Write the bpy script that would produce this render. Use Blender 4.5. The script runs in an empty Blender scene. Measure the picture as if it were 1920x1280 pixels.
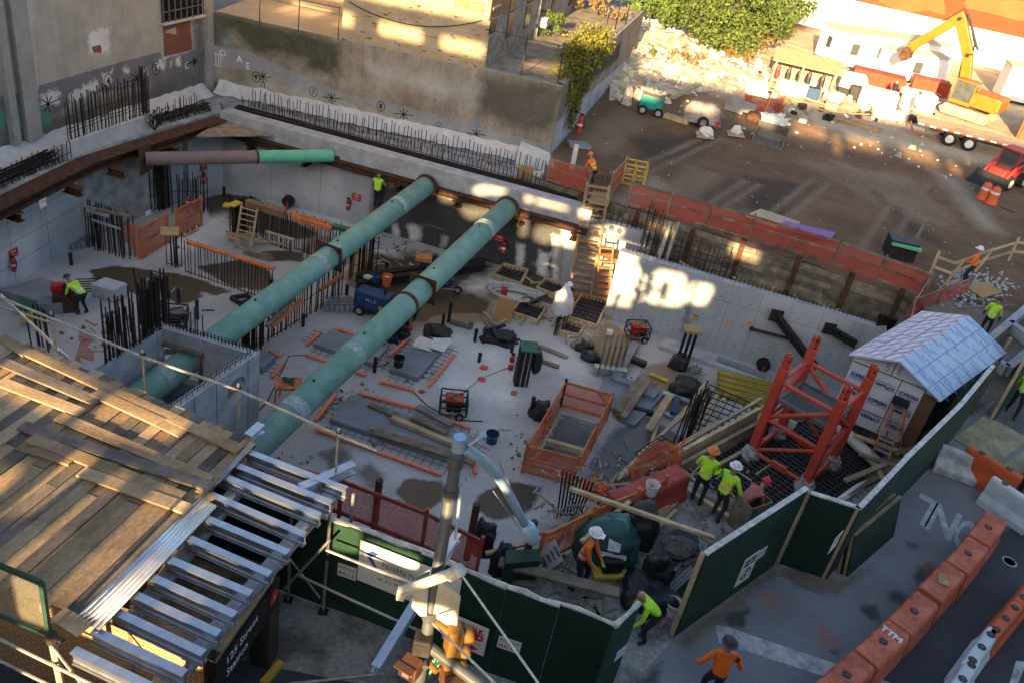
import bpy,bmesh,math,random
import numpy as np
from mathutils import Vector,Matrix,noise as mnoise
from mathutils.geometry import tessellate_polygon
random.seed(7);np.random.seed(7)
S=bpy.context.scene
COL=S.collection
FPX,PITCH,CAMH=1640.0,math.radians(31.5),15.5
_n=math.hypot(.19,.982);ND=(-.19/_n,.982/_n);RD=(ND[1],-ND[0])
cd=bpy.data.cameras.new('camera');cam=bpy.data.objects.new('camera',cd);COL.objects.link(cam)
cd.sensor_fit='HORIZONTAL';cd.sensor_width=36;cd.lens=FPX*36/1920;cd.clip_start=.2;cd.clip_end=900
_F=Vector((0,math.cos(PITCH),-math.sin(PITCH)));_X=Vector((1,0,0));_U=Vector((0,math.sin(PITCH),math.cos(PITCH)))
_r=_X*RD[0]-_U*ND[0];_u=-_X*RD[1]+_U*ND[1];_b=-_F
cam.matrix_world=Matrix(((_r.x,_u.x,_b.x,0),(_r.y,_u.y,_b.y,0),(_r.z,_u.z,_b.z,CAMH),(0,0,0,1)))
S.camera=cam
SUN_EL,SUN_DX=math.radians(15.3),.2
_h=math.hypot(SUN_DX,1);SUN_D=Vector((SUN_DX/_h*math.cos(SUN_EL),1/_h*math.cos(SUN_EL),-math.sin(SUN_EL)))
sl=bpy.data.lights.new('sun','SUN');sl.energy=5.0;sl.angle=math.radians(.65);sl.color=(1.0,.69,.34)
so=bpy.data.objects.new('sun',sl);COL.objects.link(so);so.location=(10,-30,30)
so.rotation_euler=SUN_D.to_track_quat('-Z','Y').to_euler()
wd=bpy.data.worlds.new('World');S.world=wd;wd.use_nodes=True
_nt=wd.node_tree;_bg=_nt.nodes['Background'];_sk=_nt.nodes.new('ShaderNodeTexSky')
_sk.sky_type='NISHITA';_sk.sun_disc=False;_sk.sun_elevation=SUN_EL
_sk.sun_rotation=math.atan2(-SUN_D.x,-SUN_D.y);_sk.altitude=20;_sk.air_density=.85;_sk.dust_density=2.0;_sk.ozone_density=.1
_nt.links.new(_sk.outputs[0],_bg.inputs[0]);_bg.inputs[1].default_value=.078
S.view_settings.view_transform='Standard';S.view_settings.look='None';S.view_settings.gamma=1
S.view_settings.exposure=2.35
S.cycles.max_bounces=6;S.cycles.diffuse_bounces=3;S.cycles.transparent_max_bounces=12;S.cycles.use_denoising=True
def ray(x,y):
 dx,dy=x-960,y-640
 u=dx*RD[0]+dy*RD[1];v=dx*ND[0]+dy*ND[1]
 return Vector((u/FPX,math.cos(PITCH)-v/FPX*math.sin(PITCH),-math.sin(PITCH)-v/FPX*math.cos(PITCH)))
def G(x,y,z=0.0):
 d=ray(x,y);t=(z-CAMH)/d.z
 return Vector((d.x*t,d.y*t,z))
def W(x,y,A,B):
 d=ray(x,y);n=Vector((-(B[1]-A[1]),B[0]-A[0]));t=(n.x*A[0]+n.y*A[1])/(n.x*d.x+n.y*d.y)
 return Vector((d.x*t,d.y*t,CAMH+d.z*t))
def V3(*a):return Vector(a)
def lerp(a,b,t):return a+(b-a)*t
Z=Vector((0,0,1))
class M:
 def __init__(s):s.v=[];s.f=[];s.mi=[];s.cur=0
 def add(s,vs,fs):
  b=len(s.v);s.v+=[tuple(q)for q in vs];s.f+=[tuple(b+i for i in f)for f in fs];s.mi+=[s.cur]*len(fs);return s
 def box(s,c,sz,rz=0,X=None,Y=None,Zv=None):
  c=Vector(c)
  if X is None:X=Vector((math.cos(rz),math.sin(rz),0));Y=Vector((-math.sin(rz),math.cos(rz),0));Zv=Z
  X=X*(sz[0]/2);Y=Y*(sz[1]/2);Q=Zv*(sz[2]/2)
  vs=[c+X*i+Y*j+Q*k for k in(-1,1)for j in(-1,1)for i in(-1,1)]
  return s.add(vs,[(0,2,3,1),(4,5,7,6),(0,1,5,4),(2,6,7,3),(0,4,6,2),(1,3,7,5)])
 def base(s,c,sz,rz=0):return s.box(Vector(c)+Z*(sz[2]/2),sz,rz)
 def bar(s,p,q,w,h,up=Z):
  p=Vector(p);q=Vector(q);X=(q-p);L=X.length
  if L<1e-6:return s
  X=X/L;Y=up.cross(X)
  if Y.length<1e-3:Y=Vector((1,0,0)).cross(X)
  Y.normalize();Q=X.cross(Y)
  return s.box((p+q)/2,(L,w,h),0,X,Y,Q)
 def cyl(s,p,q,r,n=8,r2=None,cap=True):
  p=Vector(p);q=Vector(q);r2=r if r2 is None else r2
  X=(q-p).normalized();A=X.orthogonal().normalized();B=X.cross(A)
  vs=[]
  for c,rr in((p,r),(q,r2)):
   for i in range(n):
    t=2*math.pi*i/n;vs.append(c+A*(rr*math.cos(t))+B*(rr*math.sin(t)))
  fs=[(i,(i+1)%n,n+(i+1)%n,n+i)for i in range(n)]
  if cap:fs+=[tuple(range(n))[::-1],tuple(range(n,2*n))]
  return s.add(vs,fs)
 def tube(s,pts,r,n=6,taper=None):
  pts=[Vector(q)for q in pts];vs=[];fs=[];m=len(pts);A=None
  for i,q in enumerate(pts):
   X=(pts[min(i+1,m-1)]-pts[max(i-1,0)]).normalized()
   if A is None:A=X.orthogonal().normalized()
   else:
    A=A-X*A.dot(X)
    A=A.normalized()if A.length>1e-4 else X.orthogonal().normalized()
   B=X.cross(A);rr=r if taper is None else r*(taper[i]if isinstance(taper,(list,tuple))else 1+(taper-1)*i/(m-1))
   for k in range(n):
    t=2*math.pi*k/n;vs.append(q+A*(rr*math.cos(t))+B*(rr*math.sin(t)))
  for i in range(m-1):
   for k in range(n):fs.append((i*n+k,i*n+(k+1)%n,(i+1)*n+(k+1)%n,(i+1)*n+k))
  fs+=[tuple(range(n))[::-1],tuple(range((m-1)*n,m*n))]
  return s.add(vs,fs)
 def lathe(s,c,prof,n=14,X=None,ax=None):
  c=Vector(c);ax=Z if ax is None else Vector(ax).normalized();A=ax.orthogonal().normalized();B=ax.cross(A);vs=[];fs=[]
  for(r,z)in prof:
   for k in range(n):
    t=2*math.pi*k/n;vs.append(c+ax*z+A*(r*math.cos(t))+B*(r*math.sin(t)))
  for i in range(len(prof)-1):
   for k in range(n):fs.append((i*n+k,i*n+(k+1)%n,(i+1)*n+(k+1)%n,(i+1)*n+k))
  fs+=[tuple(range(n))[::-1],tuple(range((len(prof)-1)*n,len(prof)*n))]
  return s.add(vs,fs)
 def prism(s,pts,ext):
  pts=[Vector(q)for q in pts];n=len(pts);ext=Vector(ext)
  vs=pts+[q+ext for q in pts]
  nn=Vector((0,0,0))
  for i in range(n):nn+=(pts[i]-pts[0]).cross(pts[(i+1)%n]-pts[0])
  fs=[tuple(range(n))[::-1],tuple(range(n,2*n))]+[(i,(i+1)%n,n+(i+1)%n,n+i)for i in range(n)]
  if nn.dot(ext)<0:fs=[f[::-1]for f in fs]
  return s.add(vs,fs)
 def face(s,*pts):return s.add(pts,[tuple(range(len(pts)))])
 def wall(s,A,B,z0,z1,th):
  A=Vector((A[0],A[1],0));B=Vector((B[0],B[1],0));n=Vector(((B-A).y,-(B-A).x,0)).normalized()*th
  return s.prism([A+Z*z0,B+Z*z0,B+n+Z*z0,A+n+Z*z0],Z*(z1-z0))
 def ell(s,c,r,nu=10,nv=7,jit=0,seed=0):
  c=Vector(c);rr=random.Random(seed);vs=[];fs=[]
  r=(r,r,r)if not hasattr(r,'__len__')else r
  for j in range(nv+1):
   ph=math.pi*j/nv
   for i in range(nu):
    th=2*math.pi*i/nu;k=1+jit*(rr.random()-.5)*2
    vs.append(c+Vector((r[0]*math.sin(ph)*math.cos(th)*k,r[1]*math.sin(ph)*math.sin(th)*k,r[2]*math.cos(ph)*k)))
  for j in range(nv):
   for i in range(nu):fs.append((j*nu+i,(j+1)*nu+i,(j+1)*nu+(i+1)%nu,j*nu+(i+1)%nu))
  return s.add(vs,fs)
 def build(s,name,mat,parent=None,label=None,cat=None,group=None,kind=None,smooth=False,origin=None,bevel=0):
  me=bpy.data.meshes.new(name)
  if parent is not None:o0=Vector(parent.location)if parent.parent is None else Vector(parent.location)+Vector(parent.parent.location)
  elif origin is not None:o0=Vector(origin)
  else:
   a=np.array(s.v);o0=Vector(((a[:,0].min()+a[:,0].max())/2,(a[:,1].min()+a[:,1].max())/2,a[:,2].min()))
  me.from_pydata([(v[0]-o0.x,v[1]-o0.y,v[2]-o0.z)for v in s.v],[],s.f)
  mats=mat if isinstance(mat,(list,tuple))else[mat]
  for m_ in mats:me.materials.append(m_)
  if len(mats)>1:me.polygons.foreach_set('material_index',s.mi)
  if smooth:me.polygons.foreach_set('use_smooth',[True]*len(me.polygons))
  me.update()
  o=bpy.data.objects.new(name,me);COL.objects.link(o)
  if parent is None:o.location=o0
  else:o.parent=parent
  if bevel:
   b=o.modifiers.new('bevel','BEVEL');b.width=bevel;b.segments=2;b.limit_method='ANGLE'
  return tag(o,label,cat,group,kind)
def tag(o,label=None,cat=None,group=None,kind=None):
 if label:o['label']=label
 if cat:o['category']=cat
 if group:o['group']=group
 if kind:o['kind']=kind
 return o
def T(name,label,cat,loc=(0,0,0),group=None,kind=None):
 o=bpy.data.objects.new(name,None);o.empty_display_size=.2;COL.objects.link(o);o.location=loc
 return tag(o,label,cat,group,kind)
def P(name,loc,parent):
 o=bpy.data.objects.new(name,None);COL.objects.link(o);o.parent=parent;o.location=Vector(loc)-Vector(parent.location);return o
def kids(o):return[c for c in list(bpy.data.objects)if c.parent==o]
def dup(root,loc,rz=0,label=None,group=None,scale=None,_ch=None):
 def rec(o,par):
  c=o.copy();COL.objects.link(c)
  if par is not None:c.parent=par
  for k in o.children:rec(k,c)
  return c
 r=rec(root,None);r.location=loc;r.rotation_euler=(0,0,rz)
 if scale is not None:r.scale=scale if hasattr(scale,'__len__')else(scale,)*3
 if label:r['label']=label
 if group:r['group']=group
 return r
ORD=['first','second','third','fourth','fifth','sixth','seventh','eighth','ninth','tenth','eleventh','twelfth','thirteenth','fourteenth','fifteenth','sixteenth','seventeenth','eighteenth','nineteenth','twentieth','twenty-first','twenty-second','twenty-third','twenty-fourth','twenty-fifth','twenty-sixth','twenty-seventh','twenty-eighth','twenty-ninth','thirtieth']
MC={}
def _node(nt,t,**kw):
 n=nt.nodes.new(t)
 for k,v in kw.items():setattr(n,k,v)
 return n
def mat(key,col,rough=.8,metal=0,var=.25,scale=3.0,bump=.25,bscale=None,alpha=None,trans=0,spec=.3,col2=None,stretch=None,obj_rand=.0,edge=(.35,.65),grain=.12,emit=None):
 if key in MC:return MC[key]
 m=bpy.data.materials.new(key);m.use_nodes=True;nt=m.node_tree;L=nt.links
 b=nt.nodes['Principled BSDF'];b.inputs['Roughness'].default_value=rough;b.inputs['Metallic'].default_value=metal
 b.inputs['Specular IOR Level'].default_value=spec
 tc=_node(nt,'ShaderNodeTexCoord');mp=_node(nt,'ShaderNodeMapping');L.new(tc.outputs['Object'],mp.inputs[0])
 if stretch:mp.inputs['Scale'].default_value=stretch
 n1=_node(nt,'ShaderNodeTexNoise');n1.inputs['Scale'].default_value=scale;n1.inputs['Detail'].default_value=8;n1.inputs['Roughness'].default_value=.62
 L.new(mp.outputs[0],n1.inputs['Vector'])
 r=_node(nt,'ShaderNodeMapRange');r.inputs[1].default_value=edge[0];r.inputs[2].default_value=edge[1];L.new(n1.outputs['Fac'],r.inputs[0])
 mx=_node(nt,'ShaderNodeMix',data_type='RGBA');L.new(r.outputs[0],mx.inputs[0])
 c1=[max(0,c*(1-var))for c in col];c2=list(col2)if col2 else[min(1,c*(1+var))for c in col]
 mx.inputs[6].default_value=(*c1,1);mx.inputs[7].default_value=(*c2,1)
 n2=_node(nt,'ShaderNodeTexNoise');n2.inputs['Scale'].default_value=scale*14;n2.inputs['Detail'].default_value=4;L.new(mp.outputs[0],n2.inputs['Vector'])
 r2=_node(nt,'ShaderNodeMapRange');r2.inputs[1].default_value=.3;r2.inputs[2].default_value=.7;r2.inputs[3].default_value=1-grain;r2.inputs[4].default_value=1+grain;L.new(n2.outputs['Fac'],r2.inputs[0])
 hs=_node(nt,'ShaderNodeHueSaturation');L.new(mx.outputs[2],hs.inputs['Color'])
 if obj_rand:
  oi=_node(nt,'ShaderNodeObjectInfo');r3=_node(nt,'ShaderNodeMapRange');r3.inputs[3].default_value=1-obj_rand;r3.inputs[4].default_value=1+obj_rand;L.new(oi.outputs['Random'],r3.inputs[0])
  mu=_node(nt,'ShaderNodeMath',operation='MULTIPLY');L.new(r2.outputs[0],mu.inputs[0]);L.new(r3.outputs[0],mu.inputs[1]);L.new(mu.outputs[0],hs.inputs['Value'])
 else:L.new(r2.outputs[0],hs.inputs['Value'])
 L.new(hs.outputs[0],b.inputs['Base Color'])
 if bump:
  bp=_node(nt,'ShaderNodeBump');bp.inputs['Strength'].default_value=bump;bp.inputs['Distance'].default_value=.02;L.new(n2.outputs['Fac'],bp.inputs['Height']);L.new(bp.outputs[0],b.inputs['Normal'])
 if alpha is not None:b.inputs['Alpha'].default_value=alpha
 if trans:b.inputs['Transmission Weight'].default_value=trans
 if emit:b.inputs['Emission Color'].default_value=(*emit[:3],1);b.inputs['Emission Strength'].default_value=emit[3]
 MC[key]=m;return m
def net_mat(key,col,dens=.72):
 if key in MC:return MC[key]
 m=bpy.data.materials.new(key);m.use_nodes=True;nt=m.node_tree;L=nt.links
 b=nt.nodes['Principled BSDF'];out=nt.nodes['Material Output'];b.inputs['Roughness'].default_value=.6
 tc=_node(nt,'ShaderNodeTexCoord');n=_node(nt,'ShaderNodeTexNoise');n.inputs['Scale'].default_value=5;n.inputs['Detail'].default_value=8;L.new(tc.outputs['Object'],n.inputs['Vector'])
 mx=_node(nt,'ShaderNodeMix',data_type='RGBA');L.new(n.outputs['Fac'],mx.inputs[0]);mx.inputs[6].default_value=(*[c*.8 for c in col],1);mx.inputs[7].default_value=(*[min(1,c*1.15)for c in col],1);L.new(mx.outputs[2],b.inputs['Base Color'])
 bp=_node(nt,'ShaderNodeBump');bp.inputs['Strength'].default_value=.3;bp.inputs['Distance'].default_value=.06;L.new(n.outputs['Fac'],bp.inputs['Height']);L.new(bp.outputs[0],b.inputs['Normal'])
 tr=_node(nt,'ShaderNodeBsdfTransparent');tl=_node(nt,'ShaderNodeBsdfTranslucent');L.new(mx.outputs[2],tl.inputs[0])
 a=_node(nt,'ShaderNodeMixShader');a.inputs[0].default_value=.3;L.new(b.outputs[0],a.inputs[1]);L.new(tl.outputs[0],a.inputs[2])
 mp=_node(nt,'ShaderNodeMapping');mp.inputs['Scale'].default_value=(30,30,30);L.new(tc.outputs['Object'],mp.inputs[0])
 vo=_node(nt,'ShaderNodeTexVoronoi');vo.inputs['Scale'].default_value=1.6;L.new(mp.outputs[0],vo.inputs['Vector'])
 rr=_node(nt,'ShaderNodeMapRange');rr.inputs[1].default_value=.25;rr.inputs[2].default_value=.45;rr.inputs[3].default_value=dens-.3;rr.inputs[4].default_value=min(1,dens+.22);L.new(vo.outputs['Distance'],rr.inputs[0])
 c=_node(nt,'ShaderNodeMixShader');L.new(rr.outputs[0],c.inputs[0]);L.new(tr.outputs[0],c.inputs[1]);L.new(a.outputs[0],c.inputs[2]);L.new(c.outputs[0],out.inputs[0])
 MC[key]=m;return m
def layered(key,base,layers,rough=.9,scale=.6,var=.22,bump=.4,grain=.15,edge_noise=3.0,spec=.25,streak=False,bumpd=.03,namp=1.1):
 """base colour plus stain layers; each layer = (attribute, colour, roughness, softness)"""
 m=bpy.data.materials.new(key);m.use_nodes=True;nt=m.node_tree;L=nt.links;b=nt.nodes['Principled BSDF'];b.inputs['Specular IOR Level'].default_value=spec
 tc=_node(nt,'ShaderNodeTexCoord');mp=_node(nt,'ShaderNodeMapping');L.new(tc.outputs['Object'],mp.inputs[0])
 def noise(sc,det=8,ro=.6,vec=None):
  n=_node(nt,'ShaderNodeTexNoise');n.inputs['Scale'].default_value=sc;n.inputs['Detail'].default_value=det;n.inputs['Roughness'].default_value=ro;L.new(vec or mp.outputs[0],n.inputs['Vector']);return n.outputs['Fac']
 def rng(x,a,bb,c=0,d=1):
  r=_node(nt,'ShaderNodeMapRange');r.inputs[1].default_value=a;r.inputs[2].default_value=bb;r.inputs[3].default_value=c;r.inputs[4].default_value=d;L.new(x,r.inputs[0]);return r.outputs[0]
 def mix(f,a,c):
  mx=_node(nt,'ShaderNodeMix',data_type='RGBA');L.new(f,mx.inputs[0])
  for i,q in((6,a),(7,c)):
   if isinstance(q,(tuple,list)):mx.inputs[i].default_value=(*q,1)
   else:L.new(q,mx.inputs[i])
  return mx.outputs[2]
 big=noise(scale);col=mix(rng(big,.3,.7),[c*(1-var)for c in base],[min(1,c*(1+var))for c in base])
 if streak:
  m2=_node(nt,'ShaderNodeMapping');m2.inputs['Scale'].default_value=(1.6,1.6,.12);L.new(tc.outputs['Object'],m2.inputs[0])
  st=noise(2.2,6,.7,m2.outputs[0]);col=mix(rng(st,.45,.75,0,streak),col,[c*.45 for c in base])
 rg=None;en=noise(edge_noise,6,.65)
 rough_s=None
 for(attr,c,ro,soft)in layers:
  at=_node(nt,'ShaderNodeAttribute');at.attribute_name=attr
  ad=_node(nt,'ShaderNodeMath',operation='ADD');L.new(at.outputs['Fac'],ad.inputs[0]);sb=_node(nt,'ShaderNodeMath',operation='MULTIPLY_ADD');L.new(en,sb.inputs[0]);sb.inputs[1].default_value=namp;sb.inputs[2].default_value=-namp/2;L.new(sb.outputs[0],ad.inputs[1])
  f=rng(ad.outputs[0],.5-soft,.5+soft)
  c_=mix(rng(big,.3,.7),[q*.8 for q in c],[min(1,q*1.2)for q in c])
  col=mix(f,col,c_)
  if ro is not None:
   r_=_node(nt,'ShaderNodeMix',data_type='FLOAT');L.new(f,r_.inputs[0])
   if rough_s is None:r_.inputs[2].default_value=rough
   else:L.new(rough_s,r_.inputs[2])
   r_.inputs[3].default_value=ro;rough_s=r_.outputs[0]
 fine=noise(scale*40,5);hs=_node(nt,'ShaderNodeHueSaturation');L.new(col,hs.inputs['Color']);L.new(rng(fine,.3,.7,1-grain,1+grain),hs.inputs['Value']);L.new(hs.outputs[0],b.inputs['Base Color'])
 if rough_s is None:b.inputs['Roughness'].default_value=rough
 else:L.new(rough_s,b.inputs['Roughness'])
 bp=_node(nt,'ShaderNodeBump');bp.inputs['Strength'].default_value=bump;bp.inputs['Distance'].default_value=bumpd;L.new(noise(scale*22,8,.7),bp.inputs['Height']);L.new(bp.outputs[0],b.inputs['Normal'])
 MC[key]=m;return m
def poly_field(pts2,polys,soft):
 """signed field of points (n,2) against polygons: >0.5 inside, falling across `soft`"""
 out=np.zeros(len(pts2))
 for poly in polys:
  pl=np.array(poly,float);n=len(pl);ins=np.zeros(len(pts2),bool);d=np.full(len(pts2),1e9)
  for i in range(n):
   a=pl[i];c=pl[(i+1)%n]
   cond=((a[1]>pts2[:,1])!=(c[1]>pts2[:,1]))
   with np.errstate(divide='ignore',invalid='ignore'):xx=(c[0]-a[0])*(pts2[:,1]-a[1])/(c[1]-a[1]+1e-12)+a[0]
   ins^=cond&(pts2[:,0]<xx)
   e=c-a;t=np.clip(((pts2-a)@e)/(e@e+1e-12),0,1);d=np.minimum(d,np.hypot(*(pts2-a-t[:,None]*e).T))
  out=np.maximum(out,np.clip(.5+np.where(ins,d,-d)/(2*soft),0,1))
 return out
def sheet(name,O,U,Vv,nu,nv,mat_,attrs,label=None,cat=None,kind='structure',parent=None,disp=None,keep=None):
 """grid O + U*a + V*b with vertex attributes; attrs: name -> (list of polygons given in (a,b) metres, softness)"""
 O=Vector(O);lu,lv=U.length,Vv.length;Un=U/lu;Vn=Vv/lv
 a=np.linspace(0,lu,nu+1);b=np.linspace(0,lv,nv+1);A,B=np.meshgrid(a,b);pts=np.stack([A.ravel(),B.ravel()],1)
 co=np.array(O)+pts[:,:1]*np.array(Un)+pts[:,1:]*np.array(Vn)
 if disp is not None:co=co+np.array(Un.cross(Vn))*disp(pts)[:,None]
 off=np.array(parent.location)if parent is not None else co.mean(0)
 fs=[];nx=nu+1
 for j in range(nv):
  for i in range(nu):
   q=j*nx+i
   if keep is None or keep(pts[q,0]+lu/nu/2,pts[q,1]+lv/nv/2):fs.append((q,q+1,q+nx+1,q+nx))
 me=bpy.data.meshes.new(name);me.from_pydata((co-off).tolist(),[],fs);me.materials.append(mat_)
 for k,(polys,soft)in attrs.items():
  at=me.attributes.new(k,'FLOAT','POINT');at.data.foreach_set('value',poly_field(pts,polys,soft).astype(np.float32)if polys else np.zeros(len(pts),np.float32))
 me.polygons.foreach_set('use_smooth',[True]*len(me.polygons));me.update()
 o=bpy.data.objects.new(name,me);COL.objects.link(o)
 if parent is None:o.location=off
 else:o.parent=parent
 return tag(o,label,cat,None,kind)
def uv_of(px,O,Un,Vn,A=None,B=None,z=None):
 p=G(px[0],px[1],z)if z is not None else W(px[0],px[1],A,B)
 d=p-O;return(d.dot(Un),d.dot(Vn))
def text(s,size,m,at,X,Y,parent=None,name='lettering',off=.004,align='CENTER',width=None,label=None,cat=None,bold=0.0,ext=.001):
 cu=bpy.data.curves.new(name,'FONT');cu.body=s;cu.size=size;cu.align_x=align;cu.align_y='CENTER';cu.extrude=ext;cu.offset=bold;cu.resolution_u=2
 ob=bpy.data.objects.new('tmp',cu);COL.objects.link(ob)
 dg=bpy.context.evaluated_depsgraph_get();me=bpy.data.meshes.new_from_object(ob.evaluated_get(dg));COL.objects.unlink(ob);bpy.data.objects.remove(ob)
 X=Vector(X).normalized();Y=(Vector(Y)-X*Vector(Y).dot(X)).normalized();N=X.cross(Y)
 k=1.0
 if width and len(me.vertices):
  xs=[v.co.x for v in me.vertices];k=width/(max(xs)-min(xs))
 b=M();b.add([Vector(at)+X*(v.co.x*k)+Y*v.co.y+N*(v.co.z+off)for v in me.vertices],[tuple(p.vertices)for p in me.polygons])
 return b.build(name,m,parent,label,cat)
ZP=-4.5
C_conc=(.40,.40,.40)
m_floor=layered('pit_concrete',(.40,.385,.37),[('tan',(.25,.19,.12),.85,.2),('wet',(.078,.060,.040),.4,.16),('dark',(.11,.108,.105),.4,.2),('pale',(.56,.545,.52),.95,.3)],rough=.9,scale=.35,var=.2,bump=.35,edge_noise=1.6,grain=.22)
m_dirt=layered('lot_dirt',(.145,.085,.048),[('pale',(.27,.225,.17),.95,.4),('grey',(.19,.13,.085),.95,.35),('dark',(.065,.042,.028),.95,.3),('ochre',(.25,.155,.085),.95,.35),('yard',(.46,.37,.25),.95,.4),('rut',(.20,.145,.10),.95,.5)],rough=.95,scale=.3,var=.35,bump=.9,edge_noise=1.8,grain=.4,bumpd=.08,namp=.7)  # 'yard' layer puts the bleached look of sunlit ground into the dirt colour
m_road=layered('road_surface',(.20,.205,.215),[('asphalt',(.055,.058,.066),.85,.15),('stain',(.06,.058,.055),.7,.2),('paint',(.40,.12,.08),.9,.4),('earth',(.15,.12,.09),.95,.25)],rough=.9,scale=.5,var=.2,bump=.25,edge_noise=2.2,grain=.2)
m_earth=mat('bank_earth',(.16,.125,.09),.95,var=.4,scale=1.2,bump=.9,grain=.35)
m_far=mat('open_ground',(.15,.125,.10),.95,var=.3,scale=.4,bump=.4)
LB0,LB1=Vector((-21.99,32.41,0)),Vector((-18.45,45.9,0))
LBd=(LB1-LB0).normalized()
BB0,BB1=Vector((-18.45,45.9,0)),Vector((.08,44.46,0))
BBd=(BB1-BB0).normalized()
A0=Vector((-16.73,42.55,0));B1=Vector((2.6,38.9,0));eb=(B1-A0).normalized()
L0=Vector((-20.6,27.5,0));L1=Vector((-19.84,34.07,0))
LGa,LGb=G(1015,338),G(1728,565)
F0=Vector((4.02,36.38,0));F1=Vector((15.6,33.62,0))
hole=[(-18.47,45.85),(.05,44.4),(LGa.x,LGa.y),(LGb.x,LGb.y),(16.9,33.2),(14.4,29.6),(11.1,25.3),(12.9,23.9),(10.2,19.9),(8.0,19.0),(5.2,19.8),(4.35,18.1),(1.6,15.1),(.1,14.4),(-3.4,15.3),(-9,16.2),(-25.5,17.0),(-25.0,22)]
outer=[(-300,-150),(300,-150),(300,400),(-300,400)]
m=M();allp=[Vector((x,y,-.03))for x,y in outer+hole]
for t in tessellate_polygon([[Vector((x,y,0))for x,y in outer],[Vector((x,y,0))for x,y in hole]]):
 q=[allp[i]for i in t]
 if(q[1]-q[0]).cross(q[2]-q[0]).z<0:q=q[::-1]
 m.face(*q)
m.build('ground',m_far,kind='structure',origin=(0,0,0))
m=M()
for i in range(len(hole)):
 a,b=hole[i],hole[(i+1)%len(hole)]
 m.face((a[0],a[1],-.035),(b[0],b[1],-.035),(b[0],b[1],-4.7),(a[0],a[1],-4.7))
m.build('pit_sides',m_earth,kind='structure',origin=(0,0,0))
FO=Vector((-27,12.5,ZP));FU,FV=Vector((46,0,0)),Vector((0,33,0))
def fp(*px):return[(lambda p:(p.x-FO.x,p.y-FO.y))(G(x,y,ZP))for x,y in px]
wet=[fp((167,507),(213,499),(253,503),(300,510),(333,513),(383,527),(437,547),(400,555),(377,547),(380,557),(350,570),(330,573),(313,553),(250,550),(207,537),(180,527)),fp((367,500),(450,487),(500,500),(513,527),(493,547),(433,537)),fp((467,477),(507,470),(567,473),(573,490),(507,490)),fp((383,372),(420,364),(480,370),(500,400),(560,420),(600,440),(560,450),(423,427),(393,410)),fp((670,530),(700,473),(747,483),(827,480),(927,500),(913,517),(867,527),(880,547),(920,563),(907,590),(860,587),(813,593),(793,607),(757,600),(735,570),(720,547)),fp((920,512),(993,495),(1060,525),(1095,560),(1130,600),(1090,590),(1000,560),(950,545)),fp((740,923),(760,897),(827,900),(833,933),(800,960),(760,945)),fp((890,950),(893,927),(953,900),(1017,913),(990,960),(927,977))]
tan=[fp((1137,600),(1200,640),(1190,690),(1150,720),(1105,700),(1100,640)),fp((1200,690),(1290,670),(1340,740),(1310,800),(1230,770)),fp((640,520),(700,460),(930,490),(930,600),(760,620),(690,570)),fp((770,905),(815,905),(815,930),(775,940)),fp((560,470),(600,440),(690,470),(670,500))]
dark=[fp((1155,800),(1215,780),(1300,830),(1245,900),(1165,910),(1100,930),(1080,930),(1130,825)),fp((670,880),(690,865),(720,890),(700,930)),fp((600,850),(640,830),(660,860),(620,880)),fp((1060,540),(1135,560),(1130,600),(1080,590))]
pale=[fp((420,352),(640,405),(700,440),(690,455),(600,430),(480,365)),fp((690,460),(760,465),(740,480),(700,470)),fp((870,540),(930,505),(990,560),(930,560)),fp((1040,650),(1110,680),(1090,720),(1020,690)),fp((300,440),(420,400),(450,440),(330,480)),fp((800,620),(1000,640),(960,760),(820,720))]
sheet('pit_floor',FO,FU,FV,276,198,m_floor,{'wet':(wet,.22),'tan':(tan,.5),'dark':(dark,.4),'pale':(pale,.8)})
DO=Vector((-2,34,.004));DU,DV=Vector((75,0,0)),Vector((0,80,0))
def dp(*px):return[(lambda p:(p.x-DO.x,p.y-DO.y))(G(x,y,0))for x,y in px]
LGn=Vector((-(LGb-LGa).y,(LGb-LGa).x)).normalized()
def keep_dirt(a,b):
 x,y=a+DO.x,b+DO.y
 if x<.2+.195*(y-44.4)and y>43:return False
 if x<.2:return False
 return(Vector((x,y))-LGa.xy).dot(LGn)>.15 and(x<16.5 or y>36.0)
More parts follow.
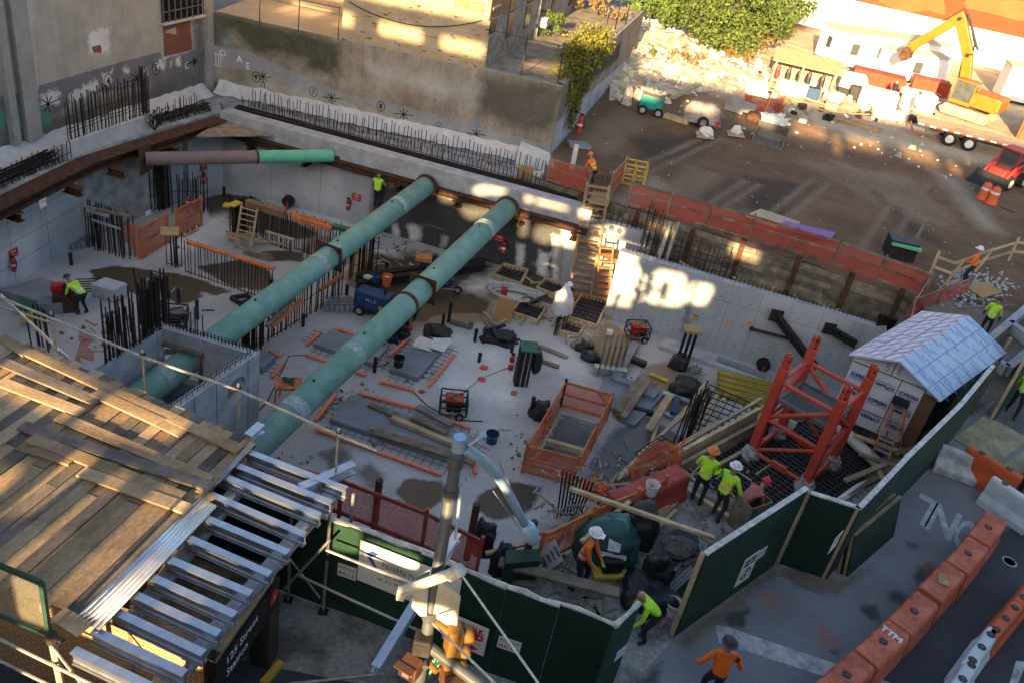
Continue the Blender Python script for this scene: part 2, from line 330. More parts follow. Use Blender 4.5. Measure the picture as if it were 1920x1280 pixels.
sheet('dirt_lot',DO,DU,DV,460,490,m_dirt,{'yard':([dp((1190,130),(1500,225),(1600,260),(1960,330),(2100,250),(1700,60),(1300,60))],1.5),'rut':([dp((x0,y0),(x1,y1),(x1+9,y1+3),(x0+9,y0+4))for x0,y0,x1,y1 in((1235,440,1392,338),(1262,452,1420,344),(1340,478,1520,335),(1372,488,1552,342),(1480,300,1760,420),(1500,290,1790,412),(1600,480,1700,330),(1640,500,1735,345),(1150,330,1330,250),(1165,345,1350,258))],.2),'pale':([dp((1750,320),(1800,340),(1850,400),(1880,440),(1840,430),(1790,370)),dp((1560,320),(1640,330),(1600,350)),dp((1400,240),(1560,235),(1480,255)),dp((1220,330),(1260,350),(1170,430),(1110,400))],.8),'grey':([dp((1290,310),(1360,330),(1290,390),(1230,370)),dp((1090,260),(1160,200),(1220,230),(1130,300)),dp((1500,300),(1700,330),(1800,420),(1700,420)),dp((1250,450),(1400,340),(1408,344),(1260,456)),dp((1300,462),(1455,345),(1462,350),(1310,468)),dp((1560,300),(1700,345),(1698,352),(1556,308))],.5),'dark':([dp((1320,370),(1380,340),(1390,360),(1340,390)),dp((1640,360),(1720,420),(1780,470),(1690,430)),dp((1400,330),(1520,350),(1470,410),(1390,390)),dp((1180,260),(1350,250),(1300,300),(1200,300))],.9),'ochre':([dp((1300,200),(1480,260),(1700,300),(1900,330),(1930,200),(1700,100),(1400,120),(1200,140))],2.5)},keep=keep_dirt,disp=lambda p:np.maximum(-.012,.05*np.sin(p[:,0]*1.3+np.sin(p[:,1]*.7)*2)*np.sin(p[:,1]*1.1+p[:,0]*.4)+.03*np.sin(p[:,0]*3.1)*np.cos(p[:,1]*2.7)))
RO=Vector((-22,-12,.004));RU,RV=Vector((62,0,0)),Vector((0,42,0))
def rp(*px):return[(lambda p:(p.x-RO.x,p.y-RO.y))(G(x,y,0))for x,y in px]
FBa,FBb=G(1262,1197),G(1815,800);FBn=Vector((-(FBb-FBa).y,(FBb-FBa).x,0)).normalized()
def keep_road(a,b):
 x,y=a+RO.x,b+RO.y
 return(y<14.25 or x>3.4)and not(x>3.0 and(Vector((x,y,0))-FBa).dot(FBn)>.25 and(y>14.0))
sheet('road',RO,RU,RV,310,210,m_road,{'asphalt':([rp((1535,1300),(1890,985),(1990,905),(2300,1000),(2100,1400),(1500,1400)),rp((0,1000),(1000,1290),(1260,1300),(1100,1500),(-300,1500))],.25),'stain':([rp((1605,1130),(1645,1135),(1650,1165),(1620,1155)),rp((1670,1105),(1700,1110),(1695,1135),(1665,1125)),rp((1715,1060),(1750,1055),(1755,1080),(1720,1095)),rp((1360,1140),(1400,1150),(1395,1180),(1350,1165)),rp((1390,1130),(1415,1145),(1400,1150)),rp((1700,1015),(1720,1020),(1712,1030)),rp((1550,1220),(1575,1215),(1570,1235)),rp((1460,1075),(1500,1060),(1560,1110),(1510,1105)),rp((1170,1290),(1240,1240),(1230,1300))],.2),'paint':([rp((1430,1118),(1450,1122),(1448,1134),(1432,1130)),rp((1462,1130),(1478,1135),(1470,1145)),rp((1540,1180),(1565,1195),(1560,1210),(1545,1200)),rp((1730,1060),(1745,1062),(1742,1075))],.25),'earth':([rp((1265,1200),(1460,1050),(1470,1065),(1290,1215)),rp((1460,1065),(1580,1085),(1640,1060),(1570,1115),(1500,1100))],.2)},keep=keep_road)
m_walk=mat('sidewalk_concrete',(.30,.295,.285),.9,var=.25,scale=.9,bump=.3,grain=.2)
m_swalk=mat('soiled_walk',(.19,.18,.165),.9,var=.42,scale=.7,bump=.4,grain=.25,col2=(.27,.265,.25),edge=(.4,.55))
m_walkd=mat('walk_dark',(.11,.112,.12),.9,var=.25,scale=.9,bump=.3,grain=.2)
m=M();pts=[(-22,14.2),(-22,11.2),(2.0,11.2),(3.6,11.9),(4.9,13.9),(7.65,16.85),(9.9,19.6),(8,19.0),(5.2,19.8),(4.35,18.1),(1.6,15.1),(.1,14.4)]
m.prism([Vector((x,y,.0))for x,y in pts],Z*.02);m.build('sidewalk',m_swalk,kind='structure',origin=(0,0,0))
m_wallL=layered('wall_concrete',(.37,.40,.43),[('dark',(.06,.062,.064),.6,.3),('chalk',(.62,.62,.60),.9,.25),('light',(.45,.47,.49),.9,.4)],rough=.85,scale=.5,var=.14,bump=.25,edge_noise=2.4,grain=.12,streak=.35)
m_cap=mat('cap_concrete',(.36,.37,.385),.9,var=.2,scale=1.6,bump=.3,grain=.15)
m_joint=mat('form_joint',(.13,.135,.14),.9,var=.3,scale=3)
m_rust=mat('rusty_steel',(.085,.042,.026),.8,.2,var=.45,scale=4,bump=.4,grain=.3)
m_rustd=mat('dark_steel',(.035,.03,.028),.7,.3,var=.4,scale=5,bump=.3)
m_rebar=mat('rebar_steel',(.035,.027,.024),.75,.25,var=.35,scale=8,bump=0,obj_rand=.25)
def pane_wall(name,a,b,z0,z1,th,label,attrs_px,material=m_wallL,joints=2.4,hj=(),ties=True):
 """poured wall: painted face sheet + body + joints as parts"""
 t=T(name,label,'wall',(a.x,a.y,z0));d=(b-a);L=d.length;dn=d.normalized();out=Vector((dn.y,-dn.x,0))
 O=a+Z*z0+out*.004;at={}
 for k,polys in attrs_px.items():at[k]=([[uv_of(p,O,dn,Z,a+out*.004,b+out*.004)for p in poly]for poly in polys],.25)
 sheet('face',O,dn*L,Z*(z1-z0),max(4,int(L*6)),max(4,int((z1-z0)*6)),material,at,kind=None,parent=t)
 M().wall(a,b,z0,z1,-th).build('body',m_cap,t)
 j=M();n=max(1,int(L/joints))
 for i in range(1,n):j.box(a+dn*(L*i/n)+out*.007+Z*((z0+z1)/2),(.014,.008,z1-z0-.02),X=dn,Y=out,Zv=Z)
 for h in hj:j.box(a+dn*(L/2)+out*.007+Z*(z0+h),(L,.008,.012),X=dn,Y=out,Zv=Z)
 j.build('form_joints',m_joint,t)
 if ties:
  j=M()
  for i in range(n):
   for fx in(.3,.7):
    for h in(.6,1.7,2.8):
     if h<z1-z0-.3:j.cyl(a+dn*(L*(i+fx)/n)+Z*(z0+h),a+dn*(L*(i+fx)/n)+out*.02+Z*(z0+h),.035,6)
  j.build('tie_cones',m_joint,t)
 return t
nL=Vector((LBd.y,-LBd.x,0))
pane_wall('retaining_wall',L0,L1,ZP,-.9,.5,'pale grey block patterned wall on the left of the pit, under the rusty beam',{'light':[[(0,460),(70,420),(70,520),(0,560)]]},joints=2.2,hj=(.9,1.8,2.7),ties=False)
pane_wall('retaining_wall',Vector((-20.0,34.9,0)),Vector((-17.85,40.2,0)),ZP,-.9,.5,'stained concrete wall set back behind the dark rebar, left of the orange netting',{'dark':[[(160,300),(180,300),(185,470),(160,470)],[(270,330),(300,330),(300,420),(280,420)]]},joints=1.3)
pane_wall('retaining_wall',Vector((-17.6,40.3,0)),A0,ZP,-.9,.5,'short blue grey wall section by the far left corner of the pit',{'light':[[(320,280),(420,270),(420,350),(330,350)]]},joints=1.2)
m=M();m.wall(Vector((-20.35,33.9,0)),Vector((-20.25,35.0,0)),ZP,-.9,-.1);m.wall(Vector((-18.2,40.0,0)),Vector((-18.0,40.5,0)),ZP,-.9,-.1)
m.build('recess_boards',mat('recess_timber',(.10,.075,.05),.9,var=.4,scale=2,stretch=(1,1,.2)),label='dark timber boards in the gap between the two left wall sections',cat='boards')
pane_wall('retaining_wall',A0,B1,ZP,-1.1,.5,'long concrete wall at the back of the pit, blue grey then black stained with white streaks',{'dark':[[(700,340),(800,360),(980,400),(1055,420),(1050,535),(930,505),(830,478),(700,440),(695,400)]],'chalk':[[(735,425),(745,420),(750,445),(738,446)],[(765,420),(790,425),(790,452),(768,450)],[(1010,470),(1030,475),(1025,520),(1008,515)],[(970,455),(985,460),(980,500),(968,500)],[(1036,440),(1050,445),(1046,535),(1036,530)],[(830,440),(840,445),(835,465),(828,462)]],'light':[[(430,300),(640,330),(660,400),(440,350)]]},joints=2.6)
pane_wall('retaining_wall',B1+eb*.01,Vector((5.6,38.32,0)),ZP,-.75,.4,'narrow wall bay with round sleeve holes behind the two site ladders',{'light':[[(1060,400),(1180,430),(1130,560),(1060,540)]]},joints=1.2)
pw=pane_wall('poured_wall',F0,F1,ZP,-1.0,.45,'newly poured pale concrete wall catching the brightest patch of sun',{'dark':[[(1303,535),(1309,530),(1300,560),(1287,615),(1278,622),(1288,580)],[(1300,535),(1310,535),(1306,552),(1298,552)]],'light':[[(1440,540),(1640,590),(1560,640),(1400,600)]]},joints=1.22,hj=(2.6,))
m=M()
for q,c in(((1244,556),.1),((1304,595),.08)):
 p=W(q[0],q[1],F0,F1);m.box(p+Vector((-.23,-.97,0))*.012,(.28,.004,.3),X=(F1-F0).normalized(),Y=Vector((-.23,-.97,0)),Zv=Z)
m.build('repair_patch',mat('patch_grey',(.2,.21,.22),.9),pw)
m=M()
for q in((1302,597),(1366,607),(1404,607)):
 p=W(q[0],q[1],F0,F1);m.box(p+Vector((-.23,-.97,0))*.012,(.22,.006,.2),X=(F1-F0).normalized(),Y=Vector((-.23,-.97,0)),Zv=Z)
m.build('paint_mark',mat('mark_orange',(.55,.28,.05),.8),pw)
Fd=(F1-F0).normalized();m=M()
for i in range(60):
 p=F0+Fd*(.3+i*.19)+Vector((.1,.25,0));m.tube([p+Z*-1.0,p+Z*(-.72-.08*random.random()),p+Vector((.05,.1,-.72)),p+Vector((.05,.12,-.98))],.012,4)
m.build('starter_hoops',m_rebar,pw)
sl_=M()
for q in((1118,437),(1133,432),(1147,428),(1161,433)):
 p=W(q[0],q[1],B1,Vector((5.6,38.32,0)));sl_.cyl(p+Vector((0,-.02,0)),p+Vector((-.05,-.26,0))*.2,.14,12)
sl_.build('pipe_sleeves',m_joint,None,'row of four round sleeve holes in the sunlit wall bay','sleeves')
def slab(name,pts,z0,z1,m_,label,cat='ledge'):
 b=M();b.prism([Vector((x,y,z0))for x,y in pts],Z*(z1-z0));return b.build(name,m_,None,label,cat,bevel=.02)
nb=Vector((eb.y,-eb.x,0))
q=[A0+nb*.22,B1+nb*.22,B1-nb*.55,A0-nb*.55]
slab('cap_beam',[(p.x,p.y)for p in q],-1.15,-.3,m_cap,'long pale concrete cap beam along the top of the back wall')
slab('ledge_slab',[(A0.x-.2,A0.y+.5),(B1.x-.1,B1.y+.5),(.6,41.2),(.05,44.4),(-18.4,45.8)],-4.6,-.5,mat('ledge_concrete',(.27,.275,.28),.9,var=.35,scale=1.5,grain=.25),'grey concrete ledge carrying rows of rebar below the back building')
slab('ledge_slab',[(-20.6,27.5),(-19.84,34.07),(-18.0,40.0),(A0.x,A0.y+.45),(-18.42,45.7),(-22,32.3),(-23.4,27.1)],-4.6,-.5,MC['ledge_concrete'],'grey concrete ledge below the pale left building')
slab('upstand_wall',[(-19.97,33.6),(-19.3,36.3),(-18.5,38.9),(-18.75,38.97),(-20.2,33.66)],-.5,.25,mat('upstand',(.46,.465,.48),.9,var=.15,scale=2),'pale concrete upstand under the tall rebar curtain on the left ledge','wall')
m_stuccoL=layered('left_stucco',(.40,.365,.31),[('lav',(.185,.175,.19),.9,.05),('grime',(.14,.13,.11),.95,.35),('white',(.62,.60,.57),.9,.12),('brick',(.20,.075,.05),.9,.08),('green',(.08,.30,.20),.9,.3),('pale',(.45,.43,.37),.9,.06)],rough=.92,scale=.8,var=.17,bump=.4,edge_noise=3.6,grain=.1,streak=.25)
out=Vector((LBd.y,-LBd.x,0))
LA=LB0-LBd*18;OL=LA+Z*-1;LL=(LB1-LA).length
bl=T('rendered_building','tall pale rendered building on the left with painted grey foot and barred window','building',(LB0.x,LB0.y,0))
def lu(*px):return[uv_of(p,OL+out*.01,LBd,Z,LA+out*.01,LB1+out*.01)for p in px]
sheet('wall',OL+out*.01,LBd*LL,Z*17,330,170,m_stuccoL,{'lav':([lu((-300,330),(-300,270),(0,180),(70,172),(75,160),(200,125),(300,97),(304,112),(384,90),(384,160),(290,190),(285,160),(150,180),(70,240),(0,285))],.04),'grime':([lu((0,230),(60,225),(150,200),(280,160),(384,130),(384,160),(280,200),(0,290)),lu((360,30),(384,25),(384,150),(365,150))],.5),'white':([lu((165,62),(203,53),(208,100),(168,100)),lu((75,182),(110,165),(112,195),(78,200)),lu((128,180),(180,148),(185,168),(132,195)),lu((193,140),(210,133),(210,160),(195,160)),lu((232,128),(244,125),(242,138),(233,140)),lu((290,115),(308,113),(308,130),(292,128)),lu((330,108),(338,106),(338,124),(330,124)),lu((270,128),(277,128),(276,148),(270,146))],.35),'brick':([lu((298,5),(303,50),(357,38),(360,95),(308,106),(306,60),(330,52),(332,65),(306,62)),lu((172,88),(190,85),(190,100),(175,100))],.05),'green':([lu((75,210),(90,205),(95,235),(80,235)),lu((30,200),(52,195),(52,230),(35,235)),lu((-10,215),(10,212),(10,240),(-10,240))],.3),'pale':([lu((-60,-60),(58,-40),(72,165),(45,180),(20,0),(0,0),(0,190),(-60,200))],.03)},kind=None,parent=bl)
b=M();b.wall(LA,LB1,-1,16,-8);b.build('body',mat('plain_masonry',(.3,.27,.23),.9),bl)
b=M()
for px,w in((40,.75),(4,.35)):
 p=W(px,120,LA,LB1);b.box(Vector((p.x,p.y,7.6))+out*.14,(w,.28,15),X=LBd,Y=out,Zv=Z)
b.build('pilaster',mat('pilaster_grey',(.30,.29,.27),.9,var=.15,scale=1),bl)
w0,w1=W(303,45,LA,LB1),W(378,25,LA,LB1);hz0=(w0.z+w1.z)/2
wn=P('window',Vector(((w0.x+w1.x)/2,(w0.y+w1.y)/2,hz0)),bl);wl=(w1-w0).xy.length;wc=Vector(((w0.x+w1.x)/2,(w0.y+w1.y)/2,hz0))
M().box(wc+Z*1.1+out*.02,(wl,.03,2.2),X=LBd,Y=out,Zv=Z).build('pane',mat('dark_glass',(.012,.013,.015),.25,spec=.5),wn)
b=M()
for i in range(8):b.box(wc+LBd*(wl*(i/7-.5))+Z*1.1+out*.12,(.05,.05,2.2),X=LBd,Y=out,Zv=Z)
for h in(.5,1.4,2.0):b.box(wc+Z*h+out*.12,(wl,.05,.05),X=LBd,Y=out,Zv=Z)
b.build('bars',mat('grey_bars',(.12,.11,.10),.6),wn)
M().box(wc+Z*-.05+out*.1,(wl+.15,.22,.1),X=LBd,Y=out,Zv=Z).build('sill',mat('sill_stone',(.5,.45,.4),.9),wn)
m_black=mat('black_paint',(.012,.012,.013),.8,bump=0)
def ring_mark(parent,c,X,Y,r,m_,s=None):
 N=X.cross(Y);b=M();n=20
 for i in range(n):
  a0,a1=2*math.pi*i/n,2*math.pi*(i+1)/n
  b.face(*[c+N*.012+X*(rr*math.cos(t)*.8)+Y*(rr*math.sin(t))for rr,t in((r,a0),(r,a1),(r-.045,a1),(r-.045,a0))][::-1])
 b.build('number_ring',m_,parent)
 if s:text(s,r*1.25,m_,c,X,Y,parent,'painted_number',.012,bold=.012)
def star_mark(parent,c,X,Y,r,m_,tail=True,box=False):
 N=X.cross(Y);b=M()
 for k in range(4):
  a=math.pi*k/4+.1;d=X*math.cos(a)+Y*math.sin(a);l=r*(1.35 if k==0 else .8);b.box(c+N*.012,(2*l,.045,.004),X=d,Y=N.cross(d),Zv=N)
 if box:
  for dx,dy,w,h in((-.09,-r*1.25,.03,.36),(.09,-r*1.25,.03,.36),(0,-r*1.25-.17,.2,.03),(0,-r*1.25+.17,.2,.03)):b.box(c+N*.012+X*dx+Y*dy,(w,h,.004),X=X,Y=Y,Zv=N)
 b.build('painted_star',m_,parent)
for px,s in(((203,153),'4'),((292,128),'5')):
 c=W(*px,LA+out*.01,LB1+out*.01);ring_mark(bl,c,LBd,Z,.36,m_black,s)
for px in((90,195),(256,147)):
 c=W(*px,LA+out*.01,LB1+out*.01);star_mark(bl,c,LBd,Z,.48,m_black)
m_whp=mat('white_paint',(.7,.7,.68),.8,bump=0)
for px,s in(((305,118),'AT'),((321,122),'F'),((334,114),'K'),((350,124),'C')):text(s,.5,m_whp,W(*px,LA+out*.01,LB1+out*.01),LBd,Z,bl,'painted_letter',.012)
c=W(357,118,LA+out*.01,LB1+out*.01);b=M();b.box(c+out*.014,(.6,.004,.07),X=LBd,Y=out,Zv=Z);b.prism([c+LBd*.2+Z*.25+out*.014,c+LBd*.55+out*.014,c+LBd*.2-Z*.25+out*.014],out*.004);b.build('painted_arrow',m_black,bl)
outb=Vector((BBd.y,-BBd.x,0))
m_back=layered('back_render',(.285,.245,.19),[('moss',(.07,.068,.045),.95,.5),('dark',(.105,.098,.08),.95,.45),('lav',(.27,.265,.28),.9,.08),('pink',(.30,.21,.16),.9,.4),('blue',(.16,.27,.36),.9,.2),('pale',(.36,.34,.30),.9,.35)],rough=.93,scale=.8,var=.38,bump=1,edge_noise=2.6,grain=.3,streak=.55)
bb=T('old_masonry_building','old stained masonry building behind the pit with sandy brick upper floors and a terrace','building',(BB1.x,BB1.y,0))
OB=BB0+Z*-.6+outb*.01;LBk=(BB1-BB0).length
def bu(*px):return[uv_of(p,OB,BBd,Z,BB0+outb*.01,BB1+outb*.01)for p in px]
sheet('lower_wall',OB,BBd*LBk,Z*4.2,190,50,m_back,{'moss':([bu((385,15),(640,80),(640,140),(560,110),(460,90),(440,60),(385,60)),bu((460,50),(510,60),(500,105),(465,95)),bu((570,70),(630,85),(630,145),(575,130))],.3),'dark':([bu((900,140),(1062,165),(1030,250),(1000,245),(895,215),(890,180)),bu((385,20),(420,40),(410,120),(385,110)),bu((385,95),(395,95),(392,160),(385,160))],.35),'lav':([bu((384,80),(470,100),(560,140),(640,175),(760,200),(900,240),(1020,270),(1018,262),(1040,290),(1000,285),(880,255),(760,215),(650,185),(560,170),(470,130),(384,130))],.15),'pink':([bu((740,160),(800,165),(790,200),(740,185)),bu((640,110),(670,115),(668,130),(642,126))],.4),'blue':([bu((833,225),(845,228),(842,240),(832,236)),bu((418,72),(430,76),(428,88),(418,84)),bu((885,225),(900,230),(897,240),(886,238))],.15),'pale':([bu((480,140),(700,200),(1000,280),(1030,295),(640,215),(450,165)),bu((690,120),(900,160),(895,200),(700,150))],.5)},kind=None,parent=bb)
tz=3.6
b=M();b.wall(BB0,BB1,-.6,tz-.02,-6);b.build('body',MC['plain_masonry'],bb)
BF0=BB1;BF1=Vector((BB1.x+4.9,BB1.y+24.5,0));fd=(BF1-BF0).normalized();fo=Vector((fd.y,-fd.x,0));FL=(BF1-BF0).length
m_flank=layered('flank_stone',(.24,.19,.15),[('lav',(.34,.335,.36),.9,.05),('dark',(.06,.05,.04),.95,.3)],rough=.95,scale=.7,var=.35,bump=.8,edge_noise=2,streak=.5)
OF=BF0+Z*-.4+fo*.01
def fu(*px):return[uv_of(p,OF,fd,Z,BF0+fo*.01,BF1+fo*.01)for p in px]
sheet('flank_wall',OF,fd*FL,Z*(tz+.4),120,30,m_flank,{'lav':([fu((1012,320),(1032,240),(1105,175),(1178,110),(1200,130),(1030,320))],.05),'dark':([fu((1085,130),(1165,80),(1160,110),(1090,170))],.3)},kind=None,parent=bb)
M().wall(BF0,BF1,-.4,tz-.02,-7).build('flank_body',MC['plain_masonry'],bb)
m_terr=mat('terrace_gravel',(.20,.165,.13),.95,var=.45,scale=1.5,bump=.8,grain=.35)
b=M();b.face(Vector((BB1.x-9,BB1.y+.7,tz)),Vector((BB1.x,BB1.y,tz)),Vector((BF1.x,BF1.y,tz)),Vector((BF1.x-9,BF1.y,tz)))
b.build('terrace',m_terr,bb)
b=M();b.bar(Vector((BB1.x-4.2,BB1.y+.45,tz+.04)),Vector((BB1.x,BB1.y+.12,tz+.04)),.3,.09);b.bar(Vector((BB1.x-.15,BB1.y,tz+.04)),Vector((BF1.x-.15,BF1.y,tz+.04)),.3,.09)
b.build('parapet_coping',mat('coping',(.24,.22,.19),.95,var=.3,scale=3),bb)
U0=W(640,75,BB0,BB1);U1=W(907,138,BB0,BB1);U0=Vector((U0.x,U0.y,0));U1=Vector((U1.x,U1.y,0))
def brick_mat(key,c1,c2,mortar,sc=1.0,off=.02,blot=None):
 if key in MC:return MC[key]
 m_=bpy.data.materials.new(key);m_.use_nodes=True;nt=m_.node_tree;L=nt.links;bs=nt.nodes['Principled BSDF'];bs.inputs['Roughness'].default_value=.92;bs.inputs['Specular IOR Level'].default_value=.2
 uv=_node(nt,'ShaderNodeAttribute');uv.attribute_name='wallco'
 bt=_node(nt,'ShaderNodeTexBrick');bt.inputs['Scale'].default_value=sc;bt.inputs['Mortar Size'].default_value=off;bt.inputs['Brick Width'].default_value=.5;bt.inputs['Row Height'].default_value=.18
 bt.inputs[1].default_value=(*c1,1);bt.inputs[2].default_value=(*c2,1);bt.inputs[3].default_value=(*mortar,1)
 nz=_node(nt,'ShaderNodeTexNoise');nz.inputs['Scale'].default_value=1.2;nz.inputs['Detail'].default_value=8;L.new(uv.outputs['Vector'],nz.inputs['Vector'])
 L.new(uv.outputs['Vector'],bt.inputs['Vector'])
 col=bt.outputs[0]
 if blot:
  mp=_node(nt,'ShaderNodeMapping');mp.inputs['Scale'].default_value=(1,4.5,1);L.new(uv.outputs['Vector'],mp.inputs[0])
  n3=_node(nt,'ShaderNodeTexNoise');n3.inputs['Scale'].default_value=1.5;n3.inputs['Detail'].default_value=3;L.new(mp.outputs[0],n3.inputs['Vector'])
  r3=_node(nt,'ShaderNodeMapRange');r3.inputs[1].default_value=.62;r3.inputs[2].default_value=.66;L.new(n3.outputs['Fac'],r3.inputs[0])
  mx=_node(nt,'ShaderNodeMix',data_type='RGBA');L.new(r3.outputs[0],mx.inputs[0]);L.new(col,mx.inputs[6]);mx.inputs[7].default_value=(*blot,1);col=mx.outputs[2]
 hs=_node(nt,'ShaderNodeHueSaturation');r=_node(nt,'ShaderNodeMapRange');r.inputs[3].default_value=.65;r.inputs[4].default_value=1.35;L.new(nz.outputs['Fac'],r.inputs[0]);L.new(r.outputs[0],hs.inputs['Value']);L.new(col,hs.inputs['Color']);L.new(hs.outputs[0],bs.inputs['Base Color'])
 bp=_node(nt,'ShaderNodeBump');bp.inputs['Strength'].default_value=.5;bp.inputs['Distance'].default_value=.02;L.new(bt.outputs[1],bp.inputs['Height']);bp.invert=True;L.new(bp.outputs[0],bs.inputs['Normal'])
 MC[key]=m_;return m_
def wallco(o,X,Y,Og):
 me=o.data;at=me.attributes.new('wallco','FLOAT_VECTOR','POINT');base=Vector(o.location)+(Vector(o.parent.location)if o.parent else Vector())
 if o.parent and o.parent.parent:base+=Vector(o.parent.parent.location)
 vals=[]
 for v in me.vertices:p=base+v.co-Og;vals+=[p.dot(X),p.dot(Y),0]
 at.data.foreach_set('vector',vals)
m_sand=brick_mat('sandy_brick',(.40,.32,.21),(.35,.27,.17),(.38,.31,.22),1.0,.012,blot=(.10,.075,.05))
o=M().wall(U0,U1,tz-.25,14,-9).build('upper_wall',m_sand,bb);wallco(o,BBd,Z,U0)
V0=U1+Vector((.01,.02,0));V1=V0+fd*26+Vector((-.3,0,0));vd=(V1-V0).normalized();vo=Vector((vd.y,-vd.x,0))
m_rubblew=mat('rubble_masonry',(.25,.215,.175),.95,var=.4,scale=2.2,bump=.9,grain=.3)
M().wall(V0,V1,tz,14,-6).build('upper_flank',m_rubblew,bb)
for i,(bx,w,h)in enumerate((((952,70),.62,2.6),((985,52),.6,2.6),((1014,32),.55,2.6),((1034,27),.5,2.5),((1068,10),.6,2.4),((922,62),.55,1.2))):
 p=W(*bx,V0,V1);wp=P('window',p,bb)
 M().box(p+vo*.02+Z*(h/2),(w+.5,.05,h),X=vd,Y=vo,Zv=Z).build('pane',MC['dark_glass'],wp)
 for nm,zz in(('sill',-.06),('lintel',h+.06)):M().box(p+vo*.05+Z*zz,(w+.7,.12,.12),X=vd,Y=vo,Zv=Z).build(nm,mat('lintel',(.26,.22,.18),.9),wp)
p=W(1011,40,V0,V1);M().box(p+vo*.3,(.7,.5,.5),X=vd,Y=vo,Zv=Z).build('air_conditioner',mat('ac_white',(.5,.5,.48),.6),bb)
p=W(1003,45,V0,V1);b=M();b.cyl(p+vo*.12,p+vo*.12+Z*4,.06,8);b.cyl(p+vo*.12-Z*.9,p+vo*.12-Z*.2,.12,8);b.build('downpipe',mat('pipe_pale',(.5,.48,.44),.6),bb)
b=M();k0=W(912,38,V0,V1);k1=W(1004,0,V0,V1);b.tube([k0+vo*.1,lerp(k0,k1,.5)+vo*.1-Z*.1,k1+vo*.1],.04,5);b.build('wall_pipe',MC['grey_bars'],bb)
M().box(W(925,12,V0,V1)+vo*.03+vd*1.2,(3.4,.05,1.1),X=vd,Y=vo,Zv=Z).build('painted_panel',mat('brown_panel',(.22,.12,.06),.8),bb)
R0=BB0+Vector((.1,.02,0));R1=U0
cz=W(500,30,BB0,BB1).z
m_cream=mat('cream_render',(.42,.33,.22),.9,var=.12,scale=.7,bump=.2)
b=M();b.face(R0+Z*3.62,R1+Z*3.58,R1+Z*3.58-outb*6,R0+Z*3.62-outb*6);b.build('lower_roof',mat('roof_felt',(.30,.25,.19),.95,var=.15,scale=1),bb)
b=M();b.wall(R0-outb*5,R1-outb*5,3.0,12,-.4);b.build('recessed_wall',m_cream,bb)
b=M();pr=M();prev=None
for px in((487,30),(560,50),(634,68)):
 p=W(*px,BB0,BB1);p.z=3.6;b.cyl(p+Z*-.1,p+Z*1.6,.03,6)
 if prev is not None:b.cyl(prev+Z*1.5,p+Z*1.5,.025,6)
 prev=p
b.build('roof_railing',mat('rail_dark',(.03,.03,.032),.6),bb)
b=M();c0=W(655,3,U0,U1)+outb*.1;c1=W(905,38,U0,U1)+outb*.1
b.tube([lerp(c0,c1,t)-Z*(1.25*4*t*(1-t)*.55)for t in np.linspace(0,1,14)],.025,5);b.build('hanging_cable',m_black,bb)
M().box(W(880,10,U0,U1)+outb*.03,(1.5,.05,.45),X=BBd,Y=outb,Zv=Z).build('wall_plate',mat('plate_brown',(.2,.15,.1),.8),bb)
for px,s in(((480,145),'6'),((588,172),'7'),((714,200),'8'),((824,240),'9'),((938,277),'10')):
 c=W(*px,BB0+outb*.01,BB1+outb*.01);ring_mark(bb,c,BBd,Z,.29,m_black if s not in '79' else mat('faded_paint',(.12,.11,.1),.9),s)
for px in((493,144),(622,184),(757,215),(893,252)):star_mark(bb,W(*px,BB0+outb*.01,BB1+outb*.01),BBd,Z,.38,m_black,box=True)
for px,s in(((418,101),'O'),((449,112),'A'),((465,125),'E')):text(s,.5,m_whp,W(*px,BB0+outb*.01,BB1+outb*.01),BBd,Z,bb,'painted_letter',.012)
c=W(405,112,BB0+outb*.01,BB1+outb*.01);b=M()
for k in range(5):b.box(c+outb*.014+BBd*(k*.14-.28),(.035,.004,.65),X=BBd,Y=outb,Zv=Z)
for k in(-.3,.3):b.box(c+outb*.015+Z*k,(.7,.004,.035),X=BBd,Y=outb,Zv=Z)
b.build('painted_grid',m_whp,bb)
b=T('terrace_fence','thin dark pole and wire fence around the terrace edge above the ivy','fence',(BB1.x-3,BB1.y+.3,tz))
pp=[Vector((BB1.x-2.2,BB1.y+.35,tz)),Vector((BB1.x-.3,BB1.y+.2,tz)),Vector((BB1.x+1.9,BB1.y+10.5,tz)),Vector((BB1.x+2.6,BB1.y+14,tz)),Vector((BB1.x+3.4,BB1.y+18,tz))]
for p in pp:M().cyl(p-Z*.6,p+Z*2.1,.035,6).build('post',MC['rail_dark'],b)
m=M();m.cyl(Vector((U1.x+.05,U1.y-.1,tz+2.0)),pp[0]+Z*1.9,.018,5);m.cyl(pp[0]+Z*1.9,pp[1]+Z*1.9,.018,5);m.cyl(pp[1]+Z*1.9,pp[2]+Z*1.9,.018,5);m.cyl(pp[2]+Z*1.9,pp[4]+Z*1.9,.018,5);m.build('wire',MC['rail_dark'],b)
m_leafY=mat('ivy_leaf',(.11,.13,.02),.7,var=.4,scale=1.2,col2=(.20,.185,.03),bump=0,obj_rand=.1)
m_leafG=mat('tree_leaf',(.055,.12,.02),.7,var=.4,scale=1.0,col2=(.11,.17,.03),bump=0)
m_leafD=mat('bush_leaf',(.045,.09,.016),.7,var=.4,scale=1.0,col2=(.10,.14,.03),bump=0)
m_leafB=mat('autumn_leaf',(.17,.12,.04),.8,var=.4,scale=1.3,col2=(.20,.15,.07),bump=0)
m_bark=mat('bark',(.07,.05,.035),.9,var=.3,scale=6)
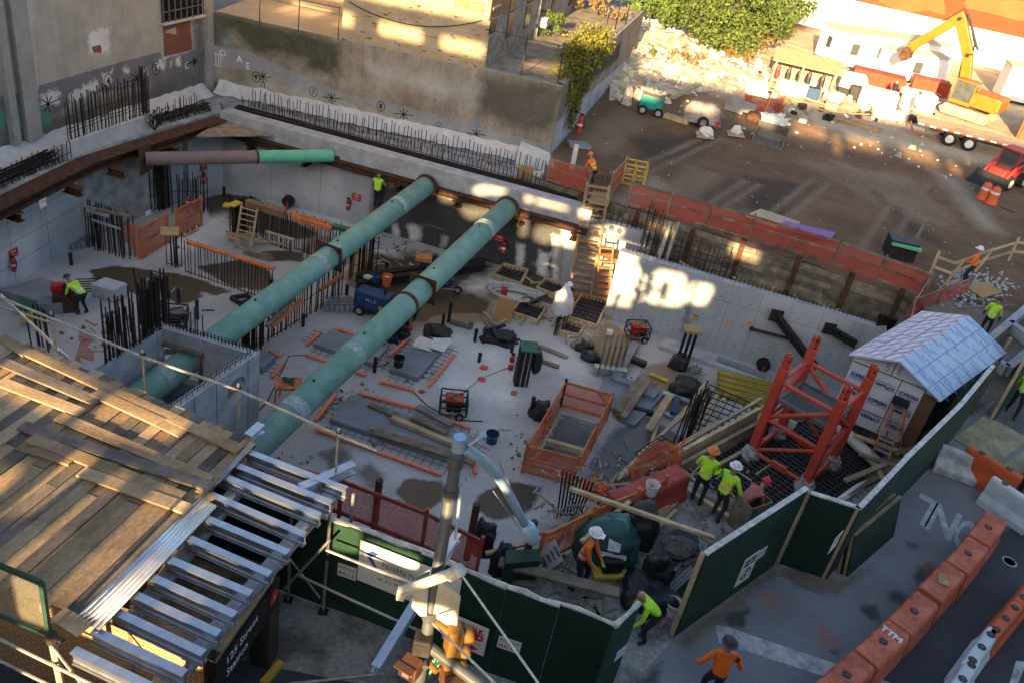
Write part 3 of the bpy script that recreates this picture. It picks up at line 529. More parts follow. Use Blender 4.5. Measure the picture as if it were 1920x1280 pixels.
def leaves(m,c,r,n,size,rng,droop=.3):
 for i in range(n):
  while True:
   q=Vector((rng.uniform(-1,1),rng.uniform(-1,1),rng.uniform(-1,1)))
   if .2<q.length<1:break
  p=c+Vector((q.x*r[0],q.y*r[1],q.z*r[2]));s=size*rng.uniform(.6,1.4)
  a=Vector((rng.gauss(0,1),rng.gauss(0,1),rng.gauss(0,.6))).normalized();u=a.orthogonal().normalized();v=a.cross(u)
  an=rng.uniform(0,6.3);u,v=u*math.cos(an)+v*math.sin(an),v*math.cos(an)-u*math.sin(an)
  m.add([p-u*s,p+v*s*.45,p+u*s,p-v*s*.45],[(0,1,2,3)])
def tree(name,label,base,h,r,leaf,n_clump,n_leaf,size,seed,cat='tree',trunk=.12,zlow=.35,group=None):
 rng=random.Random(seed);base=Vector(base);t=T(name,label,cat,base,group)
 b=M();top=base+Z*(h*.75)+Vector((rng.uniform(-.2,.2),rng.uniform(-.2,.2),0))
 b.tube([base-Z*.2,lerp(base,top,.4),top],trunk,7,taper=.35);cl=[]
 for i in range(n_clump):
  an=rng.uniform(0,6.28);rr=math.sqrt(rng.random());zz=rng.uniform(zlow,1);k=math.sqrt(max(.1,1-abs(zz-.6)**2*3))
  cl.append(base+Vector((math.cos(an)*r*rr*k,math.sin(an)*r*rr*k,zz*h)))
 for c in cl[:10]:b.tube([lerp(base,top,rng.uniform(.3,.8)),lerp(lerp(base,top,.6),c,.5)+Z*.1,c],trunk*.35,5,taper=.3)
 b.build('trunk',m_bark,t);m=M()
 for c in cl:leaves(m,c,(r*.36*rng.uniform(.4,1.2),r*.36*rng.uniform(.4,1.2),r*.3*rng.uniform(.4,1.2)),n_leaf,size,rng)
 m.build('crown',leaf,t);return t
iv=T('ivy_bush','golden green ivy bush spilling over the terrace corner of the old building','ivy',(BB1.x+1.0,BB1.y+4,tz));rng=random.Random(3);m=M()
for i in range(70):
 t=rng.random();p=Vector((BB1.x+.2+t*1.3+rng.uniform(-.6,.7),BB1.y+1.6+t*6+rng.uniform(-.5,.5),tz+rng.uniform(-.1,2.1)*(1-abs(t-.5)*.8)))
 leaves(m,p,(.6,.7,.45),70,.11,rng)
for i in range(42):
 t=rng.random();p=BF0+fd*(1.5+t*4.2)+fo*.2;p=Vector((p.x,p.y,tz+.3-rng.random()**.8*3.4*(1-abs(t-.5)*1.2)));leaves(m,p,(.3,.4,.5),60,.1,rng)
m.build('foliage',m_leafY,iv)
b=M()
for i in range(6):b.tube([BF0+fd*(1.8+i*.6)+fo*.12+Z*(tz+.4),BF0+fd*(1.9+i*.6)+fo*.15+Z*(tz-1),BF0+fd*(1.8+i*.6)+fo*.12+Z*.9],.03,5)
b.build('stems',m_bark,iv)
tree('leafy_tree','bright green leafy tree right beside the old building flank',G(1212,62),4.6,2.6,m_leafG,34,150,.16,11)
tree('leafy_tree','broad yellow green tree standing over the rubble bank',G(1345,100),6.0,4.6,m_leafD,58,190,.16,12,zlow=.12)
tree('leafy_tree','smaller olive tree at the top edge, right of the broad tree',G(1440,66),5.0,3.6,m_leafD,36,150,.18,13,zlow=.15)
tree('leafy_tree','olive tree furthest right along the top edge of the lot',G(1520,40),4.5,4.0,m_leafD,36,150,.18,14,zlow=.15)
tree('shrub','rust brown shrub growing on the sunlit rubble bank',G(1370,112),2.0,1.6,m_leafB,16,90,.13,15,'shrub',.06,.1)
tree('shrub','pale dry shrub low on the bank beside the canopy shelter',G(1410,95),2.4,2.0,m_leafB,18,90,.14,16,'shrub',.06,.1)
tree('shrub','straw coloured weeds on the top of the rubble bank',G(1290,128),1.0,1.8,m_leafB,12,80,.12,19,'shrub',.04,.1)
tree('shrub','olive weeds on the rubble bank below the bright green tree',G(1235,118),.9,1.4,m_leafD,10,80,.11,20,'shrub',.04,.1)
tree('shrub','small weedy shrub on the terrace next to the brick wall',Vector((BB1.x-1.6,BB1.y+11,tz)),1.3,1.2,m_leafD,10,80,.1,17,'shrub',.04,.1)
tree('shrub','long weedy growth at the far end of the terrace',Vector((BB1.x+1.5,BB1.y+20,tz)),1.4,2.0,m_leafB,12,80,.12,18,'shrub',.04,.1)
m_rock=mat('pale_rubble',(.58,.52,.42),.95,var=.35,scale=2,bump=.6,grain=.3)
m_rock2=mat('grey_rubble',(.40,.37,.32),.95,var=.35,scale=2,bump=.6)
def bank_h(x,y):
 c0,c1=G(1190,190).xy,G(1470,165).xy
 d=(c1-c0).normalized();n=Vector((-d.y,d.x));q=Vector((x,y))-c0;s=q.dot(n);tt=q.dot(d)/(c1-c0).length
 e=1-max(0,abs(tt-.42)-.5)*4
 return max(0,min(1,s/11))*1.3*max(0,min(1,e))*(1+.7*mnoise.noise(Vector((x*.6,y*.6,0))))
b0=G(1185,205).xy;N_=60
o0=Vector((3.2,52,-.05));vs=[];fs=[]
for j in range(N_+1):
 for i in range(N_+1):
  x,y=o0.x+24*i/N_,o0.y+34*j/N_;vs.append((x,y,bank_h(x,y)-.06+.12*mnoise.noise(Vector((x*2,y*2,3)))*(bank_h(x,y)>.05)))
for j in range(N_):
 for i in range(N_):fs.append((j*(N_+1)+i,j*(N_+1)+i+1,(j+1)*(N_+1)+i+1,(j+1)*(N_+1)+i))
b=M();b.add(vs,fs);b.build('rubble_bank',mat('rubble_earth',(.44,.36,.25),.95,var=.45,scale=1.5,bump=1,grain=.4),kind='structure',smooth=True,origin=(0,0,0))
def rock(m,c,r,rng):
 q=[c+Vector((math.cos(a)*r*rng.uniform(.6,1.2),math.sin(a)*r*rng.uniform(.6,1.2),0))for a in[k*1.05+rng.uniform(-.2,.2)for k in range(6)]]
 u=[c+(p-c)*rng.uniform(.45,.8)+Z*r*rng.uniform(.6,1.1)for p in q];l=[p-Z*r*.3 for p in q]
 m.add(l+q+u,[tuple(range(5,-1,-1))]+[(i,(i+1)%6,6+(i+1)%6,6+i)for i in range(6)]+[(6+i,6+(i+1)%6,12+(i+1)%6,12+i)for i in range(6)]+[tuple(range(12,18))])
rng=random.Random(5);m1=M();m2=M()
for i in range(2600):
 x=rng.uniform(3.6,30);y=rng.uniform(54,84);h=bank_h(x,y)
 if h<.03 and rng.random()>.12:continue
 rock(m1 if rng.random()<.6 else m2,Vector((x,y,h)),rng.choice([.05,.06,.08,.08,.1,.13,.16,.3]),rng)
m1.build('rubble_stones',m_rock,kind='stuff',label='pale broken stones strewn over the bank below the trees',cat='rubble',origin=(0,0,0))
m2.build('rubble_stones',m_rock2,kind='stuff',label='greyer stones mixed into the rubble bank below the trees',cat='rubble',origin=(0,0,0))
b=M();g=0
for px in((1175,178),(1183,150),(1196,185),(1205,165),(1172,195),(1220,195),(1215,172)):
 m=M();rock(m,G(*px)+Z*.1,rng.uniform(.45,.75),rng);m.build('boulder',m_rock2,None,f'{ORD[g]} big pale boulder at the foot of the rubble bank counting from the left flank','boulder','boulders at the foot of the bank');g+=1
rng=random.Random(9);m=M()
for i in range(900):
 x=rng.uniform(1,45);y=rng.uniform(37,66)
 if not keep_dirt(x-DO.x,y-DO.y):continue
 rock(m,Vector((x,y,.0)),rng.choice([.015,.02,.025,.03,.05]),rng)
m.build('gravel_bits',m_rock2,kind='stuff',label='pale pebbles and crumbs of rubble scattered over the dark dirt lot',cat='gravel',origin=(0,0,0))
#  THINGS IN THE PIT
def proj(Pt):
 d=Vector(Pt)-Vector((0,0,CAMH));zc=d.y*math.cos(PITCH)-d.z*math.sin(PITCH);v=(-d.y*math.sin(PITCH)-d.z*math.cos(PITCH))/zc*FPX;u=d.x/zc*FPX
 return(960+u*RD[0]+v*ND[0],640+u*RD[1]+v*ND[1])
def t_on(a,b,px):
 best=min(((proj(lerp(a,b,t))[0]-px[0])**2+(proj(lerp(a,b,t))[1]-px[1])**2,t)for t in np.linspace(-.3,1.6,400));return best[1]
F=lambda x,y:G(x,y,ZP)
m_pipe=mat('strut_green',(.19,.37,.30),.72,var=.14,scale=1.6,bump=.15,spec=.3,grain=.1,col2=(.27,.43,.375),edge=(.42,.72))
m_pipeb=mat('strut_brown',(.21,.145,.14),.6,var=.15,scale=1.2,bump=.08)
m_pipeg=mat('strut_bright_green',(.13,.46,.28),.5,var=.1,scale=1.2,bump=.05)
m_wrap=mat('scuffed_band',(.30,.38,.36),.8,var=.3,scale=6)
m_wood=mat('new_lumber',(.42,.32,.19),.85,var=.25,scale=2.2,stretch=(1,1,1),obj_rand=.2,grain=.15)
m_woodd=mat('old_lumber',(.20,.155,.11),.9,var=.35,scale=2.5,obj_rand=.25,grain=.2)
m_ply=mat('plywood',(.36,.25,.13),.85,var=.2,scale=2,obj_rand=.1)
m_orange=mat('orange_plastic',(.62,.12,.03),.6,var=.15,scale=3,bump=.05)
m_orail=mat('orange_timber',(.50,.17,.06),.85,var=.3,scale=4)
m_net=net_mat('orange_netting',(.66,.17,.07),.5)
m_netr=net_mat('red_netting',(.50,.085,.055),.55)
m_dark=mat('black_plastic',(.014,.015,.017),.6,bump=.1,spec=.4)
m_tarp=mat('black_tarp',(.016,.017,.021),.45,var=.3,scale=3,bump=.8,spec=.5)
m_grey=mat('galv_steel',(.40,.42,.45),.45,.6,var=.2,scale=4,bump=.1)
m_white=mat('white_plastic',(.62,.62,.60),.7,var=.1,scale=3,bump=.1)
m_red=mat('red_paint',(.42,.035,.03),.5,var=.15,scale=3,bump=.05)
m_blue=mat('blue_paint',(.018,.05,.13),.5,var=.2,scale=3,bump=.05)
m_green=mat('green_paint',(.03,.12,.07),.55,var=.25,scale=3,bump=.1)
m_yel=mat('yellow_paint',(.55,.36,.04),.6,var=.2,scale=3,bump=.1)
m_rub=mat('rubber',(.018,.018,.019),.85,bump=.1)
m_slab=mat('pad_concrete',(.205,.215,.235),.85,var=.14,scale=1.2,bump=.2,grain=.1)
def strut(label,a,b,ext,mats,splices,bands,r=.5):
 t=T('steel_strut',label,'pipe strut',lerp(a,b,.5));d=(b-a).normalized();e=b+d*ext
 x=sorted([t_on(a,b,p)for p in splices]);L=(b-a).length
 M().cyl(a,e,r,28).build('pipe',mats[0],t,smooth=True)
 me=t.children[0].data
 for p in me.polygons:p.use_smooth=len(p.vertices)==4
 up=d.cross(Z).normalized();up2=up.cross(d)
 for k in x:
  c=a+d*(k*L);m=M();m.box(c,(.05,1.24*r*2/1.0,1.2*r*2),X=d,Y=up,Zv=up2);m.build('splice_plate',m_rust,t)
  m=M()
  for s in(-1,1):
   for q in(-1,1):m.cyl(c+up*(s*r*1.08)+up2*(q*r*1.02)-d*.07,c+up*(s*r*1.08)+up2*(q*r*1.02)+d*.07,.03,6)
  m.build('bolts',m_rustd,t)
 for px,w,mm in bands:
  c=a+d*(t_on(a,b,px)*L);M().cyl(c-d*w/2,c+d*w/2,r+.012,28,cap=True).build('band',mm,t)
 m=M();c=a+d*.12;m.cyl(a-d*.02,a+d*.1,r*1.2,24);m.build('end_plate',m_rust,t)
 m=M()
 for k in(.18,.42,.72,.9):
  c=a+d*(k*L)+up2*(-1 if up2.z<0 else 1)*r;m.cyl(c-Z*.02,c+Z*.05,.045,8)
 m.build('lifting_lug',m_rustd,t)
 return t
SL0,SL1=Vector((-5.5,39.75,-1.05)),Vector((-11.36,23.2,-2.9));SR0,SR1=Vector((-1.4,38.95,-1.05)),Vector((-6.92,22.5,-3.0))
strut('long sea green pipe strut on the left, running into the open concrete chamber',SL0,SL1,3.5,[m_pipe],[(617,480)],[((800,345),.16,m_rust),((745,388),.3,m_wrap),((597,497),.3,m_wrap),((300,700),.35,m_wrap)],.48)
strut('long sea green pipe strut on the right, crossing the middle of the pit',SR0,SR1,4,[m_pipe],[(795,545)],[((765,574),.2,m_rust),((905,430),.35,m_wrap),((660,668),.4,m_wrap),((552,770),.5,m_wrap)],.5)
ca,cb=G(272,298,-1.0),G(648,292,-1.0);cm=lerp(ca,cb,t_on(ca,cb,(482,295)))
t=T('corner_brace','pipe brace across the far left corner, brown at one end, bright green at the other','pipe strut',lerp(ca,cb,.5))
M().cyl(ca,cm,.31,22).build('brown_length',m_pipeb,t);ce=lerp(ca,cb,t_on(ca,cb,(623,292)));M().cyl(cm,ce,.31,22).build('green_length',m_pipeg,t)
M().cyl(cm-(cb-ca).normalized()*.05,cm+(cb-ca).normalized()*.05,.33,22).build('weld_band',m_rust,t)
m=M();m.bar(lerp(ce,cb,-.1)-Z*.2,cb-Z*.1,.3,.3);m.build('end_stub',m_rust,t)
m=M();m.box(ca,(.12,.9,1.3),X=(cb-ca).normalized(),Y=Vector((0,1,0)),Zv=Z);m.build('end_plate',m_rust,t)
def ibeam(m,p,q,w,h,tf=.03,tw=.03,up=Z):
 p,q=Vector(p),Vector(q);m.bar(p+up*(h/2-tf/2),q+up*(h/2-tf/2),w,tf,up);m.bar(p-up*(h/2-tf/2),q-up*(h/2-tf/2),w,tf,up);m.bar(p,q,tw,h-2*tf,up)
def wale(label,pts,w,h,brk,n):
 t=T('wale_beam',label,'steel beam',pts[0])
 for i in range(len(pts)-1):m=M();ibeam(m,pts[i],pts[i+1],w,h);m.build('beam',m_rust,t)
 d=(pts[-1]-pts[0]).normalized();o=Vector((d.y,-d.x,0))
 for k in brk:
  c=lerp(pts[0],pts[-1],k);m=M();ibeam(m,c-o*.5-Z*(h/2+.2),c+o*.35-Z*(h/2+.2),.32,.36);m.build('bracket',m_rust,t)
 return t
wl0=Vector((-20.2,27.6,-.75));wl1=Vector((-19.35,34.2,-.75));wl2=Vector((-16.6,42.0,-.75))
wale('rusty wale beam along the top of the left pit wall',[wl0,wl1,wl2],.85,.42,(.12,.33,.5,.75),0)
wale('rusty wale beam below the cap of the back wall',[A0+nb*.35-Z*1.32+eb*.3,B1+nb*.35-Z*1.32],.35,.3,(.08,.16,.24,.5,.66,.83,.97),0)
m=M();c=G(415,232,-.9);m.prism([A0+nb*.3+eb*.1-Z*.75,A0+nb*.5+eb*3.2-Z*.75,Vector((wl2.x,wl2.y,-.75))+Vector((-.2,-2.6,0))],Z*.06);m.build('corner_deck',m_woodd,None,'triangular timber deck wedged in the far corner above the beams','timber deck')
_rb=M().cyl((0,0,0),(0,0,1),.021,5).build('rebar_proto',m_rebar,origin=(0,0,0));RB=_rb.data;bpy.data.objects.remove(_rb)
_rc=M().cyl((0,0,0),(0,0,.06),.038,7).build('cap_proto',m_orange,origin=(0,0,0));RC=_rc.data;bpy.data.objects.remove(_rc)
def rebars(label,pts,h,name='rebar_curtain',cat='rebar',ties=(),lean=.014,thick=1.0,caps=0,seed=1,hj=.12,group=None,extra=None,most=100):
 rng=random.Random(seed);c=sum(pts,Vector())/len(pts);t=T(name,label,cat,c,group)
 for i,p in enumerate(pts[:most]):
  hh=(h(i/max(1,len(pts)-1))if callable(h)else h)*(1+rng.uniform(-hj,hj));o=bpy.data.objects.new('rebar',RB);COL.objects.link(o);o.parent=t;o.location=p-c
  o.scale=(thick,thick,hh);o.rotation_euler=(rng.gauss(0,lean),rng.gauss(0,lean),0)
  if caps and rng.random()<caps:
   k=bpy.data.objects.new('safety_cap',RC);COL.objects.link(k);k.parent=t;q=Vector((0,0,hh));q.rotate(o.rotation_euler);k.location=p-c+q
 for z in ties:
  m=M();n=max(1,len(pts)//6)
  m.tube([p+Z*z for p in pts[::n]]+[pts[-1]+Z*z],.017,5);m.build('tie_bar',m_rebar,t)
 return t
def row(a,b,n,jit=.03,w=0,rng=random.Random(2)):return[lerp(a,b,(i+.5)/n)+Vector((rng.uniform(-jit,jit),rng.uniform(-jit,jit)+((i%2)*w),0))for i in range(n)]
rebars('tall rebar curtain standing on the left ledge below the circled four',row(G(124,266,.25),G(278,212,.25),46,.04,.22),1.75,ties=(.35,.5,1.0),caps=0,seed=3)
rebars('dense end cluster of tall rebar on the left ledge beside the curtain',row(G(266,216,.25),G(280,211,.25),12,.12),2.0,ties=(.7,),seed=4)
def ledge_row(label,a,b,n,h,seed,caps):return rebars(label,row(a,b,n,.06),h,'rebar_row','rebar',ties=(.3,),caps=caps,seed=seed,hj=.14,lean=.03)
e0,e1=A0+eb*.4-nb*1.0-Z*.5,B1-nb*1.2-Z*.5
for k,(a,b,nm)in enumerate(((0,.26,'corner end'),(.26,.52,'second quarter from the corner'),(.52,.78,'third quarter from the corner'),(.78,1.02,'end near the white sheeting tip'))):
 ledge_row(f'capped starter bars on the back ledge, front line, {nm}',lerp(e0,e1,a),lerp(e0,e1,b),26,.75,20+k,.35)
 q0,q1=e0-nb*1.1,e1-nb*1.9;ledge_row(f'orange capped bars by the back building, rear line, {nm}',lerp(q0,q1,a),lerp(q0,q1,b),24,.85,30+k,.8)
l0,l1=Vector((-21.2,27.8,-.5)),Vector((-18.0,42.6,-.5))
for k,(a,b,nm)in enumerate(((0,.42,'nearest the left edge of the picture'),(.64,1.0,'running up to the far corner'))):
 ledge_row(f'orange capped starter bars on the left ledge, {nm}',lerp(l0,l1,a),lerp(l0,l1,b),26,.8,40+k,.6)
def matt(label,a,b,w,n,z,seed,h=.3):
 rng=random.Random(seed);m=M();d=(b-a).normalized();o=Vector((-d.y,d.x,0));L=(b-a).length
 for i in range(int(n*.35)):k=rng.uniform(0,w);m.bar(a+o*k+Z*(z+rng.uniform(0,h)),b+o*k+Z*(z+rng.uniform(0,h)),.03,.03)
 for i in range(n):k=rng.random();c=lerp(a,b,k);m.tube([c+Z*z,c+o*w*.5+Z*(z+h*rng.uniform(.6,1.1)),c+o*w+Z*z],.016,4)
 return m.build('rebar_mat',m_rebar,None,label,'rebar')
matt('dark rebar mat lying along the back ledge behind the cap beam',A0+eb*.3-nb*.65,B1-nb*.7,.55,90,-.5,1)
matt('dark tangled rebar cage along the left ledge nearest the picture edge',Vector((-20.9,27.6,0)),Vector((-20.1,33.4,0)),.6,60,-.5,2,.5)
matt('dark rebar cage on the left ledge between the upstand and the corner',Vector((-18.75,38.9,0)),Vector((-17.3,42.6,0)),.6,45,-.5,3,.45)
m=M();rng=random.Random(6);p=G(290,245,-.4)
for i in range(26):m.tube([p,p+Vector((rng.gauss(0,.2),rng.gauss(0,.2),.45)),p+Vector((rng.gauss(0,.4),rng.gauss(0,.4),.9))],.015,4)
m.build('wire_bundle',m_rebar,None,'dark splayed bundle of bars at the end of the pale upstand','wire')
m_sheet=mat('white_sheeting',(.50,.50,.49),.7,var=.1,scale=2,bump=.5)
def drape(label,a,b,o,n,z0,z1,seed,w=1.2):
 rng=random.Random(seed);vs=[];fs=[]
 for i in range(n+1):
  p=lerp(a,b,i/n);w_=w*(.85+.3*rng.random())
  vs+=[p+Z*(z1+rng.uniform(-.06,.06))+o*.06,p+o*(w_*.35)+Z*(z1*.55+z0*.45+rng.uniform(-.05,.05)),p+o*w_+Z*(z0+.02+rng.uniform(0,.05))]
 for i in range(n):fs+=[(i*3,i*3+1,i*3+4,i*3+3),(i*3+1,i*3+2,i*3+5,i*3+4)]
 m=M();m.add(vs,fs);o_=m.build('waterproof_sheeting',m_sheet,None,label,'sheeting',smooth=False);s=o_.modifiers.new('th','SOLIDIFY');s.thickness=.02;return o_
drape('long white sheeting along the foot of the back building',BB0+BBd*.3,BB0+BBd*(LBk-1.2),outb,60,-.48,.12,5,.75)
drape('white sheeting along the foot of the left building',LB0-LBd*6,LB1-LBd*1,out*.9,50,-.48,.1,6,.8)
m=M();p0,p1=BB0+BBd*(LBk-1.6),Vector((1.05,40.9,-.4));m.add([p0+Z*.4+outb*.05,p0+outb*1.5-Z*.45,p1,p1+Z*.3+Vector((-.2,.5,0)),BB1+outb*.3+Z*.2],[(0,1,2,3,4)]);m.build('loose_sheet',m_sheet,None,'loose pointed white sheet at the right end of the back ledge','sheeting')
m=M();c=G(985,325,.1);m.box(c,(.75,.03,.9),X=Vector((1,0,0)),Y=Vector((0,.9,.3)).normalized(),Zv=Vector((0,-.3,.9)).normalized());m.build('plywood_sheet',m_ply,None,'small tan plywood sheet leaning on the white sheeting','plywood')
rebars('rebar fence with pale boards against the left wall, before the loose orange sheet',row(F(163,463),F(246,487),30,.12,.2),2.1,ties=(1.5,),seed=51,thick=1.3)
rebars('black rebar column at the end of the set back left wall',row(F(290,398),F(318,388),22,.2,.25),3.0,name='rebar_column',ties=(.8,1.6,2.4),seed=52,thick=1.6)
rebars('rebar row rising behind the orange fence and the fire extinguisher',row(F(326,400),F(386,400),22,.1,.25),1.9,ties=(.5,1.1),seed=53)
rebars('rebar group under a square plywood cap at the end of the long board',row(F(316,498),F(338,502),12,.12,.2),1.75,ties=(.1,),seed=54,hj=.02)
rebars('rebar curtain below the long dark board left of the green pipe',row(F(345,510),F(512,568),27,.03),1.65,ties=(.08,),seed=55,hj=.04,caps=.1)
rebars('thick rebar column below the L shaped plywood cap',row(F(428,442),F(456,446),24,.25,.2),1.9,name='rebar_column',ties=(.5,1.1),seed=56,thick=1.5,hj=.08)
rebars('rebar curtain behind the leaning wooden ladder',row(F(462,440),F(548,474),20,.06),2.0,ties=(.1,),seed=57,thick=1.3,hj=.06)
rebars('rebar curtain under the pair of orange boards near the left pipe',row(F(550,468),F(650,500),24,.05),2.0,ties=(.1,),seed=58,hj=.05)
rebars('long rebar curtain under the left green pipe',row(F(455,668),F(640,556),46,.06,.18),lambda k:1.6+.3*k,ties=(.1,.9),seed=59,thick=1.2)
rebars('black rebar cluster where the left pipe passes the curtain foot',row(F(452,672),F(485,650),22,.2,.25),1.75,name='rebar_column',seed=60,thick=1.5,ties=(.4,1.2))
rebars('black rebar cluster right of the left pipe splice plate',row(F(652,522),F(692,512),30,.3,.3),2.0,name='rebar_column',seed=61,thick=1.3,ties=(.6,1.2))
rebars('four orange capped bars beside the left pipe above the splice',row(F(578,492),F(595,495),6,.2),1.9,name='rebar_group',seed=62,caps=.9)
rebars('rebar group below the little plywood cap behind the right pipe',row(F(785,525),F(808,520),10,.15),1.3,name='rebar_group',seed=63,hj=.03)
rebars('few dark bars beside the yellow hose in the near left of the pit',row(F(68,660),F(100,650),7,.2),1.8,name='rebar_group',seed=64,thick=1.4)
def board(p,q,w,h,m_,label,cat='board',name='timber_board',up=Z,group=None):return M().bar(p,q,w,h,up).build(name,m_,None,label,cat,group)
def capz(x,y,z):return G(x,y,z)
zt=ZP+1.75
board(capz(352,454,zt),capz(514,504,zt),.22,.1,m_orail,'long dark board laid on top of the rebar curtain left of the green pipe')
board(capz(463,380,ZP+2.1),capz(534,402,ZP+2.1),.35,.3,mat('brown_beam',(.22,.12,.07),.85,var=.2),'thick brown beam capping the rebar behind the wooden ladder')
board(capz(541,399,ZP+2.1),capz(612,418,ZP+2.1),.12,.16,m_orail,'rear orange board of the pair on the rebar near the left pipe')
board(capz(549,408,ZP+2.1),capz(622,430,ZP+2.1),.2,.22,m_orail,'front orange board of the pair on the rebar near the left pipe')
board(capz(624,424,ZP+2.1),capz(690,442,ZP+2.1),.3,.2,m_green,'dark green board resting on rebar beside the left pipe')
board(capz(498,434,ZP+.9),capz(551,450,ZP+.9),.1,.1,m_wood,'thin yellow batten tied across the rebar right of the wooden ladder')
board(F(458,477),F(512,492)+Z*.25,.12,.3,m_woodd,'short brown plank on edge on the floor left of the left pipe')
board(capz(163,392,ZP+2.1),capz(204,402,ZP+2.1),.06,.3,mat('pale_board',(.36,.35,.33),.9),'pale panel board on the rebar fence by the left wall')
board(capz(172,412,ZP+1.5),capz(226,430,ZP+1.5),.05,.1,MC['pale_board'],'thin pale rail across the rebar fence by the left wall')
board(capz(180,393,ZP+2.2),capz(242,406,ZP+2.2),.12,.12,m_woodd,'dark beam along the rebar fence by the left wall')
def ply(c,w,l,d,label,m_=m_ply,th=.05):
 Y=Vector((-d.y,d.x,0));return M().box(c,(w,l,th),X=d,Y=Y,Zv=Z).build('plywood_sheet',m_,None,label,'plywood')
ply(capz(318,434,zt+.05),.75,.8,Vector((.9,.4,0)).normalized(),'square plywood cap on the rebar group beside the orange fence')
m=M();a,b,c=capz(419,384,ZP+2),capz(432,386,ZP+2),capz(449,379,ZP+2);m.bar(a,b,.4,.06);m.bar(b,c,.4,.062);m.build('plywood_sheet',m_yel,None,'L shaped yellowish plywood cap on the thick rebar column','plywood')
ply(capz(795,484,ZP+1.4),.75,.5,Vector((1,.1,0)).normalized(),'little plywood cap with an orange front behind the right pipe',m_orail,.2)
for i,(p,q,mm)in enumerate((((500,612),(548,562),m_woodd),((510,612),(566,563),m_orail),((462,620),(496,595),m_woodd),((600,545),(640,515),m_orail),((470,608),(505,585),m_woodd))):
 board(G(*p,ZP+1.7-.2*i),G(*q,ZP+1.8-.2*i),.15,.12,mm,['dark outer board hanging in the rebar under the left pipe','orange edged board hanging in the rebar under the left pipe','brown board at the lower end of the rebar under the left pipe','reddish board below the left pipe splice','short brown board tucked under the left pipe by the chamber'][i])
BX=[G(306,616,-1.5),G(478,666,-1.5),G(338,762,-1.5),G(196,680,-1.5)];bz0,bz1=ZP,-1.5
ch=T('concrete_chamber','open topped concrete chamber that the left pipe strut runs through','chamber',(BX[0].x,BX[0].y,ZP))
def xy0(v):return Vector((v.x,v.y,0))
ba,bbp=xy0(BX[0]),xy0(BX[1]);bd=(bbp-ba).normalized();tmid=.33;bl_=(bbp-ba).length
ix=SL0+(SL1-SL0)*((ba-SL0).cross(bd).z/((SL1-SL0).cross(bd).z)if abs((SL1-SL0).cross(bd).z)>1e-6 else .9);tk=(xy0(ix)-ba).dot(bd);zc=ix.z
m=M();m.wall(ba,ba+bd*(tk-.75),bz0,bz1,-.32);m.wall(ba+bd*(tk+.75),bbp,bz0,bz1,-.32);m.wall(ba+bd*(tk-.75),ba+bd*(tk+.75),zc+.7,bz1,-.32);m.wall(ba+bd*(tk-.75),ba+bd*(tk+.75),bz0,zc-.75,-.32)
m.build('back_wall',m_cap,ch)
m=M()
for s in(-.8,.72):m.box(ba+bd*(tk+s)+Z*zc-Vector((0,.05,0)),(.1,.2,1.5),X=bd,Y=Vector((-bd.y,bd.x,0)),Zv=Z)
m.box(ba+bd*tk+Z*(zc+.74)-Vector((0,.05,0)),(1.7,.2,.1),X=bd,Y=Vector((-bd.y,bd.x,0)),Zv=Z);m.build('opening_frame',m_woodd,ch)
ra,rb=bbp,xy0(BX[2]);rd=(rb-ra).normalized();ro=Vector((-rd.y,rd.x,0));rb=rb+rd*4
M().wall(xy0(BX[0]),xy0(BX[3])+(xy0(BX[3])-ba).normalized()*4,bz0,bz1,.32).build('left_wall',m_cap,ch)
hc=W(444,731,ra,rb);hk=(xy0(hc)-ra).dot(rd);n=24;m=M();r_=.48;Lr=(rb-ra).length
def ringpt(i,r):return ra+rd*(hk+r*math.cos(2*math.pi*i/n))+Z*(hc.z+r*math.sin(2*math.pi*i/n))
def sq(i):
 c,s=math.cos(2*math.pi*i/n),math.sin(2*math.pi*i/n);k=.7/max(abs(c),abs(s));return ra+rd*(hk+k*c)+Z*(hc.z+k*s)
for i in range(n):m.face(sq(i),sq(i+1),ringpt(i+1,r_),ringpt(i,r_));m.face(ringpt(i,r_),ringpt(i+1,r_),ringpt(i+1,r_)-ro*.32,ringpt(i,r_)-ro*.32)
m.prism([ra+Z*bz0,ra+rd*(hk-.7)+Z*bz0,ra+rd*(hk-.7)+Z*bz1,ra+Z*bz1],-ro*.32);m.prism([ra+rd*(hk+.7)+Z*bz0,rb+Z*bz0,rb+Z*bz1,ra+rd*(hk+.7)+Z*bz1],-ro*.32)
m.prism([ra+rd*(hk-.7)+Z*(hc.z+.7),ra+rd*(hk+.7)+Z*(hc.z+.7),ra+rd*(hk+.7)+Z*bz1,ra+rd*(hk-.7)+Z*bz1],-ro*.32);m.prism([ra+rd*(hk-.7)+Z*bz0,ra+rd*(hk+.7)+Z*bz0,ra+rd*(hk+.7)+Z*(hc.z-.7),ra+rd*(hk-.7)+Z*(hc.z-.7)],-ro*.32)
m.build('right_wall',m_cap,ch)
m=M()
for k in(.35,1.9,2.9):
 m.box(ra+rd*k+ro*.006+Z*((bz0+bz1)/2),(.02,.008,bz1-bz0),X=rd,Y=ro,Zv=Z)
m.build('form_joints',m_joint,ch)
m=M()
for a,b,nn,oo in((ba,bbp,26,Vector((-bd.y,bd.x,0))*.16),(ra,rb,30,-ro*.16)):
 for i in range(nn):p=lerp(a,b,(i+.5)/nn)+oo+Z*bz1;m.tube([p-bd*.06,p-bd*.05+Z*.2,p+bd*.05+Z*.22,p+bd*.06],.014,4)
 m.bar(a+oo+Z*(bz1+.1),b+oo+Z*(bz1+.1),.02,.02)
m.build('starter_hoops',m_rebar,ch)
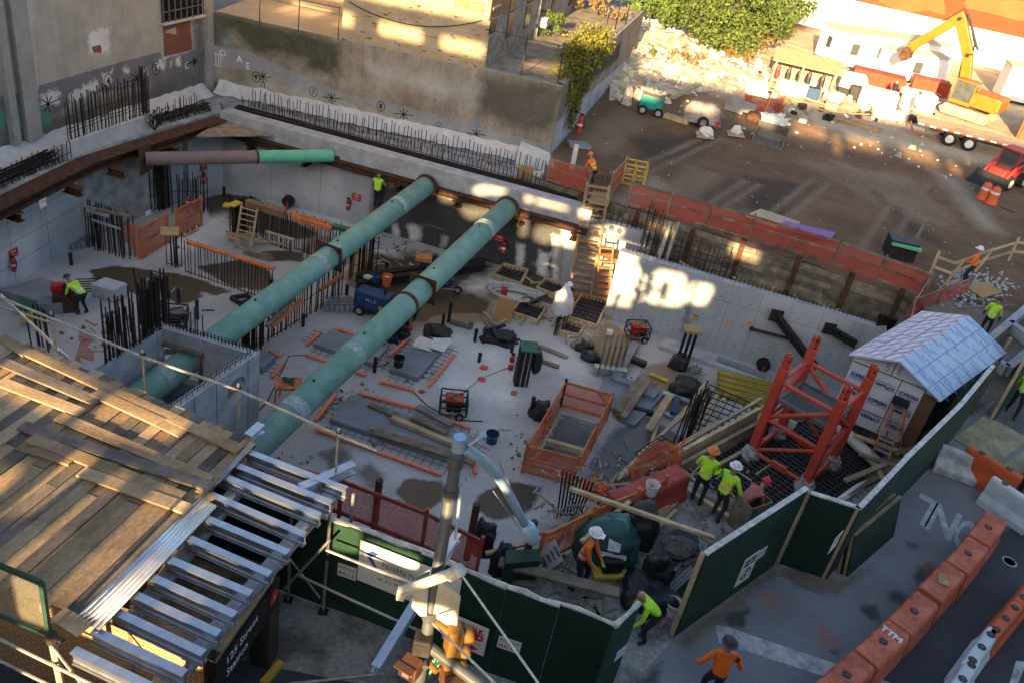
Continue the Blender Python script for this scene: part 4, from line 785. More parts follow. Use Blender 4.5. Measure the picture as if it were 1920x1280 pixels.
rebars('tall rebar curtain standing on the left wall of the chamber',row(G(192,684,-1.5),G(296,622,-1.5),42,.06,.18),lambda k:2.0-.2*k,ties=(.1,),seed=70,thick=1.2,hj=.2)
rebars('dense black rebar at the back corner of the chamber',row(G(258,622,-1.6),G(304,612,-1.6),34,.22,.3),1.9,name='rebar_column',seed=71,thick=1.5,hj=.15,ties=(.2,.9))
rebars('few thin bars on the back wall of the chamber',row(G(345,620,-1.5),G(385,632,-1.5),5,.05),.9,name='rebar_group',seed=72,hj=.3)
M().box(F(300,745)+Z*2,(1.6,.2,.25),rz=.5).build('steel_channel',m_grey,None,'short galvanised channel across the chamber by the deck edge','steel channel')
def pad(label,px,h=.22):
 q=[F(*p)for p in px];m=M();m.prism(q,Z*h);t=T('concrete_pad',label,'concrete pad',sum(q,Vector())/4);m.build('slab',m_slab,t,bevel=.015);m=M()
 c=sum(q,Vector())/4
 for i in range(4):
  a,b=q[i],q[(i+1)%4];d=(b-a).normalized();o=Vector((d.y,-d.x,0));
  if o.dot(a-c)<0:o=-o
  for k in range(int((b-a).length/.3)):p=a+d*(.15+k*.3)+Z*.06;m.bar(p,p+o*.62,.013,.013)
  m.bar(a+o*.3+Z*.075,b+o*.3+Z*.075,.01,.01)
 m.build('rebar_ends',m_rebar,t);return t
pad('grey concrete pad passing under the right green pipe',[(587,652),(616,627),(729,652),(701,690)])
pad('grey concrete pad with a black bucket and white sheets on it',[(729,699),(784,641),(838,651),(784,716)])
pad('large grey concrete pad with old timbers piled on it',[(617,793),(658,746),(893,828),(852,872)])
pad('small grey concrete pad beside the chamber corner',[(478,690),(496,667),(517,679),(492,702)],.3)
pad('partly hidden pad between the pipes',[(430,640),(440,632),(450,636),(441,645)],.1)
st=[((601,627),(575,650)),((634,621),(669,632)),((574,668),(615,681)),((657,695),(686,706)),((712,642),(727,647)),((763,640),(729,669)),((796,631),(838,647)),((851,668),(804,726)),((712,718),(775,734)),((630,741),(591,791)),((672,740),(782,769)),((788,770),(880,805)),((592,808),(828,893)),((884,826),(891,891)),((533,682),(510,710)),((505,660),(525,671))]
sn=['left of the pad under the right pipe','behind the pad under the right pipe','before the pipe pad, left of the pipe','before the pipe pad, right of the pipe','short piece showing behind the right pipe','between the pipe pad and the bucket pad','behind the white sheets','right of the bucket pad','in front of the bucket pad','left of the timber pad','behind the timber pad, left piece','behind the timber pad, right piece','longest one, in front of the timber pad','at the right end of the timber pad','beside the small pad by the chamber','behind the small pad by the chamber']
m_str=mat('orange_strip',(.75,.20,.09),.6,var=.12,scale=3,bump=0)
for(a,b),s in zip(st,sn):board(F(*a)+Z*.09,F(*b)+Z*.09,.12,.08,m_str,f'orange protective strip over bar ends, {s}','orange strip','protective_strip',group='orange strips around the pads')
def bucket(label,p,r,h,m_,name='bucket',fill=None,tilt=None):
 t=T(name,label,'bucket',p);M().lathe(p,[(r*.8,0),(r,h),(r*1.06,h),(r*1.06,h*.93),(r*.98,h*.93),(r*.9,h*.99),(r*.78,h*.12)],14).build('shell',m_,t,smooth=False)
 m=M();m.tube([p+Vector((-r,0,h*.9)),p+Vector((-r*.6,-r*.9,h*.8)),p+Vector((r*.6,-r*.9,h*.8)),p+Vector((r,0,h*.9))],.012,4);m.build('handle',m_grey,t)
 if fill:M().cyl(p+Z*h*.7,p+Z*h*.72,r*.86,12).build('contents',fill,t)
 return t
bucket('black bucket standing on the concrete pad',F(746,694)+Z*.22,.22,.42,m_dark)
m=M();c=F(808,654)+Z*.24;rng=random.Random(4)
for i in range(7):m.box(c+Vector((rng.uniform(-.5,.5),rng.uniform(-.35,.35),.02+i*.012)),(.75,.55,.012),rz=rng.uniform(-.6,.6))
m.build('paper_sacks',m_white,None,'white printed sheets flung over the concrete pad','sheets')
tm=[((727,785),(850,838),.3,.14,m_woodd),((733,797),(858,850),.22,.16,m_wood),((770,800),(835,830),.25,.25,m_woodd),((695,812),(840,862),.28,.06,m_woodd),((700,822),(890,880),.35,.05,m_woodd),((780,778),(845,812),.3,.12,mat('grey_timber',(.16,.15,.14),.9)),((690,770),(730,785),.2,.08,m_woodd),((800,815),(870,848),.15,.1,m_woodd)]
tn=['thick rear beam','yellowish square beam','squat block of beam','thin plank on the near edge','wide plank in front, below the pole','grey weathered slab','broken short plank at the left end','narrow batten at the right end']
for i,((a,b,w,h,mm),s)in enumerate(zip(tm,tn)):board(F(*a)+Z*(.3+.05*(i%3)),F(*b)+Z*(.3+.05*(i%3)),w,h,mm,f'{s} of the old timbers on the large pad','timber','old_timber',group='old timbers on the large pad')
stb=[((370,598),(370,565)),((335,567),(335,543)),((134,497),(131,478)),((841,603),(839,567)),((890,640),(891,617)),((906,643),(910,614)),((959,660),(960,630)),((898,678),(899,661)),((702,697),(703,668)),((718,653),(719,637)),((994,778),(1001,742)),((650,553),(650,535)),((777,597),(778,577)),((725,503),(725,493)),((470,385),(471,370)),((420,368),(420,353)),((508,548),(510,525)),((316,560),(316,546)),((568,612),(569,590)),((988,598),(990,585))]
sd=['by the right end of the grey tub','on the brown stain left of the left pipe','against the left wall','with a grey elbow at its foot, right of the right pipe','left one of the pair near the dark rubbish heap','taller one of the pair near the dark rubbish heap','in front of the dark rubbish heap','short one in the open floor left of the red extinguisher','standing at the front corner of the pad under the pipe','right behind the pad under the pipe','tall one left of the orange fenced shaft','beside the stack of grey pipe fittings','between the right pipe and the brown stain','small one on the wet stain behind the right pipe','behind the rebar with the brown beam','at the foot of the far corner','at the end of the long dark board','squat one on the brown stain','by the rebar foot under the left pipe','beside the rebar frame with the dark rag']
m_stub=mat('black_pipe',(.02,.022,.025),.5,bump=0)
for(a,b),s in zip(stb,sd):
 p=F(*a);d=p-Vector((0,0,CAMH));h=max(.3,math.hypot(b[0]-a[0],b[1]-a[1])*d.length/FPX/.86);t=T('pipe_stub',f'black plastic pipe stub {s}','pipe stub',p,'pipe stubs in the pit floor')
 M().cyl(p-Z*.02,p+Z*h,.075,10).build('pipe',m_stub,t);M().lathe(p+Z*(h-.02),[(.085,-.1),(.09,0),(.055,.005),(.05,-.1)],10).build('collar',m_stub,t)
p=F(841,603);m=M();m.cyl(p+Vector((.1,-.1,.08)),p+Vector((1.0,-.25,.08)),.12,10);m.cyl(p+Vector((1.0,-.25,.02)),p+Vector((1.02,-.2,.3)),.12,10);m.build('pipe_elbow',MC['grey_bars'],None,'grey elbow of pipe lying at the foot of the tall stub','pipe elbow')
def wheel(t,c,ax,r,w,m_=None,rim=None,part='wheel'):
 ax=Vector(ax).normalized();wp=P(part,c,t);M().lathe(c-ax*w/2,[(r*.55,0),(r*.92,0),(r,w*.2),(r,w*.8),(r*.92,w),(r*.55,w)],16,ax=ax).build('tyre',m_ or m_rub,wp);M().cyl(c-ax*w*.52,c+ax*w*.52,r*.56,12).build('rim',rim or m_grey,wp);return wp
def generator(label,p,rz,L=.95,wd=.7,h=.75,body=None,cable=True,frame=None):
 t=T('generator',label,'generator',p);X=Vector((math.cos(rz),math.sin(rz),0));Y=Vector((-math.sin(rz),math.cos(rz),0));fr=M()
 C_=[p+X*sx*L/2+Y*sy*wd/2 for sx,sy in((-1,-1),(1,-1),(1,1),(-1,1))]
 for i in range(4):
  a,b=C_[i],C_[(i+1)%4];fr.cyl(a+Z*.16,a+Z*h,.03,6)
  for z in(.16,h*.6,h):fr.cyl(a+Z*z,b+Z*z,.03,6)
 fr.cyl(C_[0]+Z*h,C_[2]+Z*h,.02,5);fr.build('frame',frame or m_dark,t)
 M().box(p+Z*(h*.5),(L*.55,wd*.7,h*.45),X=X,Y=Y,Zv=Z).build('engine',body or m_rustd,t,bevel=.04)
 M().box(p+Z*(h*.84)+X*.02,(L*.7,wd*.75,h*.2),X=X,Y=Y,Zv=Z).build('fuel_tank',body or m_red,t,bevel=.05)
 M().box(p+Z*(h*.5)-Y*(wd*.36)+X*.1,(L*.4,.05,h*.3),X=X,Y=Y,Zv=Z).build('control_panel',m_dark,t);M().cyl(p+X*L*.3+Z*h*.5,p+X*L*.46+Z*h*.5,.09,10).build('muffler',m_rust,t)
 for s in(-1,1):wheel(t,p+X*L*.25+Y*s*(wd/2+.06)+Z*.16,Y,.16,.1)
 if cable:
  m=M();rng=random.Random(1)
  m.tube([p+Vector((rng.uniform(-.25,.25),rng.uniform(-.35,.1),h+.05+rng.uniform(0,.08)))for _ in range(14)]+[p-Y*.5+Z*.2,p-Y*.6+Z*.03],.018,5);m.build('cable',mat('tan_cable',(.35,.2,.06),.7),t)
 return t
generator('black framed generator with brown cable, in the open floor right of the timber pad',F(848,773),.15,1.0,.8,.8)
generator('red topped generator by the foot of the pale wall',F(1192,634),.3,.95,.75,.75,m_red)
generator('dark generator frame beside the rebar at the back of the chamber',F(326,610),.25,1.0,.8,.75,MC['grey_bars'],False)
t=T('welding_machine','blue welding machine with a black cover on wheels beside the right pipe','welder',F(700,590));p=F(700,590);X=Vector((.97,-.2,0)).normalized();Y=Vector((.2,.97,0)).normalized()
M().box(p+Z*.75,(1.5,.75,.8),X=X,Y=Y,Zv=Z).build('housing',m_blue,t,bevel=.06);M().box(p+Z*.3,(1.4,.7,.12),X=X,Y=Y,Zv=Z).build('chassis',m_dark,t)
M().box(p+Z*.75-X*.77,(.06,.7,.75),X=X,Y=Y,Zv=Z).build('end_cover',m_dark,t)
for sx in(-.5,.5):
 for sy in(-.4,.4):wheel(t,p+X*sx+Y*sy+Z*.24,Y,.24,.14)
m=M();m.cyl(p+X*.45+Z*1.15,p+X*.45+Z*1.45,.05,8);m.build('exhaust',m_rustd,t);text('M L D',.2,m_white,p-Y*.382+Z*.85,X,Z,t,'lettering')
bucket('orange water cooler on top of the blue welding machine',F(729,568)+Vector((-.1,-.5,1.15)),.22,.5,m_orange,'water_cooler',m_white)
bucket('small blue keg beside the orange cooler',F(729,568)+Vector((-.6,-.4,1.15)),.17,.4,m_blue,'keg')
M().ell(F(693,556)+Vector((-.1,-.4,1.2)),(.25,.18,.08),8,5,.3,2).build('rag',m_white,None,'white rag lying on the welding machine','rag')
t=T('work_bench','small tan bench with tools in front of the blue welder','bench',F(726,604));p=F(726,604);M().box(p+Z*.7,(.9,.5,.05),rz=.4).build('top',m_orail,t)
for sx,sy in((-1,-1),(1,-1),(1,1),(-1,1)):M().cyl(p+Vector((sx*.35,sy*.2,0)),p+Vector((sx*.32,sy*.18,.68)),.03,6).build('leg',m_rustd,t)
t=T('work_bench','orange legged bench with dark cable heap at the foot of the right pipe','bench',F(540,750));p=F(540,750);M().box(p+Z*.75,(.95,.7,.1),rz=.3).build('top',m_orail,t)
for sx,sy in((-1,-1),(1,-1),(1,1),(-1,1)):M().cyl(p+Vector((sx*.4,sy*.28,0)),p+Vector((sx*.38,sy*.26,.7)),.035,6).build('leg',m_orail,t)
m=M();rng=random.Random(3);m.tube([p+Vector((rng.uniform(-.3,.3),rng.uniform(-.2,.2),.83+rng.uniform(0,.12)))for _ in range(18)],.03,5);m.build('cable_heap',m_green,t)
def cable(label,pts,r=.02,m_=None,z=.03):return M().tube(pts,r,5).build('cable',m_ or m_black,None,label,'cable')
cable('black cable curving from the bench to the right pipe',[F(482,772)+Z*.03,F(500,755)+Z*.03,F(515,735)+Z*.3,F(540,720)+Z*1.3,F(575,710)+Z*1.1])
cable('black cable snaking from under the right pipe past the pad',[F(690,655)+Z*.03,F(715,650)+Z*.2,F(740,640)+Z*.03,F(762,620)+Z*.03,F(775,600)+Z*.03,F(790,575)+Z*.03])
cable('thin black cable lying right of the timber pad',[F(775,735)+Z*.03,F(800,760)+Z*.03,F(850,788)+Z*.03,F(905,790)+Z*.03])
cable('pale thin hose looping from the generator',[F(870,735)+Z*.02,F(900,710)+Z*.02,F(950,690)+Z*.02,F(990,685)+Z*.02],.015,MC['tan_cable'])
t=T('air_compressor','small red compressor on wheels next to the right pipe','compressor',F(756,625));p=F(756,625);M().cyl(p+Vector((-.3,0,.35)),p+Vector((.3,0,.35)),.2,12).build('tank',m_red,t);M().box(p+Z*.62,(.4,.3,.25)).build('motor',m_dark,t)
for s in(-1,1):wheel(t,p+Vector((.2,s*.22,.14)),(0,1,0),.14,.08)
def tarp(label,c,r,seed,m_=None,name='tarp',cat='tarp',jit=.35):
 vs=[];fs=[];nu,nv=26,13;sd=Vector((seed*3.1,seed*1.7,0));k=1/max(r)
 for j in range(nv+1):
  ph=math.pi*.62*j/nv
  for i in range(nu):
   th=6.2832*i/nu;d=Vector((math.sin(ph)*math.cos(th),math.sin(ph)*math.sin(th),max(-.3,math.cos(ph))));e=Vector([math.copysign(abs(q)**.75,q)for q in d])
   n=mnoise.noise(d*1.6+sd)*.9*jit+mnoise.noise(d*4.5+sd)*.55*jit+abs(mnoise.noise(d*9+sd))*.3*jit;e=e*(1+n);vs.append(c+Vector((e.x*r[0],e.y*r[1],max(-.02,e.z*r[2]*1.25+r[2]*.25*(j<nv)))))
 for j in range(nv):
  for i in range(nu):fs.append((j*nu+i,(j+1)*nu+i,(j+1)*nu+(i+1)%nu,j*nu+(i+1)%nu))
 m=M();m.add(vs,fs);return m.build(name,m_ or m_tarp,None,label,cat,smooth=jit<.5)
tarp('black tarp bundled round a pipe stub right of the right pipe',F(820,630),(.6,.4,.3),5)
M().cyl(F(828,622),F(828,622)+Z*.9,.07,8).build('pipe_stub',m_stub,None,'black stub rising out of the bundled tarp','pipe stub')
tarp('dark heap of rags and rubber in the middle of the floor',F(935,638),(.65,.45,.25),6,None,'rubbish_heap','rubbish',.8)
board(F(905,628)+Z*.2,F(945,620)+Z*.3,.15,.08,m_dark,'black plank sticking out of the dark rag heap');board(F(950,640)+Z*.1,F(975,640)+Z*.1,.12,.05,m_rustd,'dark flat bar right of the dark rag heap')
tarp('upper dark blue bag near the tan puddle',F(1096,655),(.42,.33,.26),7,None,'bag','bag');tarp('lower dark blue bag near the tan puddle',F(1106,673),(.42,.32,.26),8,None,'bag','bag')
tarp('black bag leaning on the orange fenced shaft',F(1012,782),(.4,.3,.45),9,None,'bag','bag');tarp('black rags beside the right pipe by the compressor',F(732,632),(.5,.4,.5),10,None,'rags','rags',.8)
bucket('red and white paint bucket by the small rebar frame',F(1070,645),.2,.35,m_white,'bucket',m_red);tarp('olive cloth sack beside the paint bucket',F(1082,648),(.35,.3,.25),12,mat('olive_cloth',(.25,.22,.12),.9),'sack','sack')
M().cyl(F(1136,628)+Z*.15,F(1146,630)+Z*.15,.17,10).build('paper_cup',m_white,None,'white tub lying on the tan puddle','tub')
bucket('blue bucket lying alone right of the timber pad',F(921,828),.24,.42,m_blue)
M().box(F(900,822)+Z*.02,(.5,.06,.03),rz=.6).build('steel_rod',MC['grey_bars'],None,'short grey rod with a knob left of the blue bucket','rod')
for i,px in enumerate(((907,690),(963,738),(790,735),(903,712))):M().ell(F(*px)+Z*.04,(.16,.12,.08),8,5,.4,i).build('floor_plug',m_orange,None,['orange floor plug on the open floor under the extinguisher','orange floor plug left of the fenced shaft','orange floor plug by the bucket pad','faint orange floor plug in the middle floor'][i],'plug')
m=M();p=F(205,554);m.prism([p+Vector((-.6,-.35,.0)),p+Vector((.45,-.5,0)),p+Vector((.7,.25,0)),p+Vector((-.35,.4,0))],Z*.62);m.build('concrete_block',mat('block_grey',(.40,.42,.44),.85,var=.1),None,'large pale grey block with sleeves on top, behind the brown stain','block',bevel=.08)
m=M();p=F(75,555);m.prism([p+Vector((-1.3,-.6,0)),p+Vector((.6,-.9,0)),p+Vector((1.2,.5,0)),p+Vector((-.4,.9,0))],Z*.35);m.build('stone_slab',m_slab,None,'flat grey slab left of the bending worker','slab',bevel=.05)
t=T('cutting_saw','red cutting saw on a brown box in front of the bending worker','saw',F(125,578));p=F(125,578);M().box(p+Z*.35,(.9,.8,.7),rz=.5).build('stand',m_rust,t);M().box(p+Vector((-.3,.1,.85)),(.55,.35,.3),rz=.5).build('motor',m_red,t,bevel=.04);M().cyl(p+Vector((.1,-.1,.85)),p+Vector((.14,-.05,.85)),.3,16).build('blade',m_dark,t)
M().box(F(97,582)+Z*.25,(.9,.6,.5),rz=.4).build('grey_box',m_slab,None,'pale box next to the cutting saw','box',bevel=.03)
tarp('dark jacket thrown on the slab near the yellow hose',F(60,585),(.6,.35,.25),14,m_green,'jacket','jacket');m=M();rng=random.Random(8);p=F(60,610);m.tube([p+Vector((rng.uniform(-.5,.5),rng.uniform(-.3,.3),.1+rng.uniform(0,.5)))for _ in range(22)],.04,5);m.build('hose_coil',m_yel,None,'tangled yellow hose in the near left of the pit','hose')
m=M();p=F(118,545)
for i in range(7):a=F(100+i*7,556-i*5);m.bar(a+Z*.05,a+Vector((1.1,.6,.05)),.03,.03)
m.build('rebar_mat',m_rebar,None,'loose grid of bars behind the bending worker','rebar')
def fittings(label,c,nx,ny,rz,group=None,sp=.22):
 t=T('pipe_fittings',label,'fittings',c);X=Vector((math.cos(rz),math.sin(rz),0));Y=Vector((-math.sin(rz),math.cos(rz),0))
 for i in range(nx):
  for j in range(ny):p=c+X*(i*sp)+Y*(j*sp*1.2);M().lathe(p,[(.06,0),(.07,.12),(.095,.13),(.095,.3),(.06,.31),(.055,.15)],9).build('fitting',m_grey,t)
 for j in(0,ny-1):M().bar(c+X*-.15+Y*(j*sp*1.2-.15),c+X*(nx*sp+.05)+Y*(j*sp*1.2-.15),.05,.06).build('rail',m_grey,t)
 return t
fittings('rows of grey shoring couplers beside the left pipe curtain',F(612,585),8,4,.35);fittings('row of grey couplers against the left wall',F(138,470),6,2,1.15,sp=.25)
m=M();p=F(449,567);
for a,b in(((433,562),(450,572)),((462,555),(470,566)),((433,562),(463,557)),((447,573),(470,566))):m.bar(F(*a)+Z*.08,F(*b)+Z*.08,.14,.16)
m.build('steel_spacer',m_rustd,None,'small black steel frame on the floor left of the left pipe','frame')
board(F(378,583)+Z*.03,F(402,583)+Z*.03,.05,.04,m_woodd,'thin stick on the floor near the small black frame')
for a,b,s in(((667,530),(908,499),'rear rusty steel beam lying behind the right pipe'),((668,543),(905,506),'front rusty steel beam lying behind the right pipe')):
 m=M();ibeam(m,F(*a)+Z*.22,F(*b)+Z*.22,.32,.42,.04,.04);m.build('steel_beam',m_rustd,None,s,'steel beam')
def wheelbarrow(label,p,rz,m_,load,steel=m_grey):
 t=T('wheelbarrow',label,'wheelbarrow',p);X=Vector((math.cos(rz),math.sin(rz),0));Y=Vector((-math.sin(rz),math.cos(rz),0));q=lambda x,y,z:p+X*x+Y*y+Z*z
 rim=[q(.55*math.cos(a)*(1.1 if math.cos(a)>0 else .95),.42*math.sin(a),.68+.06*math.cos(a))for a in[k*math.pi/8 for k in range(16)]];bot=[q(.32*math.cos(a),.25*math.sin(a),.33)for a in[k*math.pi/8 for k in range(16)]]
 m=M();m.add(rim+bot,[(i,16+i,16+(i+1)%16,(i+1)%16)for i in range(16)]+[tuple(range(16,32))]);o=m.build('tray',m_,t,smooth=True);o.modifiers.new('th','SOLIDIFY').thickness=.03
 if load:M().ell(q(0,0,.58),(.48,.36,.17),14,8,.2,3).build('load',load,t)
 for s in(-1,1):M().tube([q(.75,s*.06,.25),q(.2,s*.2,.3),q(-.5,s*.28,.42),q(-1.05,s*.3,.62)],.03,6).build('handle',steel,t);M().tube([q(-.15,s*.22,.33),q(-.35,s*.25,.0),q(-.5,s*.26,.38)],.02,5).build('leg',steel,t)
 wheel(t,q(.78,0,.2),Y,.2,.1);return t
wheelbarrow('blue wheelbarrow half hidden behind the right pipe',F(826,548),.2,m_blue,m_rub)
def form(label,px,n,hgt=.3):
 q=[F(*p)for p in px];c=sum(q,Vector())/4;t=T('formwork_frame',label,'formwork',c)
 for i in range(4):
  a,b=q[i],q[(i+1)%4];M().bar(a+Z*hgt/2,b+Z*hgt/2,.08,hgt).build('side_board',m_wood,t)
  d=(b-a).normalized();o=Vector((d.y,-d.x,0));o=o if o.dot((a+b)/2-c)>0 else-o
  if i!=1:M().bar((a+b)/2+o*.05+Z*hgt*.9,(a+b)/2+o*.55+Z*.03,.09,.05).build('brace',m_wood,t)
 m=M()
 for k in range(1,n):f=k/n;m.bar(lerp(q[0],q[1],f)+Z*.16,lerp(q[3],q[2],f)+Z*.16,.03,.03);m.bar(lerp(q[0],q[3],f)+Z*.2,lerp(q[1],q[2],f)+Z*.2,.03,.03)
 m.build('rebar_grid',m_rebar,t);m=M();m.prism([p_+Z*.02 for p_ in q],Z*.03);m.build('blinding',mat('wet_blinding',(.09,.085,.10),.5,var=.3,scale=2),t);return t
form('timber form with rebar grid nearest the back wall',[(923,523),(943,503),(988,514),(974,540)],6)
form('timber form with rebar grid beside the big ladder foot',[(1005,548),(1022,530),(1062,542),(1042,562)],6)
form('timber form with rebar grid and a dark rag on its rim',[(958,594),(976,570),(1023,584),(1006,610)],7)
form('largest timber form, full of wet sand, at the corner of the pale wall',[(1060,601),(1090,559),(1138,571),(1117,619)],7)
form('smallest timber form in front of the largest one',[(1047,628),(1060,607),(1094,620),(1082,637)],4)
M().tube([F(993,580)+Z*.4,F(1005,580)+Z*.5,F(1018,574)+Z*.55,F(1022,572)+Z*.5],.12,6,taper=.5).build('rag',m_tarp,None,'dark rag draped over the rim of a rebar form','rag')
c0,c1=F(925,603),F(957,607);m=M();m.prism([c0,c1,c1+Z*1.05+Vector((.05,.3,0)),c0+Z*1.1+Vector((.05,.3,0))],Vector((0,.04,0)));m.build('plywood_board',mat('tan_ply',(.36,.21,.08),.8,var=.1),None,'tan plywood board standing upright beside the rebar form','plywood')
t=T('timber_pallet','broken dark timber pallet in front of the standing plywood','pallet',F(932,614))
for i in range(6):a=F(908+i*6,603+i*3);M().bar(a+Z*.12,a+Vector((.55,-1.1,.12)),.12,.03).build('slat',m_woodd,t)
for a,b in(((905,592),(921,607)),((935,612),(948,607))):M().bar(F(*a)+Z*.2,F(*b)+Z*.2,.1,.08).build('batten',m_wood,t)
m=M();rng=random.Random(14);p=F(965,560)
for k in range(5):m.tube([p+Vector((math.cos(a)*(1.0+.1*k)+rng.uniform(-.1,.1),math.sin(a)*(.5+.06*k),.1+k*.05+rng.uniform(0,.1)))for a in np.linspace(0,6,18)],.06,6)
m.build('hose_coil',mat('grey_hose',(.38,.40,.38),.7,var=.2),None,'coil of grey hoses beside the rebar forms','hose')
M().box(F(943,562)+Z*.35,(.3,.3,.6)).build('red_pump',m_red,None,'small red pump next to the coil of grey hoses','pump',bevel=.05)
m=M();m.tube([F(990,575)+Z*.1]+[F(985+12*math.cos(a),568+7*math.sin(a))+Z*.1 for a in np.linspace(0,6.3,14)],.03,5);m.build('hose_loop',m_green,None,'loop of green hose by the coil of grey hoses','hose')
for a,b,s in(((1010,650),(1063,672),'pale plank on the floor below the small form'),((997,673),(1048,690),'brown plank behind the red fire extinguisher')):board(F(*a)+Z*.06,F(*b)+Z*.06,.2,.1,m_woodd,s)
t=T('column_form','dark column form with a green top and a coat hung on it','column form',F(975,718));p=F(975,718);M().box(p+Z*.85,(.55,.5,1.7),rz=.2).build('shell',m_rustd,t);M().box(p+Z*1.73+Vector((.1,.1,0)),(.75,.8,.07),rz=.2).build('top_plate',m_green,t,bevel=.02)
m=M()
for k in(-.2,0,.2):m.cyl(p+Vector((k,-.27,0)),p+Vector((k,-.27,1.7)),.025,5)
m.build('bars',m_grey,t);M().tube([p+Vector((.35,.1,1.75)),p+Vector((.5,.1,1.3)),p+Vector((.52,.1,.75)),p+Vector((.48,.12,.55))],.22,8,taper=[.9,1,.9,.5]).build('coat',m_tarp,t,smooth=True)
def extinguisher(label,p,lean=0,sc=1.0):
 t=T('fire_extinguisher',label,'extinguisher',p);M().lathe(p,[(.09*sc,0),(.1*sc,.03),(.1*sc,.48*sc),(.05*sc,.56*sc),(.03*sc,.6*sc)],12).build('cylinder',m_red,t);M().box(p+Z*.64*sc,(.14*sc,.05,.08*sc)).build('valve',m_dark,t);M().tube([p+Vector((.06,0,.62*sc)),p+Vector((.16*sc,-.02,.5*sc)),p+Vector((.14*sc,-.03,.2*sc))],.018,5).build('hose',m_dark,t);M().cyl(p+Z*.25*sc,p+Z*.33*sc,.102*sc,12).build('label_band',m_white,t);return t
extinguisher('red fire extinguisher standing on the floor by the coat',F(957,692),sc=1.2)
ws=Vector((0,-.14,0))
extinguisher('extinguisher on the back wall under a red sign, near the worker on the ladder',W(653,392,A0,B1)+ws,sc=1.0)
extinguisher('fire extinguisher on the black stained back wall',W(944,472,A0,B1)+ws,sc=1.0)
extinguisher('fire extinguisher on the left pit wall',W(20,507,L0,L1)+Vector((.15,0,0)),sc=1.0)
extinguisher('fire extinguisher hanging on the orange netting fence',F(355,415)+Vector((.1,-.3,.9)),sc=.95)
extinguisher('fire extinguisher on the far corner wall beside the tall rebar',W(378,342,Vector((-17.6,40.3,0)),A0)+Vector((.15,-.1,0)),sc=.95)
def sign(label,p,X,w,h,m_,txt=(),name='wall_sign',N=None):
 X=Vector(X).normalized();N=X.cross(Z)if N is None else Vector(N);t=T(name,label,'sign',p);Y=N.cross(X)if N.cross(X).z>0 else-N.cross(X)
 M().box(p+N*.012,(w,.015,h),X=X,Y=N,Zv=Y).build('plate',m_,t)
 for s,sz,dy,mm in txt:text(s,sz,mm,p+N*.02+Y*dy,X,Y,t,'lettering',.004)
 return t
for px,s,a,b in(((668,370),'small red sign on the back wall above the extinguisher',A0,B1),((936,447),'small red sign on the black stained back wall',A0,B1),((25,474),'small red sign on the left pit wall',L0,L1),((381,313),'small red sign in the far corner',Vector((-17.6,40.3,0)),A0)):
 sign(s,W(*px,a,b)+Vector((.02,-.03,0)),(Vector(b)-Vector(a)),.5,.36,m_red,[('FIRE',.15,.07,m_white),('EXTINGUISHER',.055,-.08,m_white)])
sign('small white caution plate on the rusty wale beam',W(59,376,wl0,wl1)+Vector((.48,-.05,0)),wl1-wl0,.4,.34,m_white,[('CAUTION',.08,.06,m_red)])
sign('small pale tag on the orange fence',F(284,440)+Vector((0,-.2,1.2)),F(311,410)-F(264,430),.35,.22,m_white)
def reel(label,p):
 t=T('hose_reel',label,'reel',p);M().lathe(p-Vector((0,.1,0)),[(.1,0),(.3,0),(.3,.06),(.18,.08),(.18,.2),(.3,.22),(.3,.28),(.1,.28)],16,ax=(0,-1,0)).build('drum',m_dark,t);M().box(p-Vector((0,.25,.3)),(.1,.3,.6)).build('stand',m_red,t);return t
reel('dark hose reel at the foot of the back wall',F(546,385)+Vector((0,-.3,.45)));reel('dark round reel at the foot of the pale wall by the crane',W(1430,672,F0,F1)+Vector((-.1,-.45,.1)))
def ladder(label,a,b,w,m_,n,r=.045,side=None,flat=False):
 a,b=Vector(a),Vector(b);d=(b-a).normalized();s=(side or Vector((1,0,0)));s=(s-d*s.dot(d)).normalized();t=T('ladder',label,'ladder',a)
 for k in(-.5,.5):M().bar(a+s*w*k,b+s*w*k,r*2,r*2.4,up=d.cross(s)).build('rail',m_,t)
 for i in range(n):
  c=lerp(a,b,(i+.5)/n)
  if flat:M().box(c,(w-.1,.22,.04),X=s,Y=Vector((0,1,0)),Zv=Z).build('tread',m_,t)
  else:M().cyl(c-s*w*.5,c+s*w*.5,r*.75,6).build('rung',m_,t)
 return t
m_lad=mat('ladder_timber',(.34,.22,.13),.85,var=.25,scale=3)
bt=F(1086,558);tp=W(1125,345,LGa,LGb);tp=Vector((tp.x-.1,tp.y-.5,.9))
ladder('tall broad timber ladder up to the gap in the red fence',bt,tp,1.05,m_lad,17,.06,Vector((1,-.1,0)),True)
bt2=F(1128,570);ladder('shorter orange ladder leaning at the corner of the pale wall',bt2+Vector((0,.2,0)),W(1152,470,F0,F1)+Vector((-.35,.5,0)),.6,m_orail,9,.04,Vector((1,0,0)),True)
ladder('pale wooden ladder leaning on the rebar with the brown beam',F(455,470),G(468,388,ZP+2.1),.75,m_wood,8,.04,Vector((1,0,0)))
t=T('timber_trestle','yellow timber trestle lying at the foot of the wooden ladder','trestle',F(470,455))
for a,b in(((424,448),(540,473)),((428,458),(500,466)),((425,446),(428,460)),((485,458),(502,466)),((430,452),(480,452)),((448,440),(447,472)),((468,440),(470,475))):M().bar(F(*a)+Z*.35,F(*b)+Z*.35,.09,.09).build('batten',m_wood,t)
M().box(lerp(bt,tp,.0)+Vector((.0,-.1,.1)),(1.2,.08,.12)).build('orange_board',m_orange,None,'bright orange board across the foot of the tall ladder','board')
